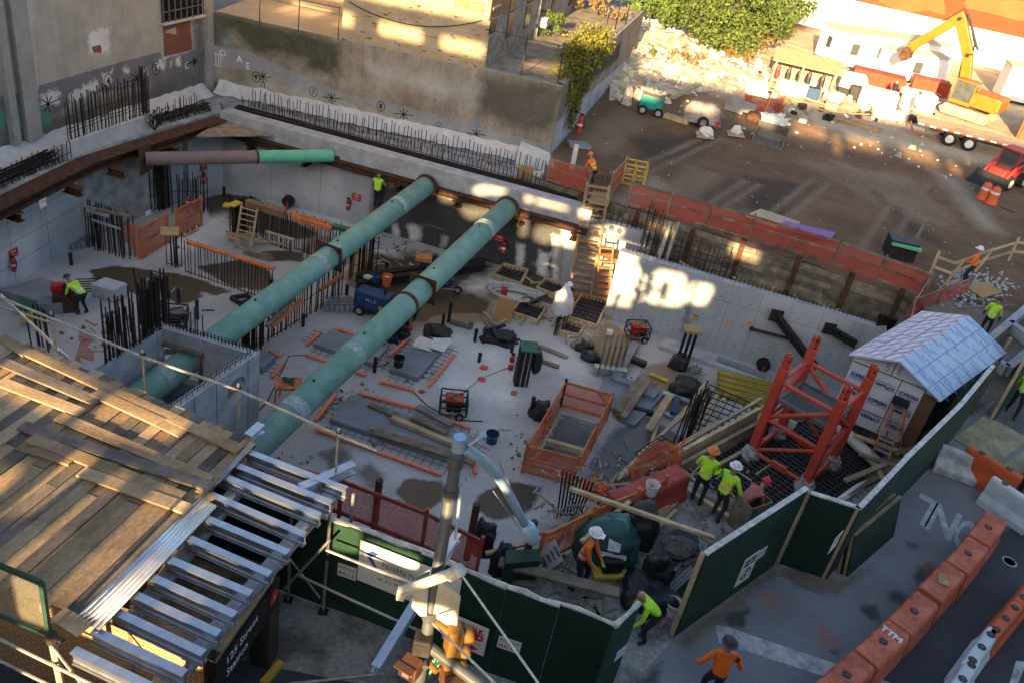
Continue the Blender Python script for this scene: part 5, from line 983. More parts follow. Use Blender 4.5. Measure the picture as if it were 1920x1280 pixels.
def netfence(label,pts,z,h,m_,rails=(.08,.55,1.0),post=True,rail_m=None,sag=.04,name='net_fence',seed=1,top=None):
 rng=random.Random(seed);t=T(name,label,'fence',pts[0]+Z*0);rail_m=rail_m or m_orail
 vs=[];fs=[];cols=[]
 for i in range(len(pts)-1):
  L=(pts[i+1]-pts[i]).length;n=max(2,int(L/.35))
  for k in range(n+(1 if i==len(pts)-2 else 0)):cols.append(lerp(pts[i],pts[i+1],k/n))
 for j in range(6):
  for c in cols:d=Vector((rng.gauss(0,sag),rng.gauss(0,sag),rng.gauss(0,sag*.6)if j in(0,5)else 0));vs.append(c+Z*(z+h*j/5)+d)
 n=len(cols)
 for j in range(5):
  for i in range(n-1):fs.append((j*n+i,j*n+i+1,(j+1)*n+i+1,(j+1)*n+i))
 m=M();m.add(vs,fs);m.build('netting',m_,t,smooth=True)
 for i in range(len(pts)-1):
  for r in rails:M().bar(pts[i]+Z*(z+h*r),pts[i+1]+Z*(z+h*r),.05,.1).build('rail',rail_m,t)
 if post:
  for i in range(len(pts)-1):
   L=(pts[i+1]-pts[i]).length;n=max(1,round(L/2.2))
   for k in range(n+(1 if i==len(pts)-2 else 0)):p=lerp(pts[i],pts[i+1],k/n);M().box(p+Z*(z+h/2+.05),(.09,.09,h+.2)).build('post',rail_m,t)
 return t
netfence('orange netting fence panel with timber rails by the loose orange sheet',[F(266,486),F(316,456)],0,1.45,m_net)
netfence('orange netting fence panel with the little A frame leaning on it',[F(332,448),F(378,424)],0,1.45,m_net)
m=M();rng=random.Random(2);vs=[]
for j in range(6):
 for i in range(9):p=lerp(F(228,478),F(266,488),i/8);vs.append(p+Z*(1.55*j/5*(.35+.65*(i/8)**.5)+(.9*(1-i/8)if j else .9*(1-i/8)))+Vector((0,-.12*math.sin(i*2+j),0)))
m.add(vs,[(j*9+i,j*9+i+1,j*9+i+10,j*9+i+9)for j in range(5)for i in range(8)]);m.build('loose_netting',m_net,None,'loose orange sheet draped over the end of the rebar fence','netting',smooth=True)
netfence('orange net scrap hanging at the foot of the chamber rebar',[F(150,682),F(172,676)],.1,1.3,m_net,(),False,None,.1,'net_scrap',20)
t=T('a_frame','small pale timber frame leaning on the orange fence','frame',F(352,440))
for a,b in(((335,420),(347,446)),((346,415),(358,441)),((357,408),(370,434))):M().bar(F(*a)+Z*.55,F(*b)+Z*.06,.09,.09).build('leg',m_wood,t)
M().bar(F(345,446)+Z*.06,F(372,432)+Z*.06,.09,.09).build('cross_rail',m_wood,t)
SH=[F(1068,779),F(1152,806),F(1086,930),F(985,900)]
SHt=[Vector((2.36,28.47,ZP)),Vector((4.23,28.18,ZP)),Vector((3.05,23.88,ZP)),Vector((1.21,24.07,ZP))]
netfence('orange netted guard fence with timber rails round the open shaft',SHt+[SHt[0]],0,1.2,m_net,(.1,.55,1.0),True,m_orail,.02,'guard_fence',4)
c_=sum(SHt,Vector())/4;IN=[lerp(c_,p,.74)for p in SHt]
def in_shaft(x,y):
 s=0
 for i in range(4):
  a,b=IN[i],IN[(i+1)%4];s+=1 if(b.x-a.x)*(y-a.y)-(b.y-a.y)*(x-a.x)<0 else 0
 return s==4
fl=bpy.data.objects['pit_floor'];bm=bmesh.new();bm.from_mesh(fl.data);bmesh.ops.delete(bm,geom=[f for f in bm.faces if in_shaft(*(f.calc_center_median()+fl.location).xy)],context='FACES');bm.to_mesh(fl.data);bm.free()
m=M();IO=[lerp(c_,p,.8)for p in SHt]
for i in range(4):j=(i+1)%4;m.prism([IN[i]+Z*.12,IN[j]+Z*.12,IO[j]+Z*.12,IO[i]+Z*.12],-Z*1.7)
m.face(*[p-Z*1.5 for p in IO][::-1]);m.build('shaft_lining',m_cap,None,'concrete lined rectangular shaft inside the orange guard fence','shaft')
M().bar(lerp(IN[3],IN[0],.45)+Z*.03,lerp(IN[2],IN[1],.45)+Z*.03,.2,.2).build('shaft_beam',m_wood,None,'pale beam across the middle of the open shaft','beam')
m=M();m.cyl(IO[0]+Z*.2,IO[3]+Z*.2,.03,5);m.build('rope',m_yel,None,'yellow rope along the left edge of the shaft','rope')
#  STREET SIDE
DZ=3.3
dP=(G(477,828,DZ)-G(139,1163,DZ)).normalized();cP=Vector((dP.y,-dP.x,0))
D0=G(477,828,DZ)
def dk(a,b,z=DZ):return D0-cP*a-dP*b+Z*(z-DZ)
m_pl=[mat('deck_plank_%d'%i,c,.85,var=.28,scale=1.5,stretch=(.5,.5,1),col2=c2,obj_rand=.22,bump=.3,grain=.18)for i,(c,c2)in enumerate((((.26,.175,.10),(.35,.245,.145)),((.085,.073,.068),(.17,.14,.115)),((.34,.235,.135),(.43,.31,.19))))]
M().prism([dk(-.05,-.02,DZ-.1),dk(-.05,5,DZ-.1),dk(6.5,5,DZ-.1),dk(6.5,.3,DZ-.1)],Z*.02).build('deck_bearers',m_pl[1],None,'dark boards showing in the gaps below the deck planks','boards')
rng=random.Random(21);a=.0;k=0
for i in range(24):
 w=rng.choice([.24,.25,.26,.3]);c=a+w/2;a+=w+.012;far=-.1+.1*rng.random()-.02*i;near=5.02+.12*rng.random()
 mid=2.5+rng.uniform(-.5,.4)
 for j,(b0,b1)in enumerate(((far,mid),(mid+.02,near))):
  z=DZ-.03+.02*(i%2)+rng.uniform(-.008,.008);p,q=dk(c,b0,z),dk(c,b1,z)
  M().bar(p,q,w,.05).build('scaffold_plank',m_pl[rng.choice([0,0,1,2,1,1])],None,f'{ORD[i]} {"far" if j == 0 else "near"} plank of the timber deck counting from the corrugated sheet','plank','planks of the timber deck')
xb=[((53,660),(450,842),'long board along the far edge, under the railing'),((177,735),(302,792),'short board just inside the long far edge board'),((0,676),(183,753),'board at the left picture edge, third from the railing'),((0,715),(153,773),'wide board at the left picture edge below the third one'),((40,797),(397,912),'dark weathered long board through the middle'),((57,820),(343,932),'long yellowish board in front of the dark one'),((60,840),(137,864),'very short board end in front, at the left'),((152,883),(355,955),'nearest board, sunlit on its front edge'),((0,632),(53,663),'board end at the far left corner'),((110,780),(395,900),'pale board just behind the dark weathered one')]
for i,(p,q,s)in enumerate(xb):board(G(*p,DZ+.06+.012*(i%3)),G(*q,DZ+.06+.012*((i+1)%3)),.27,.05,m_pl[[0,0,1,2,1,0,0,2,0,0][i]],f'{s}, lying across the planks','plank','cross_board',group='boards lying across the timber deck')
for i,(p,q)in enumerate((((395,925),(355,955)),((108,1150),(160,1180)),((285,780),(330,800)),((300,790),(345,812)),((385,800),(425,822)))):board(G(*p,DZ+.035+.011*i),G(*q,DZ+.035+.011*i),.3,.03,m_pl[2],['short sunlit block board by the upper end of the corrugated sheet','short board at the near end of the corrugated sheet','first short tie board along the far deck edge','second short tie board along the far deck edge','third short tie board along the far deck edge'][i],'plank','tie_board')
def corr(label,q,n,amp=.02):
 vs=[];fs=[];N=n*4
 for i in range(N+1):
  f=i/N;z=Z*(amp*math.cos(f*n*2*math.pi));vs+=[lerp(q[0],q[1],f)+z,lerp(q[3],q[2],f)+z]
 for i in range(N):fs.append((2*i,2*i+1,2*i+3,2*i+2))
 m=M();m.add(vs,fs);o=m.build('corrugated_sheet',m_galv,None,label,'metal sheet',smooth=True);o.modifiers.new('th','SOLIDIFY').thickness=.004
m_galv=mat('galvanised_sheet',(.55,.57,.60),.32,.85,var=.15,scale=3,bump=.08,grain=.05)
corr('wide corrugated metal sheet along the right edge of the timber deck',[G(376,933,DZ+.05),G(408,948,DZ+.05),G(188,1181,DZ+.05),G(140,1160,DZ+.05)],6)
corr('narrow bright metal sheet at the far end of the deck edge',[G(470,828,DZ+.05),G(480,832,DZ+.05),G(413,902,DZ+.05),G(398,912,DZ+.05)],3)
m_alu=mat('aluminium',(.50,.52,.56),.36,.92,var=.12,scale=4,bump=.05,grain=.05)
bm_=[((467,846),(650,915)),((437,868),(622,941)),((417,890),(600,965)),((390,923),(572,1001)),((385,969),(541,1034)),((350,1005),(507,1075)),((313,1045),(471,1111)),((280,1078),(441,1151)),((248,1111),(411,1186)),((213,1143),(382,1223)),((177,1181),(347,1261)),((140,1218),(312,1300))]
for i,(p,q)in enumerate(bm_):
 a,b=G(*p,DZ-.0),G(*q,DZ-.0);d=(b-a).normalized();a=a-d*.03;t=T('aluminium_joist',f'{ORD[i]} aluminium joist jutting out past the deck, counting from the far end','joist',a,'aluminium joists of the deck')
 m=M();m.bar(a-Z*.012,b-Z*.012,.15,.024);m.bar(a-Z*.13,b-Z*.13,.05,.23);m.build('top_flange',m_alu,t);m=M();m.bar(a-Z*.28,b-Z*.28,.13,.024);m.bar(a-Z*.235,b-Z*.235,.08,.03);m.build('bottom_flange',m_alu,t)
for s,(p,q)in(('outer',((350,1238),(628,912))),('inner',((250,1150),(470,880)))):
 a,b=G(*p,DZ-.3),G(*q,DZ-.3);m=M();m.bar(a,b,.22,.03);m.bar(a-Z*.12,b-Z*.12,.05,.22);m.bar(a-Z*.24,b-Z*.24,.2,.03);m.build('ledger_beam',m_alu,None,f'{s} ledger beam carrying the aluminium joists','beam')
m=M();a,b=G(562,920,DZ-.15),G(663,875,DZ-.1);ibeam(m,a,b,.2,.24);m.build('ledger_beam',m_alu,None,'stub of beam showing beyond the far joist by the last railing post','beam')
m=M();ibeam(m,G(465,822,DZ),G(490,800,DZ),.2,.22);m.build('beam_end',m_alu,None,'short metal beam end sticking up at the far deck corner','beam')
m_tube=mat('scaffold_tube',(.42,.40,.36),.45,.7,var=.25,scale=5,bump=.05)
t=T('deck_railing','scaffold tube railing along the far side of the timber deck','railing',G(273,742,DZ));tops=[]
for b_,tp_ in(((107,672),(100,605)),((273,744),(269,664)),((447,806),(445,730)),((629,890),(636,806))):
 p=G(*b_,DZ-.1);h=1.22;M().cyl(p,p+Z*h,.03,8).build('post',m_tube,t);M().box(p+Z*(h-.12),(.09,.09,.1)).build('clamp',m_rustd,t);tops.append(p+Z*(h-.12)+Vector((0,-.05,0)))
d=(tops[-1]-tops[0]).normalized();pts_=[tops[0]-d*4]+tops+[tops[-1]+d*.9]
for i in range(len(pts_)-1):M().cyl(pts_[i],pts_[i+1],.03,8).build('top_rail',m_tube,t)
M().cyl(G(0,553,DZ+1.0),G(128,672,DZ-.2),.035,8).build('scaffold_tube',m_tube,None,'bare scaffold tube slanting down at the far left of the deck','tube')
M().cyl(G(0,575,2.5),G(95,605,2.5),.03,8).build('scaffold_tube',m_tube,None,'short level scaffold tube at the left picture edge','tube')
m=M();c0,c1=G(70,690,1.5),G(110,670,1.5);m.bar(G(60,690,1.2),G(120,672,1.2),.5,.06);m.bar(G(75,705,1.2),G(125,680,1.2),.5,.06);m.build('stacked_planks',m_pl[1],None,'dark planks stacked below the railing at the left','planks')
e=G(96,1193,DZ);
def nw(px):return W(px[0],px[1],e,e+cP)
t=T('deck_guard','see through pale guard panel in a green frame at the near deck edge','panel',nw((60,1150)))
a,b,c,d_=nw((-120,1010)),nw((78,1092)),nw((92,1190)),nw((-120,1105))
M().prism([a,b,c,d_],dP*.02).build('panel_sheet',net_mat('clear_panel',(.22,.20,.16),.22),t)
m_gf=mat('frame_green',(.015,.05,.035),.6);M().bar(a,b,.06,.08).build('top_frame',m_gf,t);M().bar(b,c,.08,.06,up=dP).build('end_frame',m_gf,t);M().bar(d_,c,.05,.06).build('bottom_frame',m_gf,t)
for s,p,q in(('upper',(-60,1155),(330,1345)),('lower',(-60,1196),(260,1350))):M().cyl(nw(p)-dP*.1,nw(q)-dP*.1,.032,8).build('guard_tube',m_tube,None,f'{s} long scaffold tube at the bottom left corner','tube')
M().cyl(nw((97,1196)),nw((118,1300))-dP*.0,.06,10).build('scaffold_post',mat('post_pale',(.36,.34,.29),.6,.3,var=.2),None,'thick scaffold post at the end of the green framed panel','post')
M().cyl(nw((101,1203))-dP*.06,nw((185,1310))-dP*.06,.025,8).build('brace_tube',m_tube,None,'slanting brace tube beside the thick scaffold post','tube')
m=M();c=nw((96,1190));m.cyl(c-Z*.15,c+Z*.02,.09,10);m.bar(c-cP*.22-Z*.02,c+cP*.22-Z*.02,.08,.05);m.build('post_coupler',m_rustd,None,'dark coupler on top of the thick scaffold post','coupler')
M().box(G(303,1285,2.9),(.3,.25,.2)).build('joist_block',m_wood,None,'small pale block under the nearest joist end','block')
SK=G(405,1226,2.55);SK.z=0;sd_=(G(525,1056,2.55)-G(405,1226,2.55));sL=sd_.length;sdn=sd_.normalized();scn=Vector((sdn.y,-sdn.x,0))
st_=T('station_entrance','low brick station entrance building under the joists with a black fascia','building',SK)
m_brown=brick_mat('tan_brick',(.30,.16,.07),(.25,.13,.06),(.42,.30,.18),2.2,.03)
q=[SK,SK-scn*6.5,SK-scn*6.5+sdn*(sL-.2),SK+sdn*(sL-.2)]
o=M().wall(SK-scn*6.5,SK-scn*.25,0,2.45,-.25).build('brick_wall',m_brown,st_);wallco(o,scn,Z,SK)
M().prism([p+Z*2.3 for p in q],Z*.12).build('roof',mat('dusty_roof',(.16,.12,.07),.95,var=.5,scale=1.5,grain=.3),st_)
m=M();m.bar(q[0]+Z*2.5-scn*.12,q[3]+Z*2.5-scn*.12,.22,.3);m.bar(q[0]+Z*2.5+sdn*.11-scn*.24,q[1]+Z*2.5+sdn*.11,.22,.3);m.bar(q[3]+Z*2.5-sdn*.1-scn*.24,q[2]+Z*2.5-sdn*.1,.2,.3);m.build('parapet',mat('dark_brick',(.05,.038,.03),.85,var=.3,scale=4),st_)
m=M();m.bar(q[0]+Z*2.66-scn*.06,q[3]+Z*2.66-scn*.06,.32,.04);m.bar(q[0]+Z*2.66-scn*.2,q[1]+Z*2.66,.32,.04);m.build('coping',mat('tan_coping',(.36,.25,.13),.8),st_)
M().box(lerp(q[0],q[3],.5)+scn*.03+Z*1.95,(sL,.05,.75),X=sdn,Y=scn,Zv=Z).build('fascia',mat('fascia_black',(.012,.012,.013),.5),st_)
for i,k in enumerate((.02,.97)):M().box(lerp(q[0],q[3],k)-scn*.15+Z*.8,(.4,.4,1.6),X=sdn,Y=scn,Zv=Z).build('brick_pier',MC['dark_brick'],st_)
m=M();m.wall(q[0]-scn*1.6,q[3]-scn*1.6,0,2.3,-.1);m.build('inner_wall',m_black,st_)  # black wall stands in for the shade inside the open entrance
text('125 Street',.26,m_whp,SK+sdn*.75+scn*.06+Z*2.1,sdn,Z,st_,'lettering',.003);text('Station',.26,m_whp,SK+sdn*.58+scn*.06+Z*1.78,sdn,Z,st_,'lettering',.003)
c=SK+sdn*1.9+scn*.06+Z*2.0;m=M();m.cyl(c,c+scn*.012,.16,20);m.build('route_disc',m_red,st_);text('1',.2,m_whp,c+scn*.014,sdn,Z,st_,'lettering',.003)
M().ell(G(519,1058,2.7),(.14,.14,.05),10,5).build('amber_lamp',m_orange,None,'small orange disc on the station roof corner','lamp')
M().bar(G(492,1285,0)+Z*.06,G(527,1245,0)+Z*.06,.14,.12).build('kerb_edge',m_yel,None,'yellow painted step edge at the station entrance','step')
m_hoard=mat('hoarding_green',(.009,.036,.023),.6,var=.25,scale=1.2,bump=.12,grain=.16,spec=.35,obj_rand=.28)
m_hoardw=mat('hoarding_edge',(.50,.49,.46),.8,var=.3,scale=5,bump=.3)
m_hback=mat('hoarding_back',(.17,.115,.065),.9,var=.3,scale=3)
HT_=2.6
hp=[Vector((-11.0,14.0,0)),Vector((-4.2,13.15,0)),Vector((-2.92,12.9,0)),G(705,1003,HT_),G(790,1036,HT_),G(865,1067,HT_),G(950,1102,HT_),G(1050,1135,HT_),G(1152,1172,HT_)]
hp=[Vector((p.x,p.y,0))for p in hp];hp.append(Vector((G(1202,1132,HT_).x,G(1202,1132,HT_).y,0)))
hd=T('site_hoarding','dark green plywood hoarding along the avenue with the contractor board','hoarding',hp[3])
for i in range(len(hp)-1):
 a,b=hp[i],hp[i+1];d=(b-a).normalized();M().wall(a+d*.004,b-d*.004,.05,HT_,-.03).build('panel',m_hoard,hd)
 o=Vector((d.y,-d.x,0));m=M();rng=random.Random(i);n=max(2,int((b-a).length/.35));vs=[]
 m.tube([lerp(a,b,k/n)-o*.03+Z*(HT_+.02+rng.uniform(-.03,.04))+o*rng.uniform(-.03,.04)for k in range(n+1)],.06,6,taper=[rng.uniform(.6,1.2)for _ in range(n+1)]);m.build('capping_cloth',m_hoardw if i>1 else m_hoardw,hd)
 for z in(.5,1.5,2.45):M().bar(a-o*.09+Z*z,b-o*.09+Z*z,.05,.1).build('back_rail',m_hback,hd)
def hw(px,off=.006):
 best=None
 for i in range(len(hp)-1):
  p=W(px[0],px[1],hp[i],hp[i+1]);k=(p.xy-hp[i].xy).dot((hp[i+1]-hp[i]).xy)/((hp[i+1]-hp[i]).xy.length_squared)
  if-.02<=k<=1.02:d=(hp[i+1]-hp[i]).normalized();return p+Vector((d.y,-d.x,0))*off,d
 raise ValueError(px)
m_poster=mat('poster_white',(.62,.62,.61),.6,var=.06,scale=2,bump=0,grain=.04)
m_navy=mat('print_navy',(.02,.05,.22),.6,bump=0);m_ink=mat('print_black',(.02,.02,.03),.6,bump=0);m_signred=mat('print_red',(.45,.02,.02),.6,bump=0);m_sky=mat('print_blue',(.06,.22,.55),.6,bump=0)
pa,pd=hw((679,1008));pb,_=hw((868,1085));bx=Vector((pb.x-pa.x,pb.y-pa.y,0));bw=bx.length;bx.normalize();bo=Vector((bx.y,-bx.x,0));pbtm,_=hw((670,1081));bh=pa.z-pbtm.z
ctr=pa+bx*(bw/2)-Z*(bh/2)+bo*.05;sg=T('contractor_board','large white contractor board reading PAVARINI McGOVERN on the green hoarding','sign',ctr)
M().box(ctr,(bw,.02,bh),X=bx,Y=bo,Zv=Z).build('board',m_poster,sg)
lo=pa+bx*.1+bo*.064-Z*(bh*.3);m=M();s_=bh*.3
m.prism([lo+bx*(.1*s_)+Z*(.1*s_),lo+bx*(.55*s_)+Z*(.55*s_),lo+bx*(1.0*s_)+Z*(.45*s_),lo+bx*(.5*s_)],bo*.003);m.prism([lo+bx*(.2*s_)-Z*(.02*s_),lo+bx*(.55*s_)-Z*.04*s_,lo+bx*(1.05*s_)-Z*.85*s_,lo+bx*(.8*s_)-Z*.75*s_],bo*.003);m.build('emblem',m_navy,sg)
text('PAVARINI McGOVERN',.25,m_ink,ctr+bo*.012+bx*(bw*.02)+Z*(bh*.1),bx,Z,sg,'lettering',.003,width=bw*.56);text('330 West 34th Street',.14,m_ink,ctr+bo*.012+bx*(-bw*.02)-Z*(bh*.12),bx,Z,sg,'lettering',.003,width=bw*.42);text('tel. 212 907 0900',.14,m_ink,ctr+bo*.012+bx*(-bw*.12)-Z*(bh*.25),bx,Z,sg,'lettering',.003,width=bw*.36);text('www',.1,m_ink,ctr+bo*.012+bx*(-bw*.04)-Z*(bh*.37),bx,Z,sg,'lettering',.003)
p0,_=hw((846,1138));p1,dd=hw((922,1173));p2,_=hw((909,1222));p3,_=hw((831,1187));dd=Vector((p1.x-p3.x,p1.y-p3.y,0)).normalized();oo=Vector((dd.y,-dd.x,0));w_=(p2-p3).dot(dd);h_=(p1.z-p2.z);c=(p3+p1)/2+oo*.1;sg=T('closed_sign','white and red SIDEWALK CLOSED sign on the green hoarding','sign',c)
w_=1.0*max(w_,.9);M().box(c,(w_,.02,h_),X=dd,Y=oo,Zv=Z).build('board',m_poster,sg)
text('SIDEWALK',h_*.21,m_signred,c+oo*.012+Z*h_*.3,dd,Z,sg,'lettering',.003,bold=.012,width=w_*.82);text('CLOSED',h_*.3,m_signred,c+oo*.012+Z*h_*.07,dd,Z,sg,'lettering',.003,bold=.02,width=w_*.86);text('USE OTHER WALKWAY',h_*.12,m_signred,c+oo*.012-Z*h_*.17,dd,Z,sg,'lettering',.003,width=w_*.8)
m=M();k=c+oo*.013-Z*h_*.35;m.prism([k-dd*w_*.3+Z*.03,k-dd*w_*.3-Z*.03,k+dd*w_*.2-Z*.03,k+dd*w_*.2+Z*.03],oo*.003);m.prism([k+dd*w_*.18+Z*.09,k+dd*w_*.18-Z*.09,k+dd*w_*.36],oo*.003);m.build('arrow',m_signred,sg)
def sticker(label,px,w,h,fn,txts,m_=None):
 c,dd=fn(px);oo=Vector((dd.y,-dd.x,0));sg=T('posted_notice',label,'notice',c);M().box(c+oo*.008,(w,.01,h),X=dd,Y=oo,Zv=Z).build('plate',m_ or m_poster,sg)
 for s,sz,dy,mm in txts:text(s,sz,mm,c+oo*.015+Z*dy,dd,Z,sg,'lettering',.002,width=w*.85)
nt_=[('POST NO',.12,.08,m_navy),('BILLS',.12,-.08,m_ink)]
sticker('small notice plate left of the contractor board',(651,1070),.42,.36,hw,nt_);sticker('small notice plate right of the closed sign',(955,1207),.48,.34,hw,nt_);sticker('small blue edged notice on the end panel by the gap',(1163,1222),.34,.3,hw,[('SAFETY',.1,0,m_sky)])
def st_hoard(label,base,h,cap=True,name='street_hoarding',th=.04,stain=True):
 t=T(name,label,'hoarding',base[0])
 for i in range(len(base)-1):
  a,b=Vector(base[i]),Vector(base[i+1]);a.z=b.z=0;d=(b-a).normalized();o=Vector((d.y,-d.x,0));n=max(1,round((b-a).length/1.25))
  for k in range(n):M().wall(lerp(a,b,k/n)+d*.003,lerp(a,b,(k+1)/n)-d*.003,.06,h,-th).build('panel',m_hoard,t)
  if cap:M().bar(a-o*.05+Z*(h+.02),b-o*.05+Z*(h+.02),.13,.04).build('capping',m_hoardw,t)
  for z in(.4,1.4,h-.12):M().bar(a-o*.1+Z*z,b-o*.1+Z*z,.1,.09).build('back_rail',m_hback,t)
  M().bar(a-o*.09+Z*.03,a-o*.09+Z*(h-.01),.11,.11,up=o).build('end_post',m_wood,t)
 return t
gA,gB=G(1265,1195),G(1450,1062);gC=G(1548,1088);gD=G(1640,985);gE=G(1740,880);gF=G(1803,800)
hA=st_hoard('green hoarding panel with timber end by the kerb, nearest the avenue',[gA,gB],2.65)
hB=st_hoard('dark green gate leaf set back between the two street hoarding runs',[gB+Vector((.15,.1,0)),gC],2.45)
hC=st_hoard('green street hoarding run beside the tower base, ending at the yellow plates',[gC,gD,gE,gF],2.5)
def sw(a,b,off=.01):
 def f(px):
  p=W(px[0],px[1],a,b);d=(b-a);d.z=0;d.normalize();return p+Vector((d.y,-d.x,0))*off,d
 return f
c_,d_=sw(gA,gB)((1400,1065));oo=Vector((d_.y,-d_.x,0));sg=T('no_entry_poster','tall white poster with a no pedestrian symbol on the street hoarding','sign',c_)
M().box(c_,(.62,.012,.95),X=d_,Y=oo,Zv=Z).build('board',m_poster,sg)
for s,dy,sz in(('NO PEDS',.34,.13),('KEEP OUT',.2,.12)):text(s,sz,m_ink,c_+oo*.01+Z*dy,d_,Z,sg,'lettering',.002,width=.5,bold=.006)
m=M();n=22;k=c_+oo*.01-Z*.15
for i in range(n):
 a0,a1=6.2832*i/n,6.2832*(i+1)/n;m.face(*[k+d_*(r*math.cos(q))+Z*(r*math.sin(q))for r,q in((.2,a0),(.2,a1),(.16,a1),(.16,a0))][::-1])
m.box(k,(.36,.003,.03),X=(d_+Z).normalized(),Y=oo,Zv=(Z-d_).normalized());m.ell(k+Z*.1,(.03,.004,.03),8,6);m.box(k-Z*.02,(.07,.003,.16),X=d_,Y=oo,Zv=Z);m.build('symbol',m_ink,sg)
sticker('small blue and white notice above the no pedestrian poster',(1427,1035),.36,.32,sw(gA,gB),[('SAFETY',.1,.05,m_sky),('FIRST',.1,-.07,m_sky)])
sticker('pale cracked notice on the hoarding behind the leaning boards',(1565,1015),.45,.5,sw(gC,gD),[('NOTICE',.1,.1,m_ink)])
for i,px in enumerate(((1660,940),(1690,925),(1730,870),(1702,900))):
 c_,d_=sw(gD,gF)(px);oo=Vector((d_.y,-d_.x,0));m=M();rng=random.Random(i);m.prism([c_+d_*rng.uniform(-.2,-.1)+Z*.05,c_-Z*rng.uniform(.1,.22),c_+d_*rng.uniform(.08,.2)-Z*.02,c_+Z*rng.uniform(.1,.2)],oo*.006);m.build('torn_paper',m_poster,None,f'{["lowest", "second", "highest", "third"][i]} torn scrap of white paper on the street hoarding','paper','torn paper scraps on the street hoarding')
for i in range(2):
 a,b=G(1585+i*-11,1078-i*4),G(1672-i*11,1002-i*4);d=(b-a).normalized();o=Vector((d.y,-d.x,0));m=M();m.prism([a,b,b-o*.28+Z*1.22,a-o*.28+Z*1.22],o*.06);t=T('leaning_board',['outer green board of the pair leaning on the hoarding','inner green board of the pair leaning on the hoarding'][i],'board',(a+b)/2);m.build('panel',m_hoard,t)
 M().bar(a-o*.26+Z*1.24,b-o*.26+Z*1.24,.1,.05).build('top_batten',m_woodd,t);M().bar(a-o*.03+Z*.02,a-o*.28+Z*1.22,.06,.1,up=d).build('end_batten',m_wood,t)
gG=G(1862,790);gH=gG+(gF-gC).normalized()*9
st_hoard('green hoarding continuing at the right picture edge beyond the shed',[gG,gH],2.9)
def sc_tube(label,p,q,r=.03):return M().cyl(p,q,r,8).build('scaffold_tube',m_tube,None,label,'tube')
s0=G(606,1150);s1=G(560,1140)
def post(label,b,h):
 t=T('scaffold_standard',label,'post',b);M().cyl(b,b+Z*h,.035,8).build('tube',m_tube,t);M().box(b+Z*.02,(.2,.2,.03)).build('base_plate',m_rustd,t);M().box(b+Z*(h*.55),(.1,.1,.12)).build('coupler',m_rustd,t)
post('scaffold standard in front of the hoarding, left of the contractor board',G(606,1147),3.1);post('second scaffold standard close behind it',G(628,1150)+Vector((.1,.35,0)),3.2);post('scaffold standard in the dark beside the station corner',G(540,1125),3.0)
hx=(hp[4]-hp[2]).normalized();ho=Vector((hx.y,-hx.x,0));hq=hp[2]+ho*.45
def hq_(px):return W(px[0],px[1],hq,hq+hx)
sc_tube('upper scaffold tube running across the contractor board',hq_((612,1030)),hq_((775,1095)));sc_tube('lower scaffold tube running below the contractor board',hq_((560,1078)),hq_((795,1186)));sc_tube('slanting scaffold brace at the station corner',hq_((533,1103)),hq_((618,1012)));sc_tube('thin dark brace tube in the dark gap',hq_((543,1046)),hq_((600,1120)),.018)
sc_tube('low pale tube on the pavement at the bottom edge',G(540,1282,.3),G(720,1262,.3),.035)
m=M();a,b=W(703,1256,(0,9.2),(1,9.2)),W(857,1004,(0,12.1),(1,12.1));ibeam(m,a,b,.16,.2,.02,.02);m.build('long_beam',m_alu,None,'long bluish aluminium beam passing diagonally behind the street light pole','beam')
pb_=Vector((-.38,8,0));lp=T('street_light','grey street light pole with a long pale blue curved arm','street lamp',pb_);m_pole=mat('pole_grey',(.08,.09,.10),.55,.3,var=.15,scale=3,bump=.05);m_arm=mat('arm_blue',(.27,.42,.56),.45,.3,var=.08,scale=3,bump=.03)
M().tube([pb_,pb_+Z*4,pb_+Z*9.05],.115,16,taper=.62).build('pole',m_pole,lp,smooth=True)
M().cyl(pb_+Z*9.0,pb_+Z*9.2,.08,12).build('cap',m_arm,lp)
for z,r in((8.75,.09),(8.25,.098),(6.1,.115),(5.15,.13)):M().cyl(pb_+Z*z,pb_+Z*(z+.16),r,14).build('band',m_pole,lp)
tipY=9.6;ap=[]
for px,k in(((868,838),0),((900,858),.22),((935,895),.5),((965,945),.75),((985,985),.92)):ap.append(W(px[0],px[1],(0,8+k*(tipY-8)),(1,8+k*(tipY-8))))
M().tube([pb_+Z*9.0]+ap,.068,12,taper=.9).build('arm',m_arm,lp,smooth=True)
h0,h1=ap[-1],W(1004,1018,(0,tipY+.12),(1,tipY+.12));hv=(h1-h0);m=M();m.lathe(h0-hv*.1,[(.07,0),(.13,hv.length*.25),(.14,hv.length*.55),(.09,hv.length*.9),(.02,hv.length*1.1)],14,ax=hv);m.build('lamp_head',m_arm,lp,smooth=True)
m=M();m.cyl(pb_+Z*8.95,W(903,818,(0,8.05),(1,8.05)),.018,6);m.ell(W(905,817,(0,8.05),(1,8.05)),.05,8,6);m.build('sensor_stalk',m_arm,lp)
M().prism([W(858,835,(0,8),(1,8)),W(848,845,(0,8),(1,8)),W(836,862,(0,8),(1,8)),W(852,860,(0,8),(1,8))],Vector((0,.05,0))).build('green_bracket',m_green,lp)
m=M();m.tube([pb_+Z*7.6+Vector((.15,0,0)),W(866,896,(0,8),(1,8)),W(874,893,(0,8),(1,8)),W(872,900,(0,8),(1,8))],.02,6);m.build('cable_hook',m_arm,lp)
for k,(p,q)in enumerate((((925,920),(985,1005)),((935,865),(975,950)))):M().cyl(W(*p,(0,8.6),(1,8.6)),W(*q,(0,9.4),(1,9.4)),.008,4).build('stay_wire',m_grey,lp)
Y8=lambda px,y=7.9:W(px[0],px[1],(0,y),(1,y))
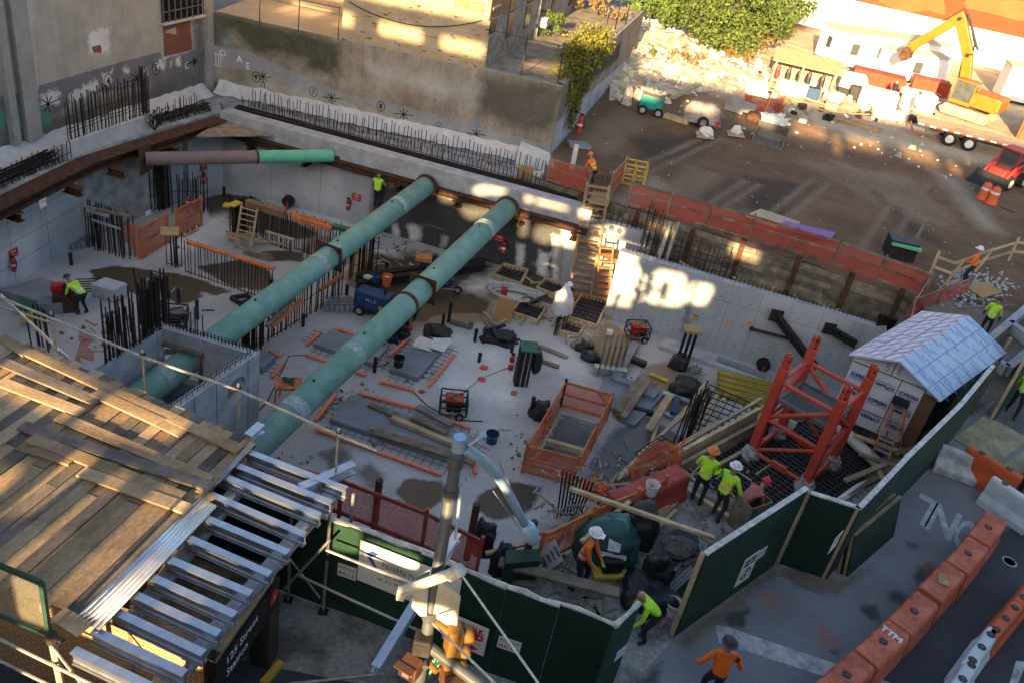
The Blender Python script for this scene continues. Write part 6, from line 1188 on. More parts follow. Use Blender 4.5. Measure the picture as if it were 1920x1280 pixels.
m_sigy=mat('signal_yellow',(.17,.088,.018),.55,var=.1,scale=3,bump=.05);m_sigo=mat('signal_orange',(.10,.045,.024),.55,var=.15,scale=3,bump=.05)
t=T('signal_crossarm','pale crossarm bolted to the street light pole above the sign backs','bracket',Y8((805,1090)));M().cyl(Y8((752,1108),7.7),Y8((862,1068),7.7),.07,10).build('tube',mat('arm_pale',(.42,.42,.38),.5,.2,var=.1),t);M().cyl(Y8((842,1079),7.68),Y8((866,1066),7.68),.085,10).build('end_cap',m_hoardw,t);M().box(Y8((752,1112),7.7),(.1,.1,.16)).build('end_bracket',m_hoardw,t)
m_sback=mat('sign_back',(.50,.47,.40),.6,.2,var=.1,scale=2,bump=.02)
t=T('sign_back','left pale back of a traffic sign on the pole','sign',Y8((795,1140)));M().prism([Y8((780,1080)),Y8((806,1066)),Y8((800,1152)),Y8((788,1152)),Y8((772,1135))],Vector((0,-.02,0))).build('plate',m_sback,t)
t=T('sign_back','right pale back of a traffic sign on the pole','sign',Y8((835,1130)));M().prism([Y8((818,1082),7.95),Y8((864,1116),7.95),Y8((856,1178),7.95),Y8((806,1160),7.95)],Vector((0,-.02,0))).build('plate',m_sback,t)
t=T('traffic_signal','yellow three light traffic signal on a yellow arm, seen from the side','traffic light',Y8((868,1210)));c=Y8((848,1212),7.9)
M().cyl(Y8((813,1165),7.9),Y8((850,1188),7.9),.05,10).build('arm',m_sigy,t);up_=Z
sx=Vector((.92,.38,0)).normalized();sy=Vector((-.38,.92,0)).normalized()
M().box(c-Z*.1,(.2,.25,1.0),X=sx,Y=sy,Zv=Z).build('housing',m_sigy,t,bevel=.03)
for k in range(3):
 z=c+Z*(.24-k*.34);b=M();vs=[];n=10
 for i in range(n+1):
  an=math.pi*(-.1+1.2*i/n);vs+=[z+sx*.1+sy*(.115*math.cos(an))+Z*(.115*math.sin(an)),z+sx*.24+sy*(.12*math.cos(an))+Z*(.12*math.sin(an)-.03)]
 b.add(vs,[(2*i,2*i+1,2*i+3,2*i+2)for i in range(n)]);o=b.build('visor',m_sigy,t,smooth=True);o.modifiers.new('th','SOLIDIFY').thickness=.012;M().cyl(z+sx*.11,z+sx*.125,.105,14).build('lens',m_dark,t)
for lab,px,y,fx in(('walk signal with a red hand at the bottom left of the pole',(770,1250),7.8,-1),('walk signal on a yellow arm at the bottom edge right of the pole',(845,1268),7.8,1)):
 c=Y8(px,y);t=T('walk_signal',lab,'walk signal',c);M().box(c,(.28,.22,.3),X=sx if fx>0 else Vector((.9,-.4,0)).normalized(),Y=sy if fx>0 else Vector((.4,.9,0)).normalized(),Zv=Z).build('housing',m_sigo,t,bevel=.03)
 X_=sx if fx>0 else Vector((.9,-.4,0)).normalized();Yv=Vector((X_.y,-X_.x,0));M().box(c+Yv*.113,(.24,.01,.26),X=X_,Y=Yv,Zv=Z).build('face',m_dark,t);b=M();k=c+Yv*.122
 b.box(k-Z*.03,(.1,.004,.1),X=X_,Y=Yv,Zv=Z)
 for q in range(4):b.box(k+X_*(-.036+.024*q)+Z*.06,(.014,.004,.09),X=X_,Y=Yv,Zv=Z)
 b.box(k+X_*.075,(.05,.004,.016),X=X_,Y=Yv,Zv=Z);b.build('red_hand',mat('hand_lit',(.5,.03,.02),.5,emit=(1,.08,.05,.8),bump=0),t)
 M().cyl(c+Vector((-fx*.2,0,.05)),Vector((pb_.x,pb_.y,c.z+.05)),.045,8).build('arm',m_sigy if fx>0 else m_pole,t);M().prism([c+X_*-.14+Z*.15+Yv*.11,c+X_*.14+Z*.15+Yv*.11,c+X_*.14+Z*.16+Yv*.24,c+X_*-.14+Z*.16+Yv*.24],Z*.01).build('visor',m_sigo,t)
M().cyl(Y8((805,1212),7.9),Y8((935,1310),7.4),.075,12).build('mast_arm',m_pole,None,'thick grey mast arm going down to the right from the pole clamp','mast arm')
m=M();c=Y8((793,1205));m.box(c,(.25,.25,.3));m.build('pole_clamp',m_rustd,None,'heavy square clamp round the street light pole','clamp',bevel=.03)
t=T('street_sign','green street name sign W 125 St behind the pole','street sign',Y8((822,1230),8.3));a,b=Y8((800,1262),8.1),Y8((846,1208),8.5);X_=(b-a);X_.z=0;ln=X_.length*1.15;X_.normalize();c=(a+b)/2;c.z-=.0;N_=Vector((X_.y,-X_.x,0))
M().box(c,(ln,.02,.42),X=X_,Y=N_,Zv=Z).build('plate',mat('sign_green',(.01,.17,.10),.5,bump=0),t);text('W 125 St',.2,m_whp,c+N_*.012+Z*.06,X_,Z,t,'lettering',.002,width=ln*.85);text('Broadway',.1,m_whp,c+N_*.012-Z*.12,X_,Z,t,'lettering',.002)
for lab,p,q in(('right guy wire running from the crossarm down to the bottom edge',(862,1072),(1012,1284)),('left guy wire crossing the traffic signal',(812,1168),(932,1284))):M().cyl(Y8(p,7.7),Y8(q,5.8),.014,6).build('guy_wire',m_hoardw,None,lab,'wire')
nz=.02
n1=[Vector((-9.5,16.4,nz)),Vector((-3.36,15.7,nz)),Vector((-1.19,15.15,nz)),Vector((.2,14.6,nz))]
netfence('red net guard along the pit edge behind the avenue hoarding',n1,0,1.15,m_netr,(.1,.98),True,mat('red_timber',(.36,.08,.045),.85,var=.3),.05,'edge_net',6)
n2=[G(1005,1060,nz),G(1100,1010,nz),G(1180,975,nz),G(1232,950,nz)]
netfence('orange net guard climbing from the STOP sign to the red barrier',n2,0,1.0,m_net,(.05,.97),True,m_orail,.05,'edge_net',7)
def barrier(label,c,rz,L,h,m_,group=None,caps=1,w0=.6,w1=.4,name='traffic_barrier'):
 t=T(name,label,'barrier',c,group);X=Vector((math.cos(rz),math.sin(rz),0));Y=Vector((-math.sin(rz),math.cos(rz),0));m=M()
 prof=[(-w0/2,.0),(-w0/2,h*.22),(-w1/2-.03,h*.45),(-w1/2,h*.93),(-w1/2+.05,h),(w1/2-.05,h),(w1/2,h*.93),(w1/2+.03,h*.45),(w0/2,h*.22),(w0/2,.0)]
 m.prism([c-X*L/2+Y*y+Z*z for y,z in prof],X*L);m.build('body',m_,t,bevel=.03)
 for k in range(caps):
  p=c+X*(L*((k+.5)/caps-.5))+Z*(h+.003);m=M();m.cyl(p,p+Z*.008,.1,14);m.build('fill_hole',m_dark,t);m=M()
  for q in range(3):m.box(p+Z*.012,(.19,.02,.008),rz=q*1.05)
  m.build('hole_grille',MC['grey_bars'],t)
 for s in(-1,1):M().box(c+Y*(s*(w1/2+.025))+Z*(h*.33),(L*.6,.03,h*.12),X=X,Y=Y,Zv=Z).build('fork_slot',m_,t)
 for s in(-1,1):M().box(c+X*(s*(L/2+.01))+Z*h*.45,(.04,w1*.5,h*.7),X=X,Y=Y,Zv=Z).build('joint',m_dark,t)
 return t
m_bar=mat('barrier_orange',(.60,.125,.065),.7,var=.35,scale=2.6,bump=.08,col2=(.70,.20,.11),obj_rand=.12,grain=.16)
m_baro=mat('barrier_bright',(.58,.11,.035),.65,var=.15,scale=2,bump=.08)
m_barw=mat('barrier_white',(.56,.60,.62),.65,var=.12,scale=2,bump=.08)
cs=[G(1588-69,1263+66,1.0),G(1588,1263,1.0),G(1657,1201,1.0),G(1715,1144,1.0),G(1769,1085,1.0),G(1816,1036,1.0),G(1854,987,1.0)]
bdn=['at the bottom picture edge','just above the bottom edge','with white letters sprayed on it','below the boarded one','with a scrap of cardboard on top','second from the far end','at the far end of the row']
for i,c in enumerate(cs):
 d=(cs[min(i+1,6)]-cs[max(0,i-1)]).normalized();rz=math.atan2(d.y,d.x);c0=Vector((c.x,c.y,0));t=barrier(f'salmon orange road barrier {bdn[i]}',c0,rz,1.5,.98,m_bar,'orange barriers along the lane',0 if i==4 else 1,.75,.62)
 if i==2:text('TTM',.26,m_whp,c0+d*.36+Z*.985,Vector((d.y,-d.x,0)),d,t,'lettering',.004,bold=.01)
 if i==4:M().box(c0+Z*1.0,(.4,.26,.012),rz=rz+.4).build('cardboard',m_ply,None,'scrap of cardboard on an orange barrier','cardboard')
wb=[G(1760,1340,.8),G(1805,1272,.8),G(1841,1212,.8),G(1886,1158,.8),G(1935,1100,.8)];wn_=['nearest, white barrier at the bottom edge','second white barrier with oval holes','third white barrier, with a dark plate','orange barrier next to the white ones','orange barrier at the right picture edge']
for i,c in enumerate(wb):
 d=(wb[min(i+1,4)]-wb[max(0,i-1)]).normalized();barrier('low lane divider: '+wn_[i],Vector((c.x,c.y,0)),math.atan2(d.y,d.x),1.75,.8,m_barw if i<3 else m_baro,'low lane dividers',3,.5,.3,'lane_divider')
barrier('bright orange barrier standing askew beyond the ONLY marking',Vector((G(1838,912).x,G(1838,912).y,0)),-.75,1.7,1.05,m_baro,None,2,.5,.22);barrier('white barrier joining the askew orange one to the row',Vector((G(1878,968).x,G(1878,968).y,0)),-.85,1.5,1.0,m_barw,None,2,.5,.25);barrier('red orange barrier at the right edge beside the yellow plates',Vector((G(1930,905).x,G(1930,905).y,0)),.8,1.8,1.0,m_baro,None,2,.6,.3)
t=T('concrete_block','chipped white concrete road block with blue scrawl against the hoarding','concrete barrier',G(1790,885));c=G(1792,888);X=Vector((.95,-.3,0)).normalized();Y=Vector((.3,.95,0)).normalized()
M().prism([c-X*.75+Y*y+Z*z for y,z in((-.4,0),(-.4,.25),(-.15,.45),(-.1,.85),(.1,.85),(.15,.45),(.4,.25),(.4,0))],X*1.6).build('body',mat('old_concrete',(.46,.48,.48),.9,var=.3,scale=2.5,bump=.6),t,bevel=.05);text('SGC',.2,m_sky,c-X*.25-Y*.13+Z*.65,X,Z,t,'lettering',.03)
M().ell(c+Vector((-.1,.7,.05)),(.6,.35,.25),10,6,.5,3).build('rubble_lump',MC['old_concrete'],None,'pale lump of broken concrete behind the white road block','rubble')
m_plate=mat('yellow_plate',(.30,.275,.17),.8,var=.3,scale=1.2,bump=.2,grain=.2)
for i,q in enumerate((((1788,822),(1845,778),(1930,822),(1872,868)),((1853,892),(1928,838),(1990,880),(1905,930)))):M().prism([G(*p,.012)for p in q],Z*.03).build('road_plate',m_plate,None,['yellowish road plate at the end of the street hoarding','yellowish road plate partly behind the orange barriers'][i],'road plate')
m_rp=mat('road_paint',(.42,.43,.43),.85,var=.35,scale=3,bump=.2,grain=.2)
def paint(name,*px):return M().prism([G(*p,.008)for p in px],Z*.003).build(name,m_rp,kind='structure',origin=(0,0,0))
paint('stop_line',(1342,1171),(1347,1203),(1547,1268),(1577,1247),(1372,1177));paint('stop_line',(1635,1268),(1625,1290),(1700,1320),(1720,1295));paint('lane_line',(1905,1238),(1890,1290),(1905,1290),(1925,1240))
Xo=(G(1740,952)-G(1807,987)).normalized();Yo=(G(1712,982)-G(1768,925)).normalized()
for s,px in(('L',(1735,953)),('N',(1770,974)),('O',(1812,998))):o=text(s,2.1,m_rp,G(*px,.009),Xo,Yo,None,'road_letter',0,width=.55 if s!='N' else .75,bold=.05);o['kind']='structure'
m=M();M().lathe(G(1893,1052,.01),[(.2,0),(.2,.004),(.16,.004),(.16,0)],20).build('painted_ring',m_rp,kind='structure')
M().prism([G(*p,.006)for p in((1848,772),(1960,650),(2100,760),(1960,840))],Z*.01).build('dark_walkway',m_walkd,kind='structure')
pad_px=[(1245,898),(1500,758),(1668,842),(1565,960),(1430,962)];pq=[G(*p,-.6)for p in pad_px]
M().prism([p+Z*-.9 for p in pq],Z*.62).build('pad_base',mat('pad_dark',(.022,.022,.024),.8,var=.4,scale=3),None,'dark foundation bed under the rebar mats of the tower','foundation')
t=T('rebar_mesh','dense black rebar mesh around the feet of the red tower','rebar mesh',sum(pq,Vector())/5);dA=(pq[1]-pq[0]).normalized();dB=Vector((dA.y,-dA.x,0));m_mesh=mat('mesh_bars',(.07,.066,.064),.6,.3,var=.3,scale=6,bump=0)
def clip(p,d):
 ts=[]
 for i in range(5):
  a,b=pq[i],pq[(i+1)%5];e=b-a;den=d.x*e.y-d.y*e.x
  if abs(den)<1e-6:continue
  t_=((a.x-p.x)*e.y-(a.y-p.y)*e.x)/den;u_=((a.x-p.x)*d.y-(a.y-p.y)*d.x)/den
  if 0<=u_<=1:ts.append(t_)
 return(min(ts),max(ts))if len(ts)>=2 else None
for nm,d,o,z in(('long_bars',dA,dB,-.62),('cross_bars',dB,dA,-.58),('lower_bars',dA,dB,-.8)):
 m=M()
 for k in np.arange(-8,9,.21):
  q=clip(pq[0]+o*float(k),d)
  if q:m.bar(pq[0]+o*float(k)+d*q[0]+Z*(z+.6),pq[0]+o*float(k)+d*q[1]+Z*(z+.6),.045,.045)
 m.build(nm,m_mesh,t)
for i,(a,b)in enumerate((((1245,895),(1500,757)),((1265,860),(1420,775)))):board(G(*a,-.35),G(*b,-.35),.12,.5,m_wood if i else m_woodd,['timber edge form along the pit side of the rebar mesh','second timber form line just outside the mesh edge'][i])
M().tube([G(1575,800,-.3),G(1605,830,-.3),G(1645,868,-.3)],.2,10).build('insulation_roll',m_white,None,'white wrapped roll along the shed side of the rebar mesh','roll',smooth=True)
M().tube([G(1440,775,-.3),G(1490,800,-.3)],.18,10).build('insulation_roll',m_white,None,'white wrapped roll behind the left tower leg','roll',smooth=True)
M().tube([G(1570,940,-.1),G(1610,915,-.1),G(1640,895,-.1)],.1,6,taper=[1,1.5,.6]).build('white_cloth',m_white,None,'white cloth along the near edge of the rebar mesh','cloth')
m_tow=mat('tower_red',(.46,.062,.035),.5,var=.15,scale=2,bump=.05,spec=.4,grain=.06)
tc=Vector((9.29,22.39,-.6));R_=1.32;ang=[math.radians(a)for a in(187.5,277.5,7.5,97.5)];lg=[tc+Vector((math.cos(a)*R_,math.sin(a)*R_,0))for a in ang];TH=3.65
tw=T('tower_section','red steel lattice tower base standing in the rebar mesh','tower',tc)
for i,p in enumerate(lg):
 o=(p-tc).normalized();M().box(p+Z*(TH*.5-.1),(.27,.27,TH-.3),rz=ang[i]+math.pi/4).build('leg',m_tow,tw,bevel=.03)
 s=Vector((-o.y,o.x,0));m=M()
 for k in(-.075,.075):m.box(p+s*k+Z*(TH-.12),(.2,.05,.62),X=o,Y=s,Zv=Z)
 m.build('fork',m_tow,tw,bevel=.02);m=M()
 for z in(TH-.25,TH+.02):m.cyl(p+s*-.12+Z*z,p+s*.12+Z*z,.035,8)
 m.build('pin',m_rustd,tw);m=M();m.ell(p+Z*.1,(.3,.3,.28),12,8,.2,i);m.ell(p+Z*.3,(.22,.22,.25),10,7,.2,i+9);m.build('wrapped_foot',mat('plastic_wrap',(.30,.30,.31),.35,var=.4,scale=5,bump=.6,spec=.6),tw)
for i in range(4):
 a,b=lg[i],lg[(i+1)%4]
 for z,r in((.25,.07),(1.55,.065),(TH-.75,.07)):M().cyl(a+Z*z,b+Z*z,r,10).build('horizontal_tube',m_tow,tw)
 mid=(a+b)/2
 M().cyl(a+Z*.3,b+Z*1.5,.06,10).build('diagonal_tube',m_tow,tw);M().cyl((b if i%2 else a)+Z*1.6,(a if i%2 else b)+Z*(TH-.8),.075,10).build('diagonal_tube',m_tow,tw)
 M().box(lerp(a,b,.5)+Z*.25,(.5,.12,.2),X=(b-a).normalized(),Y=Vector((-(b-a).y,(b-a).x,0)).normalized(),Zv=Z).build('joint_plate',m_tow,tw)
m=M();q=[tc+(p-tc)*.86+Z*2.25 for p in lg];m.prism(q,Z*.04);m.build('mesh_platform',net_mat('platform_mesh',(.10,.11,.115),.55),tw)
for i in range(4):M().bar(q[i]+Z*.0,q[(i+1)%4]+Z*.0,.1,.12).build('platform_edge',MC['grey_bars'],tw)
m=M();m.cyl(lg[0]+Z*1.3+Vector((.4,.5,0)),lg[1]+Z*2.2+Vector((.2,.6,0)),.03,6);m.build('loose_tube',MC['grey_bars'],tw)
m_ins=mat('insulation_board',(.55,.59,.66),.7,var=.05,scale=1,bump=.05,grain=.04);m_roofb=mat('roof_board_blue',(.42,.53,.70),.6,var=.06,scale=1,bump=.05,grain=.04);m_roofp=mat('roof_board_pink',(.58,.54,.585),.6,var=.06,scale=1,bump=.05,grain=.04)
Rf,Rr=Vector((11.71,23.59,3.0)),Vector((15.35,27.81,3.0));ELf,ELr=G(1592,663,2.45),G(1729,583,2.45);ERf,ERr=G(1764,752,2.1),G(1888,660,2.1)
sh=T('site_shed','gabled site shed clad in printed insulation boards with a green side wall','shed',Vector((12.9,24.5,0)))
rdv=(Rr-Rf).normalized()
for nm,a,b,c,d,mm in(('roof_left',ELf,Rf,Rr,ELr,m_roofp),('roof_right',Rf,ERf,ERr,Rr,m_roofb)):
 n=(b-a).cross(d-a).normalized();n=n if n.z>0 else-n;m=M();m.prism([a,b,c,d],-n*.06);m.build(nm,mm,sh)
 X=rdv;Y=n.cross(X);seams=M();prn=[]
 for f in(.33,.68):seams.bar(lerp(a,b,f)+n*.006,lerp(d,c,f)+n*.006,.025,.006,up=n)
 for k in range(3):
  for f in((.28,.75),(.45,.9),(.15,.6))[k]:seams.bar(lerp(lerp(a,d,f),lerp(b,c,f),k/3)+n*.006,lerp(lerp(a,d,f),lerp(b,c,f),(k+1)/3)+n*.006,.025,.006,up=n)
 seams.build('board_seams',mat('roof_seam',(.20,.24,.32),.8),sh)
 rng=random.Random(1)
 e_=(b-a).normalized();Lx=(d-a).length;Ly=(b-a).length;nx_=int(Lx/.62);ny_=5 if nm=='roof_right' else 5
 for i in range(nx_):
  for j in range(ny_):
   p=lerp(lerp(a,d,(i+.5+.25*(j%2))/nx_),lerp(b,c,(i+.5+.25*(j%2))/nx_),(j+.5)/ny_)
   if(i+.5+.25*(j%2))/nx_>.97:continue
   prn.append(p)
 for p in prn[:70]:
  k=(p-a).dot(e_)/Ly;tx=-Y if nm=='roof_right' else X
  tx=e_ if nm=='roof_right' else(X*.85+e_*.35).normalized()
  text('SOPREMA',.17,m_sky if nm=='roof_right' else mat('print_violet',(.28,.22,.46),.7,bump=0),p,tx,n.cross(tx),sh,'print',.004,width=.62)
wL,wR=Vector((11.05,24.3,0)),Vector((12.93,22.95,0));wl_=G(1604,805,.15);fA=ELf+(Rf-ELf)*.1;fB=ERf+(Rf-ERf)*.1
fa,fb_=Vector((fA.x,fA.y,.05)),Vector((fB.x,fB.y,.05));fdv=(fb_-fa).normalized();fo_=Vector((fdv.y,-fdv.x,0));fa=fa-fo_*.12+rdv*.15;fb_=fb_-fo_*.12+rdv*.15
rk=(Rf-fa).dot(fdv);rp_=fa+fdv*rk;rp_.z=2.93
m=M();m.prism([fa,fb_,Vector((fb_.x,fb_.y,fB.z-.02)),rp_,Vector((fa.x,fa.y,fA.z-.02))],-fo_*.06);m.build('gable_wall',m_ins,sh)
WL_=(fb_-fa).length;m=M()
for k in(.3,.58,.86):m.box(fa+fdv*(WL_*k)+fo_*.006+Z*1.1,(.035,.012,2.1),X=fdv,Y=fo_,Zv=Z)
m.box(fa+fdv*(WL_*.5)+fo_*.006+Z*2.12,(WL_,.012,.04),X=fdv,Y=fo_,Zv=Z);m.box(fa+fdv*(WL_*.45)+fo_*.006+Z*2.5,(.035,.012,.75),X=fdv,Y=fo_,Zv=Z);m.box(fa+fdv*(WL_*.4)+fo_*.006+Z*.62,(WL_*.8,.012,.03),X=fdv,Y=fo_,Zv=Z);m.build('board_seams',m_joint,sh)
for cidx in range(4):
 for j in range(3):
  k=(.15,.44,.72,.93)[cidx];z=.45+j*.62
  if cidx==3:continue
  fl_=-1 if(j+cidx)%2 else 1;text('SOPREMA',.2,m_navy,fa+fdv*(WL_*k)+fo_*.008+Z*z,fdv*fl_,Z*fl_,sh,'print',.003,width=.62,bold=.008);M().box(fa+fdv*(WL_*k)+fo_*.009+Z*(z-.12*fl_),(.62,.004,.02),X=fdv,Y=fo_,Zv=Z).build('print_line',m_navy,sh)
for k in(.38,.52):text('SOPREMA',.17,m_navy,fa+fdv*(WL_*k)+fo_*.008+Z*2.45,Z,-fdv,sh,'print',.003,width=.5)
M().box(fa+fdv*(WL_*.4)+fo_*.012+Z*1.55,(.3,.008,.2),X=fdv,Y=fo_,Zv=Z).build('warning_plate',m_poster,sh);text('DANGER',.07,m_signred,fa+fdv*(WL_*.4)+fo_*.018+Z*1.58,fdv,Z,sh,'lettering',.002)
M().box(fa+fdv*(WL_*.93)+fo_*.02+Z*1.0,(WL_*.16,.03,2.0),X=fdv,Y=fo_,Zv=Z).build('plywood_corner',mat('brown_ply',(.14,.08,.045),.85,var=.2),sh)
sa=fb_;sb=sa+rdv*((Rr-Rf).length-.2);m=M();m.wall(sa,sb,.05,2.15,-.05);m.build('side_wall',m_hoard,sh);la_=fa;m=M();m.wall(la_,la_+rdv*5.2,.05,2.45,.05);m.build('left_wall',m_ins,sh);M().bar(sb+Vector((.1,-.1,.0)),sb+Vector((.1,-.1,2.6)),.12,.12,up=rdv).build('corner_post',m_woodd,sh)
tarp('green printed sack at the foot of the shed gable',G(1700,812,.1),(.7,.3,.25),31,m_green,'sack','sack')
t=T('step_ladder','orange step ladder with a dark tool tray in front of the shed gable','ladder',G(1650,850));p=G(1650,855);q_=p+Vector((.3,.9,1.5))
for s in(-.25,.25):M().bar(p+fdv*s,q_+fdv*s*.7,.05,.06).build('rail',m_orail,t);M().bar(p+fdv*s+rdv*.9,q_+fdv*s*.7,.04,.05).build('back_leg',m_orail,t)
for k in range(5):c=lerp(p,q_,(k+.5)/5);M().box(c,(.45,.14,.03),X=fdv,Y=fo_,Zv=Z).build('tread',m_grey,t)
M().box(q_+Z*.06,(.5,.35,.12),X=fdv,Y=fo_,Zv=Z).build('tool_tray',m_dark,t)
rng=random.Random(17)
for i,(a,b)in enumerate((((1600,815),(1720,858)),((1610,850),(1700,880)),((1640,870),(1660,905)),((1680,850),(1740,830)),((1585,900),(1660,870)))):board(G(*a,.05+.02*i),G(*b,.08+.02*i),.16,.08,m_woodd if i%2 else m_wood,['long dark timber along the foot of the shed gable','second timber in the heap before the shed','short timber end pointing at the street hoarding','timber leaning by the brown plywood corner','timber along the near edge of the rebar mesh'][i])
M().prism([G(1590,930,-.05),G(1668,868,-.05),G(1700,860,-.05),G(1640,905,-.05)],Z*.1).build('plank_stack',m_woodd,None,'brown planks between the rebar mesh and the street hoarding','planks')
m=M();a0,a1=G(1240,905,0),G(1500,757,-.6);vs=[];fs=[];n=24
for i in range(n+1):
 f=i/n;top=lerp(Vector((a0.x,a0.y,-.55)),Vector((a1.x,a1.y,-.75)),f)
 for j in range(7):
  g_=j/6;p=top+(-dB)*(-2.6*g_)*-1 if False else top-dB*(0.1+2.9*g_);p.z=lerp(Vector((0,0,top.z)),Vector((0,0,ZP+.02)),g_**.8).z+.25*mnoise.noise(Vector((f*8,g_*4,1)))*(0<g_<1);vs.append(p)
for i in range(n):
 for j in range(6):fs.append((i*7+j,i*7+j+1,(i+1)*7+j+1,(i+1)*7+j))
m.add(vs,fs);m.build('earth_slope',mat('slope_earth',(.10,.085,.07),.95,var=.5,scale=1.5,bump=.9,grain=.4),kind='structure',smooth=True,origin=(0,0,0))
def bd(a,b,za,zb,w,h,m_,s,g=None):return board(G(a[0],a[1],za),G(b[0],b[1],zb),w,h,m_,s,'timber','timber_board',group=g)
z0=ZP+.15
bd((1191,646),(1152,714),z0,z0,.35,.3,m_slab,'long leg of the L shaped kerb on the pit floor');bd((1152,712),(1218,734),z0,z0,.35,.29,m_slab,'short leg of the L shaped kerb on the pit floor')
M().prism([G(*p,ZP+.02)for p in((1120,735),(1137,708),(1245,742),(1190,800),(1160,790))],Z*.12).build('base_slab',m_slab,None,'pale slab under the plank stack right of the fenced shaft','slab')
bd((1240,642),(1442,712),ZP+.1,ZP+.1,.9,.2,m_cap,'long pale footing strip along the foot of the pale wall');bd((1345,672),(1435,705),ZP+.25,ZP+.25,.35,.12,m_slab,'bluish channel lying on the footing strip')
for i,(a,b)in enumerate((((1160,778),(1212,708)),((1157,770),(1206,706)),((1168,782),(1215,712)))):bd(a,b,ZP+.25+.12*i,ZP+.25+.12*i,.5-.12*i,.1,m_woodd,['lowest','middle','top'][i]+' plank of the grey stack beside the slab','grey plank stack by the fenced shaft')
bd((1185,765),(1225,775),ZP+.1,ZP+.1,.2,.2,m_dark,'black beam end right of the grey plank stack');bd((1207,735),(1230,745),z0,z0,.6,.35,m_slab,'pale block behind the grey plank stack')
for i,(a,b)in enumerate((((1243,735),(1295,752)),((1238,770),(1270,782)))):bd(a,b,ZP+.2,ZP+.2,.25,.06,m_grey,['upper perforated metal plank','lower perforated metal plank'][i]+' on the pit floor')
bd((1255,742),(1216,805),ZP+.35,ZP+.35,.3,.08,m_wood,'pale plank with a yellow band lying over the perforated planks');bd((1270,745),(1262,775),ZP+.3,ZP+.3,.25,.2,m_blue,'bluish metal channel between the perforated planks')
bd((1218,700),(1252,714),ZP+.1,ZP+.1,.15,.08,m_yel,'yellow batten on the tan floor')
tarp('dark bundle beside the perforated planks',F(1288,738),(.7,.5,.45),33,None,'bundle','bundle')
t=T('shoring_post','black shoring posts under a pale plywood cap by the pale wall','shoring',F(1278,690))
for a in((1266,688),(1275,692),(1286,688)):p=F(*a);M().cyl(p,p+Z*1.9,.07,8).build('post',m_dark,t)
M().box(F(1277,688)+Z*1.95,(.8,.6,.12)).build('cap_board',m_ply,t);tarp('black bag at the foot of the shoring posts',F(1270,688),(.4,.3,.45),34,None,'bag','bag')
fittings('pair of grey fittings right of the shoring posts',F(1296,702),3,2,.6);M().box(F(1196,682)+Z*.12,(.7,.35,.25),rz=-.4).build('tool_case',m_dark,None,'dark tool case on the tan floor','case',bevel=.05)
t=T('frame_stack','stack of upright blue grey shoring frames near the tan puddle','scaffold frames',F(1140,705));p=F(1142,708)
for i in range(5):
 q=p+Vector((-.5+i*.24,.1*i,0));m=M()
 for s in(0,.9):m.cyl(q+Vector((.1*s,s,0)),q+Vector((.1*s,s,1.5)),.03,6)
 for z in(.3,.8,1.45):m.cyl(q+Z*z,q+Vector((.09,.9,z)),.025,5)
 m.cyl(q+Z*.3,q+Vector((.09,.9,1.4)),.02,5);m.build('frame',MC['grey_bars'],t)
M().box(p+Vector((0,.2,.2)),(1.4,.3,.4),rz=.1).build('base_rail',m_grey,t)
for i in range(9):
 a=lerp(F(1340,715),F(1345,745),i/9);b=lerp(F(1445,738),F(1440,772),i/9);M().bar(a+Z*(.5-.045*i+.05*(i%2)),b+Z*(.5-.045*i),.22,.2).build('yellow_beam',mat('beam_yellow',(.30,.23,.045),.8,var=.3,scale=3,stretch=(.3,3,3)),None,f'{ORD[i]} yellow formwork beam in the stack behind the tower, counting from the back','formwork beam','yellow formwork beams behind the tower')
rng=random.Random(23);n=0
lum=[((1215,905),(1440,772),-2.3,-.7),((1220,880),(1440,757),-2.5,-.9),((1232,862),(1430,745),-2.9,-1.5),((1295,905),(1400,838),-1.0,-.7),((1330,880),(1425,828),-.5,-.5),((1250,848),(1345,790),-3,-2.4),((1195,855),(1330,735),-3.9,-2.9),((1235,820),(1328,722),-4,-3.4),((1270,790),(1320,720),-4,-3.8),((1285,800),(1338,735),-4,-3.8),((1300,810),(1360,745),-3.8,-3.6),((1310,790),(1345,740),-3.8,-3.8),((1245,845),(1330,905),-1.5,-.2),((1070,915),(1340,1008),1.1,1.2),((1265,870),(1345,935),-.4,-.1),((1262,900),(1370,970),.15,.1),((1090,1015),(1180,940),.9,1.0)]
ln=['long pale batten slanting down from behind the left tower leg','second long batten parallel to it','third long batten, furthest from the mesh','batten at the corner of the mesh','short batten on the mesh edge','batten in the middle of the bar heap','batten under the leaning bars','upper batten of the white bundle','shortest batten of the white bundle','batten on the right of the white bundle','last batten of the white bundle','batten across the white bundle','batten pointing at the two lime workers','long rail crossing the walkway to the hoarding panel','rail behind the orange hatted worker','rail in front of the two lime workers','board resting on the orange net and red barrier']
for s,(a,b,za,zb)in zip(ln,lum):bd(a,b,za,zb,.11,.09,m_wood,s)
for k,(a,b,c,d_,nn,s)in enumerate((((1330,720),(1445,770),(1400,830),(1290,800),9,'wide rebar grid left of the tower'),((1190,850),(1250,880),(1290,850),(1240,815),7,'rebar grid at the foot of the slope'))):
 m=M()
 for i in range(nn):f=i/(nn-1);m.bar(lerp(G(*a,-2.8),G(*b,-2.2),f),lerp(G(*d_,-2.9),G(*c,-2.0),f),.035,.035);m.bar(lerp(G(*a,-2.75),G(*d_,-2.85),f),lerp(G(*b,-2.15),G(*c,-1.95),f),.035,.035)
 m.build('rebar_mat',m_rebar,None,s,'rebar')
t=T('rebar_bundle','upright bundle of black bars leaning at the foot of the slope','rebar',F(1270,850))
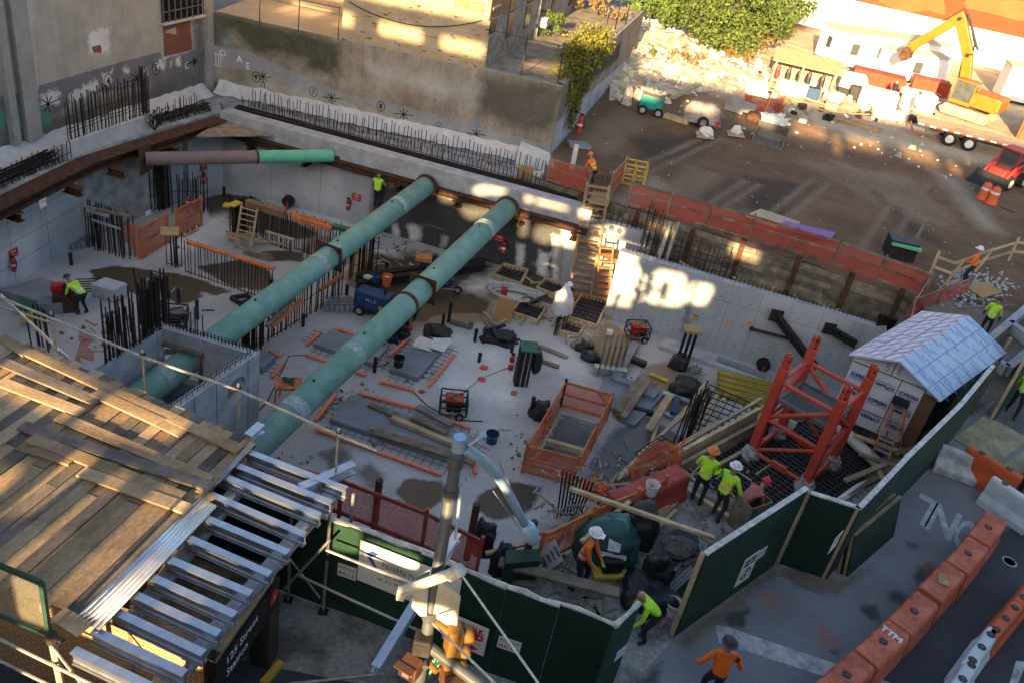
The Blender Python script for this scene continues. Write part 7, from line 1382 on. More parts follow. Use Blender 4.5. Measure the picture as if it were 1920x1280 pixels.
for i in range(11):a=G(1262+i*3.4,850-rng.uniform(-8,22),-3.6);o=M().cyl(a,a+Vector((rng.uniform(-.1,.25),rng.uniform(-.1,.3),2.7)),.03,5).build('rebar',m_rebar,t)
t=T('rebar_bundle','fan of thick black bars at the pit edge by the concrete ramp','rebar',G(1052,1000,-1))
for i in range(9):a=G(1040+i*6,1003-i*5,-1.2);M().cyl(a,G(1056+i*7,880+i*3,.9),.026,6).build('rebar',m_rebar,t)
t=T('rebar_bundle','black bars against the end of the pale wall beside the shed','rebar',Vector((14.9,33.2,-3)))
for i in range(12):a=G(1632+i*3,655-i*3,-2.2);M().cyl(a,G(1650+i*3,588+i,-.4),.05,6).build('rebar',m_rebar,t)
for i,(a,b,w,s)in enumerate((((1458,588),(1530,690),.32,'long black raker prop against the pale wall'),((1557,612),(1605,645),.3,'shorter black raker prop nearer the shed'),((1412,612),(1500,640),.1,'thin dark red brace on the pale wall'))):
 p=W(a[0],a[1],F0,F1)+Vector((-.1,-.25,0));q=G(b[0],b[1],[-3.2,-1.9,-2.6][i]);t=T('raker_prop',s,'prop',q);m=M();ibeam(m,p,q,w,w);m.build('beam',m_rustd if i<2 else m_rust,t);M().box(p,(w*1.7,.1,w*1.7)).build('head_plate',m_rustd,t)
M().prism([G(1360,800,-2),G(1395,775,-1.8),G(1420,790,-1.7),G(1375,822,-1.8)],Z*.05).build('plywood_sheet',m_ply,None,'pale plywood sheet lying on the rebar grid left of the tower','plywood')
tarp('white plastic bag in the heap left of the tower',G(1355,840,-1.9),(.35,.3,.3),40,m_white,'bag','bag');tarp('yellow bag behind the tower legs',G(1523,748,-1.4),(.25,.2,.2),41,m_yel,'bag','bag');netfence('crumpled orange net sagging behind the dull red barrier',[G(1180,905,-.5),G(1215,880,-.7),G(1262,872,-.6)],0,1.0,m_net,(),False,None,.14,'net_scrap',42);netfence('orange net end hanging at the corner of the rebar mesh',[G(1240,900,-.3),G(1268,884,-.3),G(1264,868,-.4)],0,.95,m_net,(),False,None,.12,'net_scrap',43);tarp('small orange vest dropped among the bars',G(1115,922,-1.2),(.35,.3,.2),44,m_orange,'vest','vest',.8)
m=M();q=[G(*p,-.05)for p in((1040,905),(1085,930),(1010,1050),(955,1050))];m.prism([Vector((p.x,p.y,-1.2))for p in q],Z*.6);m.build('ramp_slab',MC['sidewalk_concrete'],None,'pale concrete slab sloping past the fan of bars','slab')
c=G(1205,950);d=(G(1232,935)-G(1120,985)).normalized();barrier('long dull red barrier lying behind the orange net with a bucket on it',Vector((c.x,c.y,.0)),math.atan2(d.y,d.x),2.6,.85,mat('barrier_red',(.33,.055,.045),.7,var=.2),None,1,.8,.6)
bucket('dirty white bucket standing on the dull red barrier',G(1219,925,.86),.18,.36,m_white);bucket('white bucket with dregs beside the timber ended hoarding',G(1258,1150),.2,.4,m_white,'bucket',m_rub)
wheelbarrow('dark wheelbarrow full of rubble on the walkway',G(1262,1055),1.0,mat('barrow_dark',(.05,.06,.075),.6,var=.2),mat('barrow_load',(.13,.11,.09),.95,var=.5,scale=8,bump=1))
t=T('tarped_generator','machine under a dark green printed tarpaulin on the walkway','tarpaulin',G(1150,1030));o=tarp('x',G(1130,1038),(.78,.62,.72),50,mat('green_tarp',(.012,.075,.065),.5,var=.25,scale=2,bump=.8,spec=.5),'cover','x',.22);del o['label'],o['category'];o.location-=t.location;o.parent=t;c=G(1130,1038);m=M();m.box(c+Vector((.1,-.55,.88)),(.3,.004,.3),X=Vector((1,0,0)),Y=Vector((0,.6,-.8)).normalized()*-1,Zv=Vector((0,.8,.6)).normalized());m.box(c+Vector((.1,-.64,.62)),(.7,.004,.12),X=Vector((1,0,0)),Y=Vector((0,.8,-.6)).normalized()*-1,Zv=Vector((0,.6,.8)).normalized());m.build('print',m_hoardw,t)
tarp('big black tarpaulin bundle behind the green tarped machine',G(1190,1010),(.5,.42,.7),51);tarp('large black tarpaulin heap by the kerb behind the hoarding gap',G(1210,1120),(.65,.55,.32),52);tarp('peaked black bag on the black tarpaulin heap',G(1222,1100)+Z*.3,(.35,.3,.5),53,None,'bag','bag')
t=T('plate_compactor','yellow plate compactor beside the worker in orange','compactor',G(1140,1075));p=G(1140,1075);M().box(p+Z*.12,(.9,.55,.14),rz=.3).build('plate',m_yel,t,bevel=.04);M().box(p+Z*.4,(.5,.4,.4),rz=.3).build('engine',m_dark,t,bevel=.05);M().tube([p+Vector((-.3,0,.4)),p+Vector((-.6,.1,.9)),p+Vector((-.85,.15,.95))],.03,6).build('handle',m_dark,t)
for i,(a,b,w)in enumerate((((1155,1055),(1280,925),.22),((1190,1035),(1265,962),.1),((1168,1040),(1250,955),.18),((930,1080),(1150,1142),.3),((1195,1070),(1215,1085),.12),((905,1065),(1030,1035),.1),((960,1090),(1005,1100),.25))):board(G(*a)+Z*(.1+.03*i if i<3 else(.5 if i in(3,5)else .1)),G(*b)+Z*(.1+.03*i if i<3 else(.55 if i in(3,5)else .1)),w,.08,m_woodd if i in(3,6)else m_wood,['long pale board from the compactor towards the mesh','narrow batten beside the long pale board','middle board of the three beside the black bundle','wide grey brown plank along the inside of the avenue hoarding','short block on the walkway by the black heap','grey rail beside the STOP sign and lamp head','short dark board near the curve of the hoarding'][i])
for i in range(6):a,b=G(1225+i*6,1125+i*4,.05+.03*(i%2)),G(1295+i*4,1062+i*4,.05+.03*(i%2));M().cyl(a,b,.03 if i<3 else .045,8).build('conduit',m_grey if i<3 else m_dark,None,f'{ORD[i]} long tube of the bundle behind the timber ended hoarding, counting from the top','tube','tubes behind the hoarding panel')
t=T('crate_box','open timber box at the corner of the rebar mesh','box',G(1388,985));p=G(1395,985);X=Vector((.8,.6,0));Y=Vector((-.6,.8,0))
for s in(-1,1):M().box(p+Y*s*.28+Z*.5,(.75,.04,1.0),X=X,Y=Y,Zv=Z).build('side',m_woodd,t);M().box(p+X*s*.38+Z*.5,(.04,.52,1.0),X=X,Y=Y,Zv=Z).build('end',m_woodd,t)
sgp=G(1030,1075,0);sgX=Vector((.55,-.83,0));sg=T('stop_sign','white tilted sign reading STOP HERE ON RED SIGNAL against the orange net','sign',sgp)
a,b,c,d_=[W(px[0],px[1],sgp,sgp+Vector((1,-.35,0)))for px in((1010,1037),(1040,1010),(1055,1050),(1027,1072))];m=M();X_=(b-a).normalized();Dn=(d_-a).normalized();N_=Dn.cross(X_).normalized();N_=N_ if N_.y<0 else-N_;m.prism([a,b,c,d_],-N_*.02);m.build('plate',m_poster,sg)
ct=(a+b+c+d_)/4;hh=(d_-a).length;Xs=-(d_-a).normalized();Xs=(d_-a).normalized();Ys=(b-a).normalized()
for s,k,sz in(('STOP',.36,.2),('HERE ON',.12,.11),('RED',-.12,.22),('SIGNAL',-.38,.12)):text(s,sz*hh*1.1,m_ink,ct+Ys*(b-a).length*k+N_*.004,Xs,N_.cross(Xs),sg,'lettering',.003,bold=.006*hh)
M().bar(sgp,a-N_*.05,.05,.05).build('prop',m_woodd,sg)
for i,px in enumerate(((903,1030),(940,1075))):tarp(['black coat hung by the pit edge near the net end','dark sandbag in the curve of the hoarding'][i],G(*px,-.2),(.3,.25,.55),60+i,None,['coat','sandbag'][i],['coat','sandbag'][i])
for i,px in enumerate(((702,985),(878,1030),(982,1062))):p=G(*px);M().cyl(p-Z*.3,p+Z*1.5,.09,8).build('steel_post',m_rust,None,f'{ORD[i]} rusty steel post along the pit edge behind the avenue hoarding','post','rusty posts along the pit edge')
M().prism([G(938,1098),G(1003,1092),G(1000,1070),G(940,1072)],Z*.75).build('green_box',m_hoard,None,'green plywood box end beside the STOP sign','box')
lg_d=(LGb-LGa).normalized();lo_=Vector((lg_d.y,-lg_d.x,0));LGL=(LGb-LGa).length;rng=random.Random(31)
t=T('lagging_wall','timber lagging wall holding back the dirt lot, under the red net fence','lagging',LGa);m=M();m2=M()
for j in range(10):
 s=0
 while s<LGL-.2:
  w=min(rng.choice([1.6,2.2,2.8]),LGL-s);mm=m if rng.random()<.45 else m2;mm.bar(LGa+lg_d*(s+.012)+Z*(-.12-j*.265)+lo_*(.06+rng.uniform(-.02,.03)),LGa+lg_d*(s+w-.012)+Z*(-.12-j*.265)+lo_*(.06+rng.uniform(-.02,.03)),.08,rng.uniform(.235,.262));s+=w
m_lagA=mat('lagging_pale',(.21,.175,.13),.92,var=.35,scale=2.5,grain=.2);m.build('boards',m_lagA,t);m2.build('boards_dark',mat('lagging_dark',(.13,.11,.085),.92,var=.4,scale=2.5,grain=.2),t)
M().wall(LGa,LGb,-2.9,-.01,-.03).build('backing',m_black,t)
for k in(.12,.28,.43,.56,.70,.83,.95):p=LGa+lg_d*(k*LGL)+lo_*.14;m=M();ibeam(m,p-Z*2.8,p+Z*(.3 if k>.5 else .05),.25,.25,up=lo_);m.build('soldier_pile',m_rust,t)
M().prism([LGa+lo_*.3-Z*2.0+lg_d*1.5,LGb+lo_*.2-Z*1.9,Vector((F1.x,F1.y+.5,-1.6)),Vector((F0.x+.3,F0.y+.45,-1.75))],-Z*.25).build('backfill',m_earth,kind='structure',origin=(0,0,0))
rebars('rebar grid and verticals behind the left part of the pale wall',row(Vector((5.0,37.3,-1.7)),Vector((9.2,36.5,-1.7)),24,.1,.3),1.5,ties=(.5,.9,1.2),seed=81,hj=.25,thick=.9)
rebars('tall bars at the top of the wall bay beside the ladder',row(Vector((5.0,38.0,-1.2)),Vector((5.7,37.2,-1.2)),10,.08),2.1,seed=82,ties=(.6,));rebars('starter bars along the top of the ladder bay',row(B1+Z*-.8,Vector((5.3,38.5,-.8)),12,.06),.6,seed=83,hj=.3)
for i in range(16):p=Vector((7.0+i*.5,36.75-i*.119,-1.5));board(p,p+Vector((rng.uniform(-1.2,1.2),rng.uniform(-.3,.3),.1+.2*(i%3))),.2,.06,[m_lagA,m_woodd,m_wood][i%3],f'{ORD[i]} loose board in the trench behind the pale wall, counting from the left','board','loose_board',group='loose boards behind the pale wall')
m=M();p=Vector((5.9,37.0,-1.5));m.cyl(p,p+Vector((.1,.1,2.0)),.1,8);m.cyl(p+Vector((.35,0,0)),p+Vector((.45,.1,2.1)),.08,8);m.build('pipe_pair',MC['pale_board'],None,'pair of pale upright pipes behind the corner of the pale wall','pipe')
bk=-lo_*.18;m_rr=MC['red_timber']
netfence('short red net fence at the top of the back ledge, left of the tall ladder',[G(1022,342)+bk,G(1098,365)+bk],0,1.15,m_netr,(.1,.6,1.0),True,m_woodd,.03,'lot_fence',91)
netfence('long red net fence with timber rails along the edge of the dirt lot',[G(1172,388)+bk,G(1400,452)+bk,G(1560,500)+bk,G(1728,562)+bk],0,1.15,m_netr,(.1,.6,1.0),True,m_woodd,.06,'lot_fence',92)
netfence('red net panel turning towards the shed roof',[G(1725,560),G(1700,600,0),G(1690,640,0)],0,.9,m_netr,(1.0,),True,m_woodd,.08,'lot_fence',93);netfence('red net gable rising towards the worker in orange',[G(1702,590,.2),G(1812,548,.5)],0,.7,m_netr,(1.0,),True,m_woodd,.05,'lot_fence',94)
t=T('fence_gate','orange timber gate leaf opened at the head of the tall ladder','gate',G(1135,372));a,b=G(1138,375),G(1166,352)+Vector((0,.6,0));M().prism([a+Z*.1,b+Z*.1,b+Z*1.3,a+Z*1.3],lo_*.03).build('leaf',m_net,t)
for z in(.15,.7,1.3):M().bar(a+Z*z,b+Z*z,.05,.1).build('rail',m_woodd,t)
for q in(a,b):M().box(q+Z*.75,(.1,.1,1.5)).build('post',m_woodd,t)
M().prism([G(1103,382,.05),G(1140,388,.05),G(1148,365,.05),G(1112,360,.05)],Z*.05).build('landing_board',m_ply,None,'plywood landing at the head of the tall ladder','landing')
t=T('steel_cage','yellow steel lifting cage behind the red fence','cage',G(1183,345));c=G(1185,345)
for z in(.1,.6,1.1):
 for a,b in(((-.55,-.4),(.55,-.4)),((.55,-.4),(.55,.4)),((.55,.4),(-.55,.4)),((-.55,.4),(-.55,-.4))):M().bar(c+Vector((*a,z)),c+Vector((*b,z)),.06,.06).build('rail',m_yel,t)
for a in((-.55,-.4),(.55,-.4),(.55,.4),(-.55,.4),(0,-.4),(0,.4)):M().box(c+Vector((*a,.6)),(.06,.06,1.1)).build('post',m_yel,t)
M().prism([G(1395,408,.05),G(1425,395,.05),G(1500,420,.05),G(1475,438,.05)],Z*.1).build('plywood_sheet',MC['cream_render'],None,'pale tan sheets lying behind the red fence','plywood');m=M()
for i in range(3):m.prism([G(1455+i*2,428,.1+.13*i),G(1470,418,.1+.13*i),G(1566,440,.1+.13*i),G(1556,452,.1+.13*i)],Z*.11)
m.build('foam_boards',mat('foam_purple',(.24,.11,.33),.7,var=.15,bump=.05),None,'stack of purple foam boards behind the red fence','foam boards')
t=T('dark_skip','dark open skip with a green sheet and raised ramp behind the red fence','skip',G(1680,485));c=G(1682,480);M().box(c+Z*.45,(1.3,1.0,.9),rz=-.1).build('body',m_dark,t);M().box(c+Vector((0,-.55,.75)),(1.35,.25,.12),rz=-.15).build('green_sheet',m_pipeg,t);M().prism([G(1702,480,0),G(1722,447,0)+Z*.5,G(1722,447,0)+Z*1.1,G(1700,478,0)+Z*.9],Vector((.1,.05,0))).build('ramp',m_woodd,t)
t=T('rail_fence','yellowish timber rail fence at the right end of the lot edge','fence',G(1800,530))
fpz=[G(1741,520),G(1773,532),G(1828,510),G(1890,490),G(1990,500)]
for a,b in zip(fpz[:-1],fpz[1:]):
 for z in(.55,1.05):M().bar(a+Z*z,b+Z*z,.05,.12).build('rail',m_wood,t)
for i,p in enumerate(fpz):M().bar(p,p+Vector((.35 if i in(1,2)else 0,.1,1.3)),.12,.06).build('post',m_wood,t)
rng=random.Random(41);m=M()
for i in range(420):p=G(1810+rng.gauss(15,32),540+rng.gauss(0,14));rock(m,Vector((p.x,p.y,0)),rng.choice([.05,.08,.1]),rng)
m.build('crushed_stone',mat('blue_stone',(.36,.38,.42),.95,var=.3),kind='stuff',label='patch of bluish crushed stone under the plywood at the right',cat='gravel',origin=(0,0,0))
M().prism([G(*p,.12)for p in((1812,540),(1850,531),(1879,549),(1842,560))],Z*.04).build('plywood_sheet',MC['tan_ply'],None,'square tan plywood sheet lying on the bluish stone','plywood')
e1_,e2_=Vector((17.2,35.9,0)),Vector((16.9,33.2,0));e3_=G(1905,590);m=M()
for j in range(6):m.bar(G(1775,582,-.1-j*.25),G(1900,575,-.1-j*.25)+Vector((0,0,0)),.1,.21)
m.build('lagging_boards',m_lagA,None,'low timber lagging below the plywood and bluish stone','lagging')
t=T('concrete_trough','concrete trough walls with open cells at the right picture edge','trough',G(1880,620));q=[G(1838,652,.3),G(1960,548,.3),G(2010,590,.3),G(1890,690,.3)]
for a,b in((q[0],q[1]),(q[3],q[2]),(lerp(q[0],q[1],.0),q[3]),(lerp(q[0],q[1],.42),lerp(q[3],q[2],.42)),(lerp(q[0],q[1],.8),lerp(q[3],q[2],.8))):M().bar(a-Z*.2,b-Z*.2,.3,.6).build('wall',m_cap,t)
def gp(x,y):return G(x,y,0)
m_exc=mat('excavator_yellow',(.35,.11,.006),.5,var=.12,scale=1.5,bump=.05,spec=.4)
ex=gp(1812,222);bdir=Vector((-.80,.60,0));bs=Vector((.6,.8,0));t=T('excavator','yellow excavator with its raised boom folded over the lot','excavator',ex)
for s in(-1.15,1.15):
 c=ex+bs*s;m=M();pts=[c+bdir*x+Z*z for x,z in((-1.7,.15),(-1.95,.5),(-1.6,.9),(1.6,.9),(1.95,.5),(1.7,.15))];m.prism([p-bs*.3 for p in pts],bs*.6);m.build('track',mat('dusty_track',(.28,.24,.18),.9,var=.3),t)
M().cyl(ex+Z*.7,ex+Z*1.1,.8,16).build('turntable',m_dark,t);hb=ex+Z*1.1;M().box(hb-bdir*.9+Z*.55,(2.2,2.5,1.1),X=bdir,Y=bs,Zv=Z).build('engine_house',m_exc,t,bevel=.1);M().box(hb-bdir*1.9+Z*.55,(.6,2.5,1.0),X=bdir,Y=bs,Zv=Z).build('counterweight',m_exc,t,bevel=.15)
cb_=hb+bdir*.7-bs*.75;M().box(cb_+Z*.85,(1.5,1.0,1.6),X=bdir,Y=bs,Zv=Z).build('cab_glass',mat('cab_glass',(.06,.07,.075),.1,spec=.6,bump=0),t);m=M()
for sx in(-.76,.76):
 for sy in(-.51,.51):m.box(cb_+bdir*sx+bs*sy+Z*.85,(.1,.1,1.72),X=bdir,Y=bs,Zv=Z)
m.box(cb_+Z*1.7,(1.6,1.1,.1),X=bdir,Y=bs,Zv=Z);m.box(cb_+Z*.08,(1.6,1.1,.25),X=bdir,Y=bs,Zv=Z);m.build('cab_frame',m_exc,t);b0=hb+bdir*.9+bs*.1+Z*.3
bp=[b0,b0+bdir*.9+Z*3.0,b0+bdir*2.5+Z*5.3]
for(a,b,w,h)in((bp[0],bp[1],.5,.75),(bp[1],bp[2],.5,.8)):M().bar(a,b,w,h,up=bdir.cross(Z).cross((b-a).normalized())).build('boom',m_exc,t,bevel=.06)
s1_,s2_=bp[2]+Z*.35-bdir*.2,bp[2]+bdir*2.9-Z*3.1;M().bar(s1_,s2_,.42,.7,up=bdir).build('stick',m_exc,t,bevel=.06);m=M()
for k in(-.12,.12):m.tube([b0+bs*k+bdir*.3+Z*.9,bp[1]+bs*k-bdir*.15+Z*.75,lerp(bp[1],bp[2],.5)+bs*k-bdir*.2+Z*.75,bp[2]+bs*k+Z*.75,lerp(s1_,s2_,.4)+bs*k+bdir*.5+Z*.2],.035,5)
m.build('hoses',m_dark,t)
for k in(bp[0],bp[1],bp[2],s2_):M().cyl(k-bs*.34,k+bs*.34,.16,10).build('pivot',m_rustd,t)
m=M();m.cyl(bp[1]-bdir*.5+Z*.5,bp[2]-bdir*.35+Z*.5,.1,8);m.cyl(b0+bdir*.6,bp[1]+bdir*.25-Z*.3,.11,8);m.build('ram',m_rustd,t);m=M();m.prism([s2_+bs*.4+bdir*x+Z*z for x,z in((-.3,.1),(.3,.0),(.45,-.7),(0,-1.0),(-.45,-.6))],-bs*.8);m.build('bucket',m_rust,t)
fa_,fb2=gp(1690,250),gp(1900,300);fx=Vector((.97,-.24,0)).normalized();fy=Vector((.24,.97,0)).normalized();c0=gp(1712,262)+fy*.6;t=T('flatbed_trailer','flatbed trailer with twin wheels and red white marking tape','trailer',c0)
M().prism([c0+Z*.95,c0+fx*9+Z*.95,c0+fx*9+fy*2.5+Z*.95,c0+fy*2.5+Z*.95],Z*.12).build('deck',mat('trailer_deck',(.34,.27,.17),.9,var=.3,scale=1.5,stretch=(.3,3,1)),t);M().bar(c0+fx*1+fy*1.25+Z*.75,c0+fx*9+fy*1.25+Z*.75,1.0,.35).build('chassis',m_dark,t)
m=M();m2=M()
for i in range(22):(m if i%2 else m2).bar(c0+fx*(.4*i)-fy*.012+Z*1.01,c0+fx*(.4*i+.38)-fy*.012+Z*1.01,.012,.1)
for i in range(6):(m if i%2 else m2).bar(c0+fy*(.42*i)-fx*.012+Z*1.01,c0+fy*(.42*i+.4)-fx*.012+Z*1.01,.012,.1)
m.build('red_tape',m_red,t);m2.build('white_tape',m_white,t);M().bar(c0+Z*.45-fx*.2,c0+fy*2.4+Z*.45-fx*.2,.1,.14).build('bumper',m_red,t)
for k in(2.3,3.6):
 for s in(.12,2.38):wheel(t,c0+fx*k+fy*s+Z*.48,fy,.5,.3,None,m_white)
cx=gp(1885,262)+Vector((1.2,.8,0));t=T('shipping_container','rust orange corrugated container at the right picture edge','container',cx);X=Vector((.5,.87,0));Y=Vector((-.87,.5,0));m=M();pts=[]
for i in range(33):pts+=[(i*.1875,.0 if i%2 else .06)]
for(O_,ax,ny)in((cx,X,Y),):
 vs=[]
 for x,dd in pts:vs+=[cx+X*x+Y*dd+Z*.1,cx+X*x+Y*dd+Z*2.7]
 m.add(vs,[(2*i,2*i+2,2*i+3,2*i+1)for i in range(32)])
m.box(cx+X*3-Y*1.2+Z*1.4,(6,2.3,2.6),X=X,Y=Y,Zv=Z);m.build('shell',mat('container_rust',(.33,.085,.03),.75,var=.2,scale=2),t);m=M();m.bar(cx+Y*.05+Z*2.72,cx+X*6+Y*.05+Z*2.72,.12,.12);m.bar(cx+Y*.05+Z*.1,cx+X*6+Y*.05+Z*.1,.12,.16);m.bar(cx+Y*.05+Z*.1,cx+Y*.05+Z*2.7,.12,.12,up=X);m.build('frame',MC['container_rust'],t)
tp_=gp(1875,345);X=Vector((-.75,-.66,0));Y=Vector((.66,-.75,0));t=T('loader','red compact loader with a black front bucket beside two orange barrels','loader',tp_);M().box(tp_+Z*.85,(2.6,1.1,.6),X=X,Y=Y,Zv=Z).build('hood',m_red,t,bevel=.1);M().box(tp_-X*.2+Z*1.6,(1.2,1.15,1.1),X=X,Y=Y,Zv=Z).build('cab_glass',MC['cab_glass'],t);m=M()
for sx in(-.6,.6):
 for sy in(-.58,.58):m.box(tp_-X*.2+X*sx+Y*sy+Z*1.65,(.09,.09,1.2),X=X,Y=Y,Zv=Z)
m.box(tp_-X*.2+Z*2.25,(1.35,1.3,.1),X=X,Y=Y,Zv=Z);m.build('cab_frame',m_red,t)
for sx in(-.9,.9):
 for sy in(-.8,.8):wheel(t,tp_+X*sx+Y*sy+Z*.45,Y,.48,.35,None,m_hoardw)
for s in(-.72,.72):M().tube([tp_-X*.9+Y*s+Z*1.5,tp_+X*.6+Y*s+Z*1.35,tp_+X*1.5+Y*s+Z*.6],.1,6).build('lift_arm',m_red,t)
k=tp_+X*2.0;m=M();m.prism([k-Y*1.05+X*x+Z*z for x,z in((-.4,.85),(-.45,.1),(.45,.05),(.1,.3),(-.25,.5))],Y*2.1);m.build('bucket',m_dark,t);M().box(tp_-X*1.3+Y*.2+Z*1.9,(1.5,.5,.25),X=X,Y=Y,Zv=Z).build('grey_boom',m_grey,t)
for i,px in enumerate(((1843,377),(1852,381))):
 p=gp(*px)+Vector((.15*i,.25*(1-i),0));t=T('traffic_barrel',['orange barrel standing behind the other one','front orange barrel with two clean white bands'][i],'traffic barrel',p);M().lathe(p,[(.36,0),(.36,.08),(.29,.1),(.28,.45),(.25,.9),(.2,1.0),(.08,1.02)],16).build('body',m_baro,t,smooth=True);M().tube([p+Vector((-.08,0,1.0)),p+Vector((0,0,1.12)),p+Vector((.08,0,1.0))],.025,5).build('handle',m_baro,t)
 for z in(.3,.62):M().lathe(p,[(.292-.03*z,z),(.285-.03*z,z+.14)],16).build('white_band',m_poster,t)
board(gp(1878,390),gp(1902,400),.3,.12,m_dark,'dark beam end lying right of the orange barrels');M().box(gp(1845,345)+Z*.06,(2.2,.4,.1),rz=-.2).build('dark_plank',m_dark,None,'dark flat attachment lying in front of the loader bucket','attachment')
def box_thing(name,label,cat,px,sz,m_,rz=0,top=None,z=0,bev=.05):
 c=gp(*px);t=T(name,label,cat,c);M().box(c+Z*(sz[2]/2+z),sz,rz=rz).build('body',m_,t,bevel=bev)
 if top:M().box(c+Z*(sz[2]+z+.04),(sz[0]*1.04,sz[1]*1.04,.08),rz=rz).build('top',top,t)
 return t,c
t,c=box_thing('mini_dumper','small teal green dumper at the foot of the rubble bank','dumper',(1217,214),(1.4,.9,.75),mat('teal_paint',(.015,.25,.22),.5,var=.15),-.25,None,.4);M().box(c+Z*1.17,(1.2,.75,.06),rz=-.25).build('load',m_woodd,t)
for sx in(-.5,.5):
 for sy in(-.5,.5):wheel(t,c+Vector((sx,sy-.1*sx,.3)),(.24,.97,0),.3,.2)
c=gp(1310,235);t=T('wrapped_mixer','trailer machine wrapped in cloudy plastic with one tan wheel','machine',c);o=tarp('x',c+Z*.3,(1.2,.7,.75),3,mat('cloudy_plastic',(.24,.21,.20),.4,var=.35,scale=2,bump=.6),'plastic_cover','x',.25);del o['label'],o['category'];o.location-=t.location;o.parent=t;M().box(c+Vector((.9,-.5,.35)),(.5,.1,.4)).build('red_foot',m_red,t);M().box(c+Z*.4,(2.0,.9,.2)).build('chassis',m_rust,t);wheel(t,c+Vector((.1,-.75,.42)),(0,1,0),.36,.18,None,m_woodd)
for i,(px,s)in enumerate((((1320,258),'pallet with a bluish sheet wrapped load, in front of the wheeled machine'),((1378,255),'pallet with a small white heap, left of the loose bucket'))):
 c=gp(*px);t=T('loaded_pallet',s,'pallet',c)
 for k in range(5):M().box(c+Vector((0,-.45+k*.22,.12)),(1.1,.14,.04),rz=.25).build('slat',m_wood,t)
 M().ell(c+Z*.35,(.5-.15*i,.4-.1*i,.3),10,7,.25,i).build('load',m_white,t)
c=gp(1440,268);t=T('loader_bucket','toothed steel loader bucket lying open on the dirt','bucket',c);X=Vector((.95,-.3,0));Y=Vector((.3,.95,0));m=M();m.prism([c-X*.9+Y*y+Z*z for y,z in((-.9,.0),(-.85,.08),(.5,.12),(.8,.5),(.6,1.0),(.75,1.0),(.95,.5),(.6,.0))],X*1.8);m.build('shell',MC['grey_bars'],t);m=M()
for s in(-.95,.9):M().prism([c+X*s+Y*y+Z*z for y,z in((-.9,0),(.6,0),(.95,.5),(.7,1.0),(-.2,.5))],X*.06).build('cheek',m_woodd,t)
m=M()
for k in range(6):m.box(c+X*(-.75+k*.3)-Y*1.0+Z*.05,(.12,.22,.06),X=X,Y=Y,Zv=Z)
m.build('teeth',MC['grey_bars'],t)
tarp('brown drum end lying behind the loose loader bucket',gp(1410,232)+Z*.2,(.5,.4,.4),71,m_rust,'drum','drum',.1);tarp('white sheet heap right of the brown drum',gp(1450,230),(.9,.5,.35),72,m_white,'sheet_heap','sheet',.6)
for i,(a,b)in enumerate((((1388,210),(1430,220)),((1432,221),(1462,214)))):netfence(['left red mesh barrier on the lot','right red mesh barrier on the lot'][i],[gp(*a),gp(*b)],0,1.2,m_netr,(.05,1.0),True,m_orail,.02,'mesh_barrier',70+i)
board(gp(1256,198)+Z*.5,gp(1306,182)+Z*.9,.35,.12,m_wood,'plank propped on the rubble behind the dumper');board(gp(1245,222)+Z*.2,gp(1290,236)+Z*.2,.5,.25,m_wood,'pale plank between the dumper and the wrapped machine');board(gp(1570,226)+Z*.15,gp(1650,250)+Z*.15,.4,.25,mat('long_timber',(.38,.24,.12),.9),'long timber lying on the sunlit part of the lot');board(gp(1360,205)+Z*.45,gp(1410,222)+Z*.45,.5,.8,m_walk,'grey concrete barrier left of the red mesh barriers')
extinguisher('red extinguisher on a post by the old building flank',gp(1083,255)+Z*.2,sc=1.6);M().cyl(gp(1072,318),gp(1072,318)+Z*1.3,.13,10).build('vent_pipe',m_white,None,'white vent pipe behind the short red net fence','pipe');M().box(gp(1085,275)+Z*.1,(1.2,.8,.15),rz=.3).build('flat_slab',m_slab,None,'pale flat slab on the dirt by the old building flank','slab')
m_unit=mat('unit_white',(.66,.65,.62),.6,var=.05,bump=.03);m_roofc=mat('unit_roof',(.46,.42,.30),.8,var=.1)
def unit(label,px,L,D,h,ang_,nwin,roof=m_roofc,m_=m_unit,name='site_office'):
 c=gp(*px);X=Vector((math.cos(ang_),math.sin(ang_),0));Y=Vector((-X.y,X.x,0));t=T(name,label,'site office',c);M().prism([c+Z*.3,c+X*L+Z*.3,c+X*L+Y*D+Z*.3,c+Y*D+Z*.3],Z*(h-.3)).build('body',m_,t);M().prism([c-X*.1-Y*.1+Z*h,c+X*(L+.1)-Y*.1+Z*h,c+X*(L+.1)+Y*(D+.1)+Z*h,c-X*.1+Y*(D+.1)+Z*h],Z*.12).build('roof',roof,t);M().bar(c+X*.2+Y*.5+Z*.15,c+X*(L-.2)+Y*.5+Z*.15,.6,.3).build('skid',m_dark,t)
 for i in range(nwin):p=c+X*(L*(i+.6)/(nwin+.2))+Z*(h*.6);w=P('window',p,t);M().box(p-Y*.02,(.75,.05,.9),X=X,Y=Y,Zv=Z).build('pane',MC['cab_glass'],w);M().box(p-Y*.03-Z*.5,(.9,.1,.08),X=X,Y=Y,Zv=Z).build('sill',m_grey,w)
 return t,c,X,Y
t,c,X,Y=unit('long white site office with four small windows in the sun',(1560,128),11,3.6,3.0,.28,4);p=c+Y*1.8+Z*1.8;M().box(p-X*.02,(.05,.7,.9),X=X,Y=Y,Zv=Z).build('end_window',MC['cab_glass'],t)
unit('smaller white unit in front of the long site office',(1652,150),5.5,2.4,2.5,.1,1);unit('white unit at the right edge behind the excavator counterweight',(1870,190),6,2.6,3,-.15,1)
c=gp(1440,168);X=Vector((.98,-.2,0));Y=Vector((.2,.98,0));t=T('canopy_shelter','open timber shelter with a tan roof and jackets hung along it','shelter',c)
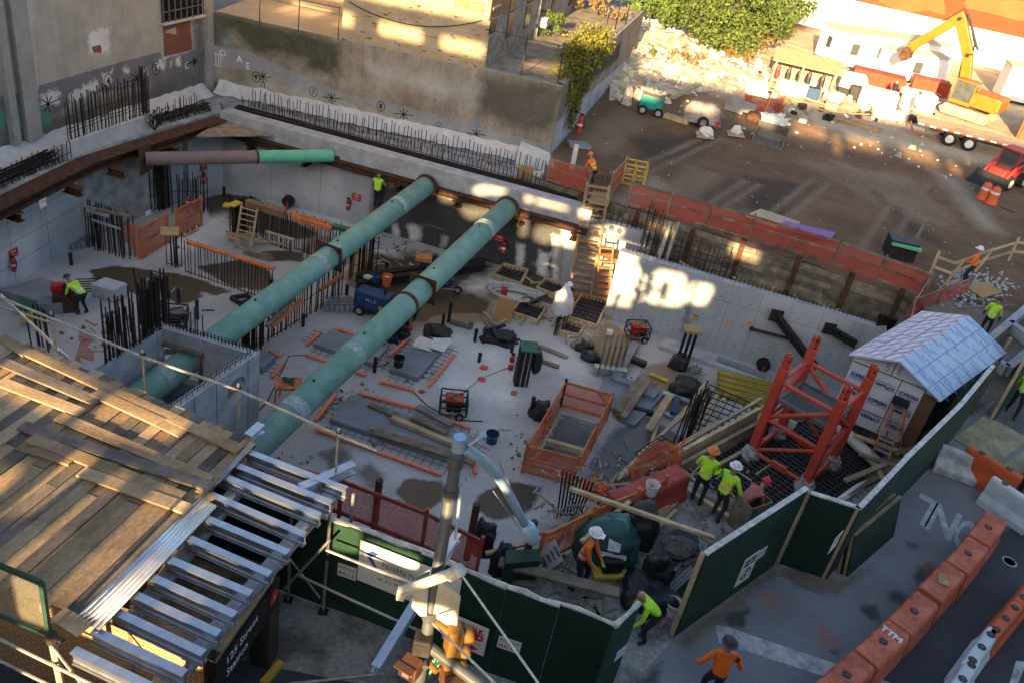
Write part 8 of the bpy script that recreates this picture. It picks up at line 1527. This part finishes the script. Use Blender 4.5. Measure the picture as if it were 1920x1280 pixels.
for sx in(0,2,4.4):
 for sy in(0,2.2):M().box(c+X*sx+Y*sy+Z*1.15,(.12,.12,2.3)).build('post',m_wood,t)
M().prism([c-X*.3-Y*.4+Z*2.2,c+X*4.8-Y*.4+Z*2.2,c+X*4.8+Y*2.6+Z*2.6,c-X*.3+Y*2.6+Z*2.6],Z*.08).build('roof',mat('shelter_roof',(.36,.30,.16),.85,var=.15),t);M().box(c+X*2.2+Y*2.3+Z*1.2,(4.6,.06,2.0),X=X,Y=Y,Zv=Z).build('back_panel',m_wood,t)
for i,k in enumerate((.3,1.1,1.9,2.6,3.6)):o=M().tube([c+X*k+Y*.2+Z*1.9,c+X*k+Y*.2+Z*1.5,c+X*(k+.05)+Y*.2+Z*1.0],.2,7,taper=[.6,1,.9]).build('jacket',m_tarp if i else m_red,None,f'{ORD[i]} jacket hanging in the canopy shelter, from the left','jacket','jackets in the canopy shelter')
box_thing('red_skip','red crate with pale panels behind the shelter','crate',(1525,150),(1.6,1.4,1.8),mat('sun_red',(.30,.045,.022),.7),-.2);box_thing('red_skip','long red skip in front of the white unit','skip',(1640,165),(4.2,1.8,1.3),MC['sun_red'],-.2);box_thing('red_skip','red skip nearer the excavator bucket','skip',(1738,175),(3.0,1.6,1.2),MC['sun_red'],-.2)
for i,(px,sz)in enumerate((((1480,178),(2.2,1.4,1.0)),((1592,172),(2.0,1.6,1.4)),((1640,200),(2.8,1.6,1.3)),((1712,205),(2.6,1.6,1.4)),((1662,222),(2.2,1.2,.6)),((1415,178),(1.6,1.2,1.0)),((1560,190),(1.4,1.0,.7)),((1480,125),(2.2,1.6,1.0)))):box_thing('wrapped_load',['white wrapped load before the canopy shelter','white wrapped load between shelter and long skip','big white wrapped load in the middle of the sunlit yard','white wrapped load left of the excavator track','low white sheeted load behind the long timber','pale load beside the red mesh barriers','low pale load behind the black tyre','white tank behind the shelter roof'][i],'load',px,sz,m_white,rng.uniform(-.5,.2),None,0,.15)
for i,(px,s,mm)in enumerate((((1578,178),'black tyre on the sunlit yard',m_dark),((1600,186),'dark generator on the sunlit yard',m_dark),((1690,200),'dark cabinet by the white clad person',m_dark),((1556,205),'yellow timber stack in the sunlit yard',m_wood),((1520,190),'blue and white sacks by the red crate',m_blue))):box_thing('yard_item',s,'yard item',px,(.9,.8,.5 if i in(0,3)else 1.0),mm,-.2)
for i in range(9):p=gp(1500+i*22,168+rng.uniform(-10,26));board(p+Z*.2,p+Vector((rng.uniform(-1,1.4),rng.uniform(-.6,.8),.4)),.25,.12,m_wood,f'{ORD[i]} loose timber in the sunlit yard, counting from the left','timber','loose_timber',group='loose timbers in the sunlit yard')
wa,wb_=gp(1560,60),gp(2060,175);wd_=(wb_-wa).normalized();wo_=Vector((wd_.y,-wd_.x,0));t=T('painted_wall_building','far building with a white lower wall and an orange painted upper wall','building',wa);zw=W(1750,37,wa,wb_).z;M().wall(wa-wd_*8,wb_,0,zw,-.5).build('white_wall',m_unit,t);m_or=layered('orange_wall',(.20,.042,.017),[('patch',(.25,.08,.03),.9,.05)],scale=.3,var=.08,bump=.1)
zw=W(1750,37,wa,wb_).z;O_=wa-wd_*8+Z*zw+wo_*.02;sheet('orange_wall',O_,wd_*((wb_-wa).length+8),Z*7,160,40,m_or,{'patch':([[uv_of(p,O_,wd_,Z,wa,wb_)for p in q]for q in(((1640,-30),(1700,-20),(1770,0),(1775,30),(1740,20),(1690,25),(1640,0)),((1810,-10),(1990,10),(2000,60),(1870,30),(1810,15)),((1780,25),(1800,32),(1800,60),(1782,50)))],.04)},kind=None,parent=t);M().wall(wa-wd_*8,wb_,zw,zw+8,-3).build('upper_body',MC['plain_masonry'],t);M().bar(wa-wd_*8+Z*(zw+.05)+wo_*.1,wb_+Z*(zw+.05)+wo_*.1,.3,.14).build('ledge',m_unit,t);M().wall(gp(1885,130),gp(2000,160),0,6.5,-3).build('yellow_annex',mat('pale_yellow',(.58,.52,.28),.8,var=.1),t)
M().wall(gp(1470,30),gp(1600,55),0,2.6,-.4).build('yard_wall',m_unit,None,'white yard wall behind the long site office','wall')
rng=random.Random(77);m1=M();m2=M()
cl_=[(rng.uniform(80,1320),rng.uniform(400,880))for _ in range(34)]
for i in range(900):
 k=rng.choice(cl_);p=F(k[0]+rng.gauss(0,34),k[1]+rng.gauss(0,16))
 if in_shaft(p.x,p.y)or not(-19<p.x<12 and 17<p.y<41)or p.y>42.2-.2*(p.x+16):continue
 s=rng.choice([.04,.05,.07,.1]);a_=rng.uniform(0,3);mm=m1 if rng.random()<.5 else m2
 if rng.random()<.3:mm.box(p+Z*.02,(rng.uniform(.2,.7),.05,.03),rz=a_)
 else:rock(mm,p+Z*.01,s,rng)
m1.build('floor_scraps',m_woodd,kind='stuff',label='wood scraps and crumbs littering the pit floor',cat='scraps',origin=(0,0,0));m2.build('floor_scraps',m_cap,kind='stuff',label='pale crumbs of concrete littering the pit floor',cat='scraps',origin=(0,0,0))
rng=random.Random(78);m1=M()
for i in range(420):
 p=G(rng.uniform(1000,1440),rng.uniform(880,1170))
 if not(p.x>.6 and(p-FBa).dot(FBn)>.3 and p.y>12.2):continue
 if rng.random()<.35:m1.box(p+Z*.04,(rng.uniform(.2,.9),.06,.03),rz=rng.uniform(0,3))
 else:rock(m1,p+Z*.02,rng.choice([.03,.04,.06]),rng)
m1.build('walk_scraps',m_woodd,kind='stuff',label='wood scraps and rubble crumbs on the walkway behind the hoarding',cat='scraps',origin=(0,0,0))
rng=random.Random(51);s0_,s1_=G(1240,905,0),G(1500,757,-.6)
def slp(f,g_):p=lerp(Vector((s0_.x,s0_.y,0)),Vector((s1_.x,s1_.y,0)),f)-dB*(.1+2.9*g_);p.z=-.65+(ZP+.65)*max(0,min(1,g_))**.8+.2;return p
for i in range(30):
 f,g_=rng.uniform(.02,.85),rng.uniform(.05,1.2);a,b=slp(f,g_),slp(f+rng.uniform(-.3,.35),g_+rng.uniform(-.45,.45));board(a,b+Z*.1,rng.choice([.06,.09,.12,.2]),.06,rng.choice([m_wood,m_wood,m_woodd]),'loose batten in the tangled timber heap left of the red tower','timber','loose_batten',group='loose battens in the heap left of the tower')
m=M()
for i in range(60):
 f,g_=rng.uniform(0,.9),rng.uniform(0,1.2);m.bar(slp(f,g_),slp(f+rng.uniform(-.25,.25),g_+rng.uniform(-.3,.3))+Z*.15,.03,.03)
m.build('loose_bars',m_rebar,kind='stuff',label='tangle of loose thin bars in the heap left of the red tower',cat='rebar',origin=(0,0,0))
for nm,mm,n,sd in(('timber',m_wood,130,1),('white sheet',m_white,70,2),('dark',m_rustd,70,3)):
 rng=random.Random(sd);m=M()
 for i in range(n):
  p=G(rng.uniform(1395,1900),0,0)if 0 else G(rng.uniform(1395,1760),rng.uniform(120,232));s=rng.uniform(.15,.6)
  if sd==1:m.box(p+Z*rng.uniform(.05,.4),(rng.uniform(.5,2.4),.12,.08),rz=rng.uniform(0,3))
  elif sd==2:rock(m,p+Z*.05,s*.7,rng)
  else:m.box(p+Z*s*.4,(s,s*.7,s*.8),rz=rng.uniform(0,3))
 m.build('yard_debris',mm,kind='stuff',label=f'{nm} debris strewn through the sunlit yard',cat='debris',origin=(0,0,0))
m_skin=mat('skin',(.36,.21,.14),.6,bump=0,var=.05);m_lime=mat('lime_cloth',(.42,.80,.04),.75,var=.12,scale=6,bump=.3);m_org=mat('orange_cloth',(.85,.17,.02),.75,var=.12,scale=6,bump=.3);m_nvy=mat('navy_cloth',(.018,.022,.04),.85,var=.3,scale=6,bump=.3);m_brn=mat('brown_cloth',(.05,.035,.028),.85,var=.3,scale=6);m_boot=mat('boot',(.06,.045,.03),.8);m_refl=mat('reflective_tape',(.62,.58,.55),.4,bump=0);m_reflo=mat('orange_tape',(.75,.30,.16),.5,bump=0);m_gryc=mat('grey_cloth',(.12,.14,.19),.85,var=.2,scale=6);m_pink=mat('pink_cloth',(.40,.13,.13),.85);m_hw=mat('hat_white',(.68,.68,.68),.4,bump=0);m_ho=mat('hat_orange',(.65,.18,.04),.4,bump=0);m_hr=mat('hat_red',(.5,.03,.03),.4,bump=0);m_hb=mat('hat_dark',(.05,.045,.045),.4,bump=0);m_glove=mat('glove',(.45,.42,.05),.8)
def person(label,p,rz,top,trou,hat,lean=0.0,hip=.93,hands=((.22,.3,.88),(.22,-.3,.88)),feet=((.04,.11),(-.04,-.11)),tape=m_refl,arm=None,glove=m_skin,head_up=.0,k=1.0):
 p=Vector(p);t=T('person',label,'person',p);V=Vector;R=Matrix.Rotation(rz,3,'Z');s,c=math.sin(lean),math.cos(lean);up=V((s,0,c));hl=lean*.6-head_up;uh=V((math.sin(hl),0,math.cos(hl)))
 h=V((-.1*s,0,hip));w=h+up*.2;ch=h+up*.44;nk=h+up*.56;hd0=nk+uh*.1;hd1=nk+uh*.22
 bones=[];co=[];rad=[];par=[]
 def add(v,r,pr):co.append(v);rad.append(r);par.append(pr);return len(co)-1
 i0=add(h,(.165,.12),None);i1=add(w,(.15,.115),i0);i2=add(ch,(.19,.125),i1);i3=add(nk,(.062,.062),i2);i4=add(hd0,(.085,.09),i3);i5=add(hd1,(.085,.095),i4)
 seg={i1:'top',i2:'top',i3:'top',i4:'skin',i5:'skin'}
 for sd,(hx,hy,hz),(fx_,fy_)in((1,hands[0],feet[0]),(-1,hands[1],feet[1])):
  sh_=ch+up*.05+V((0,sd*.2,0));ha=V((hx,hy,hz));d=ha-sh_;L=d.length
  if L>.56:ha=sh_+d*(.56/L);d=ha-sh_;L=.56
  bend=math.sqrt(max(0,.29**2-(L/2)**2));el=(sh_+ha)/2+V((-.35,sd*.6,-.7)).normalized()*bend
  a=add(sh_,(.07,.065),i2);b=add(el,(.052,.05),a);e=add(ha,(.036,.033),b);f_=add(ha+(ha-el).normalized()*.09,(.04,.022),e)
  seg.update({a:'top',b:'top',e:arm and 'arm' or 'top',f_:'glove'});bones.append((ha+(ha-el).normalized()*.1,(ha-el).normalized(),sd))
  hp_=h+V((0,sd*.095,-.04));ft=V((fx_,fy_*1.0,.08));d=ft-hp_;L=min(d.length,.86);bend=math.sqrt(max(0,.435**2-(L/2)**2));kn=(hp_+ft)/2+V((1,sd*.12,.1)).normalized()*bend
  a=add(hp_,(.098,.098),i0);b=add(kn,(.068,.068),a);e=add(ft,(.05,.05),b);f_=add(ft+V((.17,0,-.035)),(.045,.036),e);seg.update({a:'trou',b:'trou',e:'trou',f_:'boot'})
 me=bpy.data.meshes.new('tmp');me.from_pydata([tuple(v*k)for v in co],[(par[i],i)for i in range(len(co))if par[i]is not None],[]);ob=bpy.data.objects.new('tmp',me);COL.objects.link(ob);ob.modifiers.new('s','SKIN');sv=me.skin_vertices[0].data
 for i,r in enumerate(rad):sv[i].radius=(r[0]*k,r[1]*k);sv[i].use_root=(i==0)
 sb=ob.modifiers.new('u','SUBSURF');sb.levels=sb.render_levels=2;dg=bpy.context.evaluated_depsgraph_get();m2=bpy.data.meshes.new_from_object(ob.evaluated_get(dg));bpy.data.objects.remove(ob);b=M();vs=[v.co.copy()for v in m2.vertices];b.v=[tuple(p+R@v)for v in vs];names=['skin','top','trou','boot','tape','arm','glove']
 for f in m2.polygons:
  q=sum((vs[i]for i in f.vertices),V())/len(f.vertices)/k;best=(9,'top',0,0)
  for i in range(1,len(co)):
   A,B=co[par[i]],co[i];e=B-A;tt=max(0,min(1,(q-A).dot(e)/e.length_squared));dd=(q-A-e*tt).length/(.6*max(rad[i])+.03)
   if dd<best[0]:best=(dd,seg.get(i,'top'),i,tt)
  nm=best[1];hgt=(q-h).dot(up)
  if nm=='top' and hgt<-.02 and best[2]<6:nm='trou'
  if nm=='trou' and best[2]<6 and hgt>.05:nm='top'
  if nm=='top' and tape and best[2]<6 and(.1<hgt<.16 or .27<hgt<.31):nm='tape'
  b.f.append(tuple(f.vertices));b.mi.append(names.index(nm))
 b.cur=6
 for(hc_,hd_,sd)in bones:
  sdv=V((0,1,0));sdv=(sdv-hd_*sdv.dot(hd_)).normalized()
  for q in range(4):st_=hc_+sdv*(-.03+.02*q);mid_=st_+hd_*(.04+.008*(q in(1,2)));b.tube([p+R@((x)*k)for x in(st_-hd_*.03,mid_,mid_+hd_*.025+hd_.cross(sdv)*.02)],.011*k,5)
  b.tube([p+R@(x*k)for x in(hc_-hd_*.06+sdv*(.03*sd*-1),hc_-hd_*.02-sdv*(.05*sd),hc_+hd_*.02-sdv*(.05*sd))],.012*k,5)
 b.cur=0;fw=V((math.cos(hl),0,-math.sin(hl)));fc=(hd0+hd1)/2;b.ell(p+R@((fc+fw*.095)*k),.018*k,6,4)
 for sd in(-1,1):b.ell(p+R@((fc+V((0,sd*.09,0)))*k),.022*k,6,4)
 b.build('body',[m_skin,top,trou,m_boot,tape or top,arm or top,glove],t,smooth=True)
 m=M()
 for sd in(-1,1):m.ell(p+R@((fc+fw*.088+V((0,sd*.03,0))+uh*.025)*k),.009*k,6,4)
 m.ell(p+R@((fc+fw*.088-uh*.05)*k),(.012*k,.02*k,.006*k),6,4);m.build('face',m_hb,t)
 if hat:m=M();q=p+R@((hd1+uh*.0-fw*.005)*k);m.lathe(q,[(.165*k,.0),(.165*k,.012),(.125*k,.03),(.12*k,.07),(.09*k,.12),(.04*k,.142),(.005,.146)],14,ax=R@uh);m.box(q+R@(fw*.15*k)+R@(uh*.006),(.09*k,.16*k,.012),X=R@fw,Y=R@V((0,1,0)),Zv=R@uh);m.build('hard_hat',hat,t,smooth=False)
 return t
PI=math.pi
person('person in a lime vest over a blue grey shirt bending over the cutting saw',F(156,590),2.9,m_lime,m_nvy,m_hb,1.05,.9,((.62,.15,.55),(.6,-.15,.5)),((.05,.12),(-.1,-.12)),arm=m_gryc,k=1.1)
lt=W(705,391,A0+nb*.6,B1+nb*.6);person('person in lime standing on a step ladder at the back wall',lt,1.4,m_lime,m_nvy,None,.05,.93,((.45,.2,1.35),(.45,-.25,1.0)),tape=None,k=1.08)
ladder('red step ladder under the lime clad worker at the back wall',Vector((lt.x-.1,lt.y-.7,ZP)),lt+Vector((0,.1,-.02)),.5,m_red,4,.03)
person('person in a lime vest and white hard hat holding a batten by the rebar forms',F(1044,603),.3,m_lime,m_nvy,m_hw,.15,.93,((.4,.2,1.1),(.4,-.2,1.1)),k=1.05);person('person in dark clothes and white hard hat behind the batten',F(1056,597),3.3,m_nvy,m_nvy,m_hw,.1,tape=None,k=1.05);board(F(1041,590)+Z*1.1,F(1062,592)+Z*1.25,.08,.05,m_wood,'pale batten held by the two workers at the rebar forms')
tarp('white sheet hung over bars in front of the two workers',F(1046,612)+Z*.7,(.42,.3,.8),80,m_white,'white_sheet','sheet',.35);rebars('thin bars holding up the white sheet',row(F(1034,628),F(1060,630),9,.1),1.0,'rebar_group',seed=99)
person('person in an orange jacket and white hard hat on the bluish stone',gp(1808,535),2.6,m_org,m_nvy,m_hw,.12,.93,((.32,.12,1.05),(.32,-.12,1.05)),tape=None,k=1.08);person('person in a lime vest and dark hard hat behind the shed roof',G(1838,632,-.2),1.0,m_lime,m_nvy,m_hb,.1,k=1.05,arm=m_nvy)
person('person in a lime jacket walking past the yellow road plates',gp(1893,776),-1.9,m_lime,m_nvy,m_hb,.08,.93,((.12,.34,.95),(.0,-.34,.9)),((.25,.1),(-.25,-.1)),k=1.08)
person('person in lime with an orange hard hat standing by the rebar mesh',gp(1302,944),1.2,m_lime,m_nvy,m_ho,.1,.93,((.35,.2,1.05),(.3,-.22,1.0)),tape=m_reflo,k=1.08);person('person in lime with a white hard hat, seen from behind by the rebar mesh',gp(1338,972),.75,m_lime,m_brn,m_hw,.18,.92,((.2,.42,1.15),(.25,-.38,.95)),((.1,.14),(-.1,-.14)),tape=m_reflo,k=1.08)
person('person in a pink top and red hard hat bending beside the open timber box',gp(1377,982),.5,m_pink,m_nvy,m_hr,1.0,.85,((.65,.15,.5),(.65,-.15,.5)),tape=None,k=1.05)
person('person in an orange jacket and white hard hat beside the green tarped machine',gp(1077,1100),-.35,m_org,m_nvy,m_hw,.22,.93,((.4,.15,.85),(.4,-.15,.8)),((.12,.12),(-.12,-.12)),glove=m_glove,k=1.1)
person('person in lime bending down at the gap in the hoarding',gp(1208,1200),3.4,m_lime,m_nvy,None,.85,.88,((.5,.2,.55),(.45,-.2,.5)),tape=None,k=1.08)
person('person in a plain orange jacket at the bottom picture edge',gp(1322,1318),1.6,m_org,m_nvy,m_hb,.12,.93,((.15,.4,1.0),(.15,-.4,1.0)),tape=None,k=1.1)
person('person in dark clothes standing in the sunlit yard',gp(1667,192),.5,m_nvy,m_nvy,None,.05,tape=None);person('person in pale clothes with a red hard hat in the sunlit yard',gp(1708,218),-1,m_white,m_gryc,m_hr,.05,tape=None);person('person in an orange vest crouching behind the fence post at the ladder head',gp(1108,345),2.5,m_org,m_nvy,m_ho,.7,.7,((.5,.15,.4),(.5,-.15,.4)),tape=m_lime,k=1.05)
YV=-2.5;es=T('elevated_station','elevated railway station on steelwork over the avenue, whose shadow covers the site','station',(0,-6,0))
win=[[(x,16.85-.039*x),(x+2.2,16.77-.039*x),(x+2.2,17.35+.22*(x>0)-.039*x),(x,17.43+.22*(x>0)-.039*x)]for x in(-26.4,-22.8,-19.1,-15.85,-12.1,-7.75,-4.0,-.2,3.4,7.1,10.8,15.2,19,23)]+[[(6.1,15.93),(6.6,15.93),(6.6,17.08),(6.1,17.08)],[(13.65,16.15),(14.4,16.15),(14.4,16.85),(13.65,16.85)]]
gap=[[(-5.2,8.75),(-4.8,8.6),(-4.05,8.45),(-4.0,7.6),(-2.05,7.66),(-2.02,8.95),(-2.2,9.34),(-4,9.34),(-5.15,9)],[(-5.35,9.55),(-5.05,9.4),(-2.85,9.42),(-2.8,9.78),(-4.1,9.95),(-5.35,9.85)],[(-5.3,10.1),(-4.05,10.2),(-4.05,10.7),(-5.3,10.35)],[(-4,7.05),(-2.6,7.22),(-2.75,7.5),(-3.9,7.45)],[(-1.96,7.72),(-1.38,7.66),(-1.38,8.12),(-1.52,8.2),(-1.52,8.9),(-1.08,8.9),(-1.08,8.15),(-1.24,8.1),(-1.24,7.68),(-.4,7.85),(-.3,8.2),(-.55,9.42),(-1.92,9.36)],[(-.28,8.12),(.65,8.15),(.82,8.95),(.68,9.22),(-.28,9.1)],[(-8.3,9.06),(-7.55,8.95),(-7.3,9.15),(-6.17,9.06),(-6.27,10),(-6.82,10.18),(-8.3,9.8)],[(-8.5,10.95),(-6.82,10.92),(-6.85,11.1),(-8.5,11.17)],[(-6.25,10.77),(-5.7,10.77),(-5.7,11.2),(-6.25,11.2)],[(-11.6,10.75),(-9.95,11.15),(-10.25,11.55),(-11.7,11.05)],[(-9.45,10.95),(-8.65,10.95),(-8.65,11.26),(-9.45,11.26)],[(-13.4,10),(-12.7,10),(-12.42,10.42),(-13.4,10.42)],[(-12.4,9.85),(-11.8,9.32),(-9.9,9.95),(-10.05,10.3),(-11.85,10.03)],[(-9.4,9),(-8.65,9.05),(-8.8,10.4),(-9.25,10.37)],[(-10.5,8.8),(-10.1,8.72),(-9.92,9.55),(-10.33,9.48)],[(1.1,10.5),(2.9,10.45),(2.8,10.9),(1.05,11.28)],[(-2.95,10.9),(-1.7,10.9),(-1.75,11.15),(-2.9,11.2)],[(-2.75,9.86),(-2.2,9.86),(-2.2,10.1),(-2.75,10.1)],[(-14.2,7.95),(-11.8,7.8),(-11.8,8.12),(-14.2,8.42)],[(-11.6,7.78),(-9.3,7.72),(-9.3,8.05),(-11.6,8.2)],[(-11,7),(-10.5,7),(-10.45,7.62),(-11,7.66)],[(-10.15,6.55),(-9.3,6.55),(-9.22,7.45),(-9.95,7.6)],[(-9.05,6.55),(-8.35,6.55),(-8.2,7.5),(-9.05,7.55)],[(-8.15,6.6),(-7.75,6.6),(-7.7,7.5),(-8.05,7.5)],[(-9.8,5.2),(-6.6,5.2),(-6.4,6.35),(-9.8,6.45)],[(-7.5,7.35),(-6.6,7.2),(-6.4,7.55),(-7.4,7.85)],[(-6.3,7.3),(-5.5,7.3),(-5.5,7.75),(-6.2,7.75)],[(-5.95,6.1),(-5.3,6.2),(-5.3,6.85),(-5.95,6.9)],[(-5.2,6.28),(-4,6.35),(-3.95,6.68),(-5.2,6.68)],[(-12.9,6.9),(-11.4,6.9),(-11.4,7.3),(-12.9,7.4)],[(-7.4,6.55),(-6.7,6.55),(-6.7,6.95),(-7.4,7.0)]]  # holes traced back along the sun from the patches of light they give
def soft(h):
 h=[q for(a,b),(c,d)in zip(h,h[1:]+h[:1])for q in((a*.87+c*.13,b*.87+d*.13),(a*.13+c*.87,b*.13+d*.87))]
 return h
gap=[soft(h)for h in gap]
def pierced(name,x0,x1,z0,z1,holes,m_,tilt=0):
 m=M();lv=sorted({z0,z1}|{z for h in holes for x,z in h});q=lambda x,z:Vector((x,YV,z-(tilt*x if z==z1 else 0)))
 for a,b in zip(lv[:-1],lv[1:]):
  if b-a<1e-5:continue
  cr=[]
  for h in holes:
   for(xa,za),(xb,zb)in zip(h,h[1:]+h[:1]):
    if min(za,zb)<=a+1e-7 and max(za,zb)>=b-1e-7:f=lambda z:xa+(xb-xa)*(z-za)/(zb-za);cr.append((f(a),f(b)))
  cr=[(x0,x0)]+sorted(cr,key=lambda c:c[0]+c[1])+[(x1,x1)]
  for k in range(0,len(cr)-1,2):m.face(q(cr[k][0],a),q(cr[k+1][0],a),q(cr[k+1][1],b),q(cr[k][1],b))
 ob=m.build(name,m_,es);s=ob.modifiers.new('th','SOLIDIFY');s.thickness=.08
m_via=mat('viaduct_paint',(.12,.13,.12),.7,var=.2,scale=1)
pierced('window_wall',-60,60,11.75,18.75,win,m_via,.013);pierced('sun_patch_screen',-60,60,-.1,11.75,gap,m_via)  # lower sheet is unseen, added to block the sun and pierced for its patches
M().box((0,-3.4,12),(120,1.7,.4)).build('deck',m_via,es);M().prism([Vector((-60,YV-.1,19.5)),Vector((60,YV-.1,17.9)),Vector((60,-3.4,17.9)),Vector((-60,-3.4,19.5))],-Z*.15).build('roof',m_via,es)
for x in range(-48,49,12):M().box((x+2.5,-3.4,6),(.5,.5,12)).build('column',m_via,es)
M().box((0,-1.2,13.2),(9,2.4,.2)).build('landing',m_via,es)
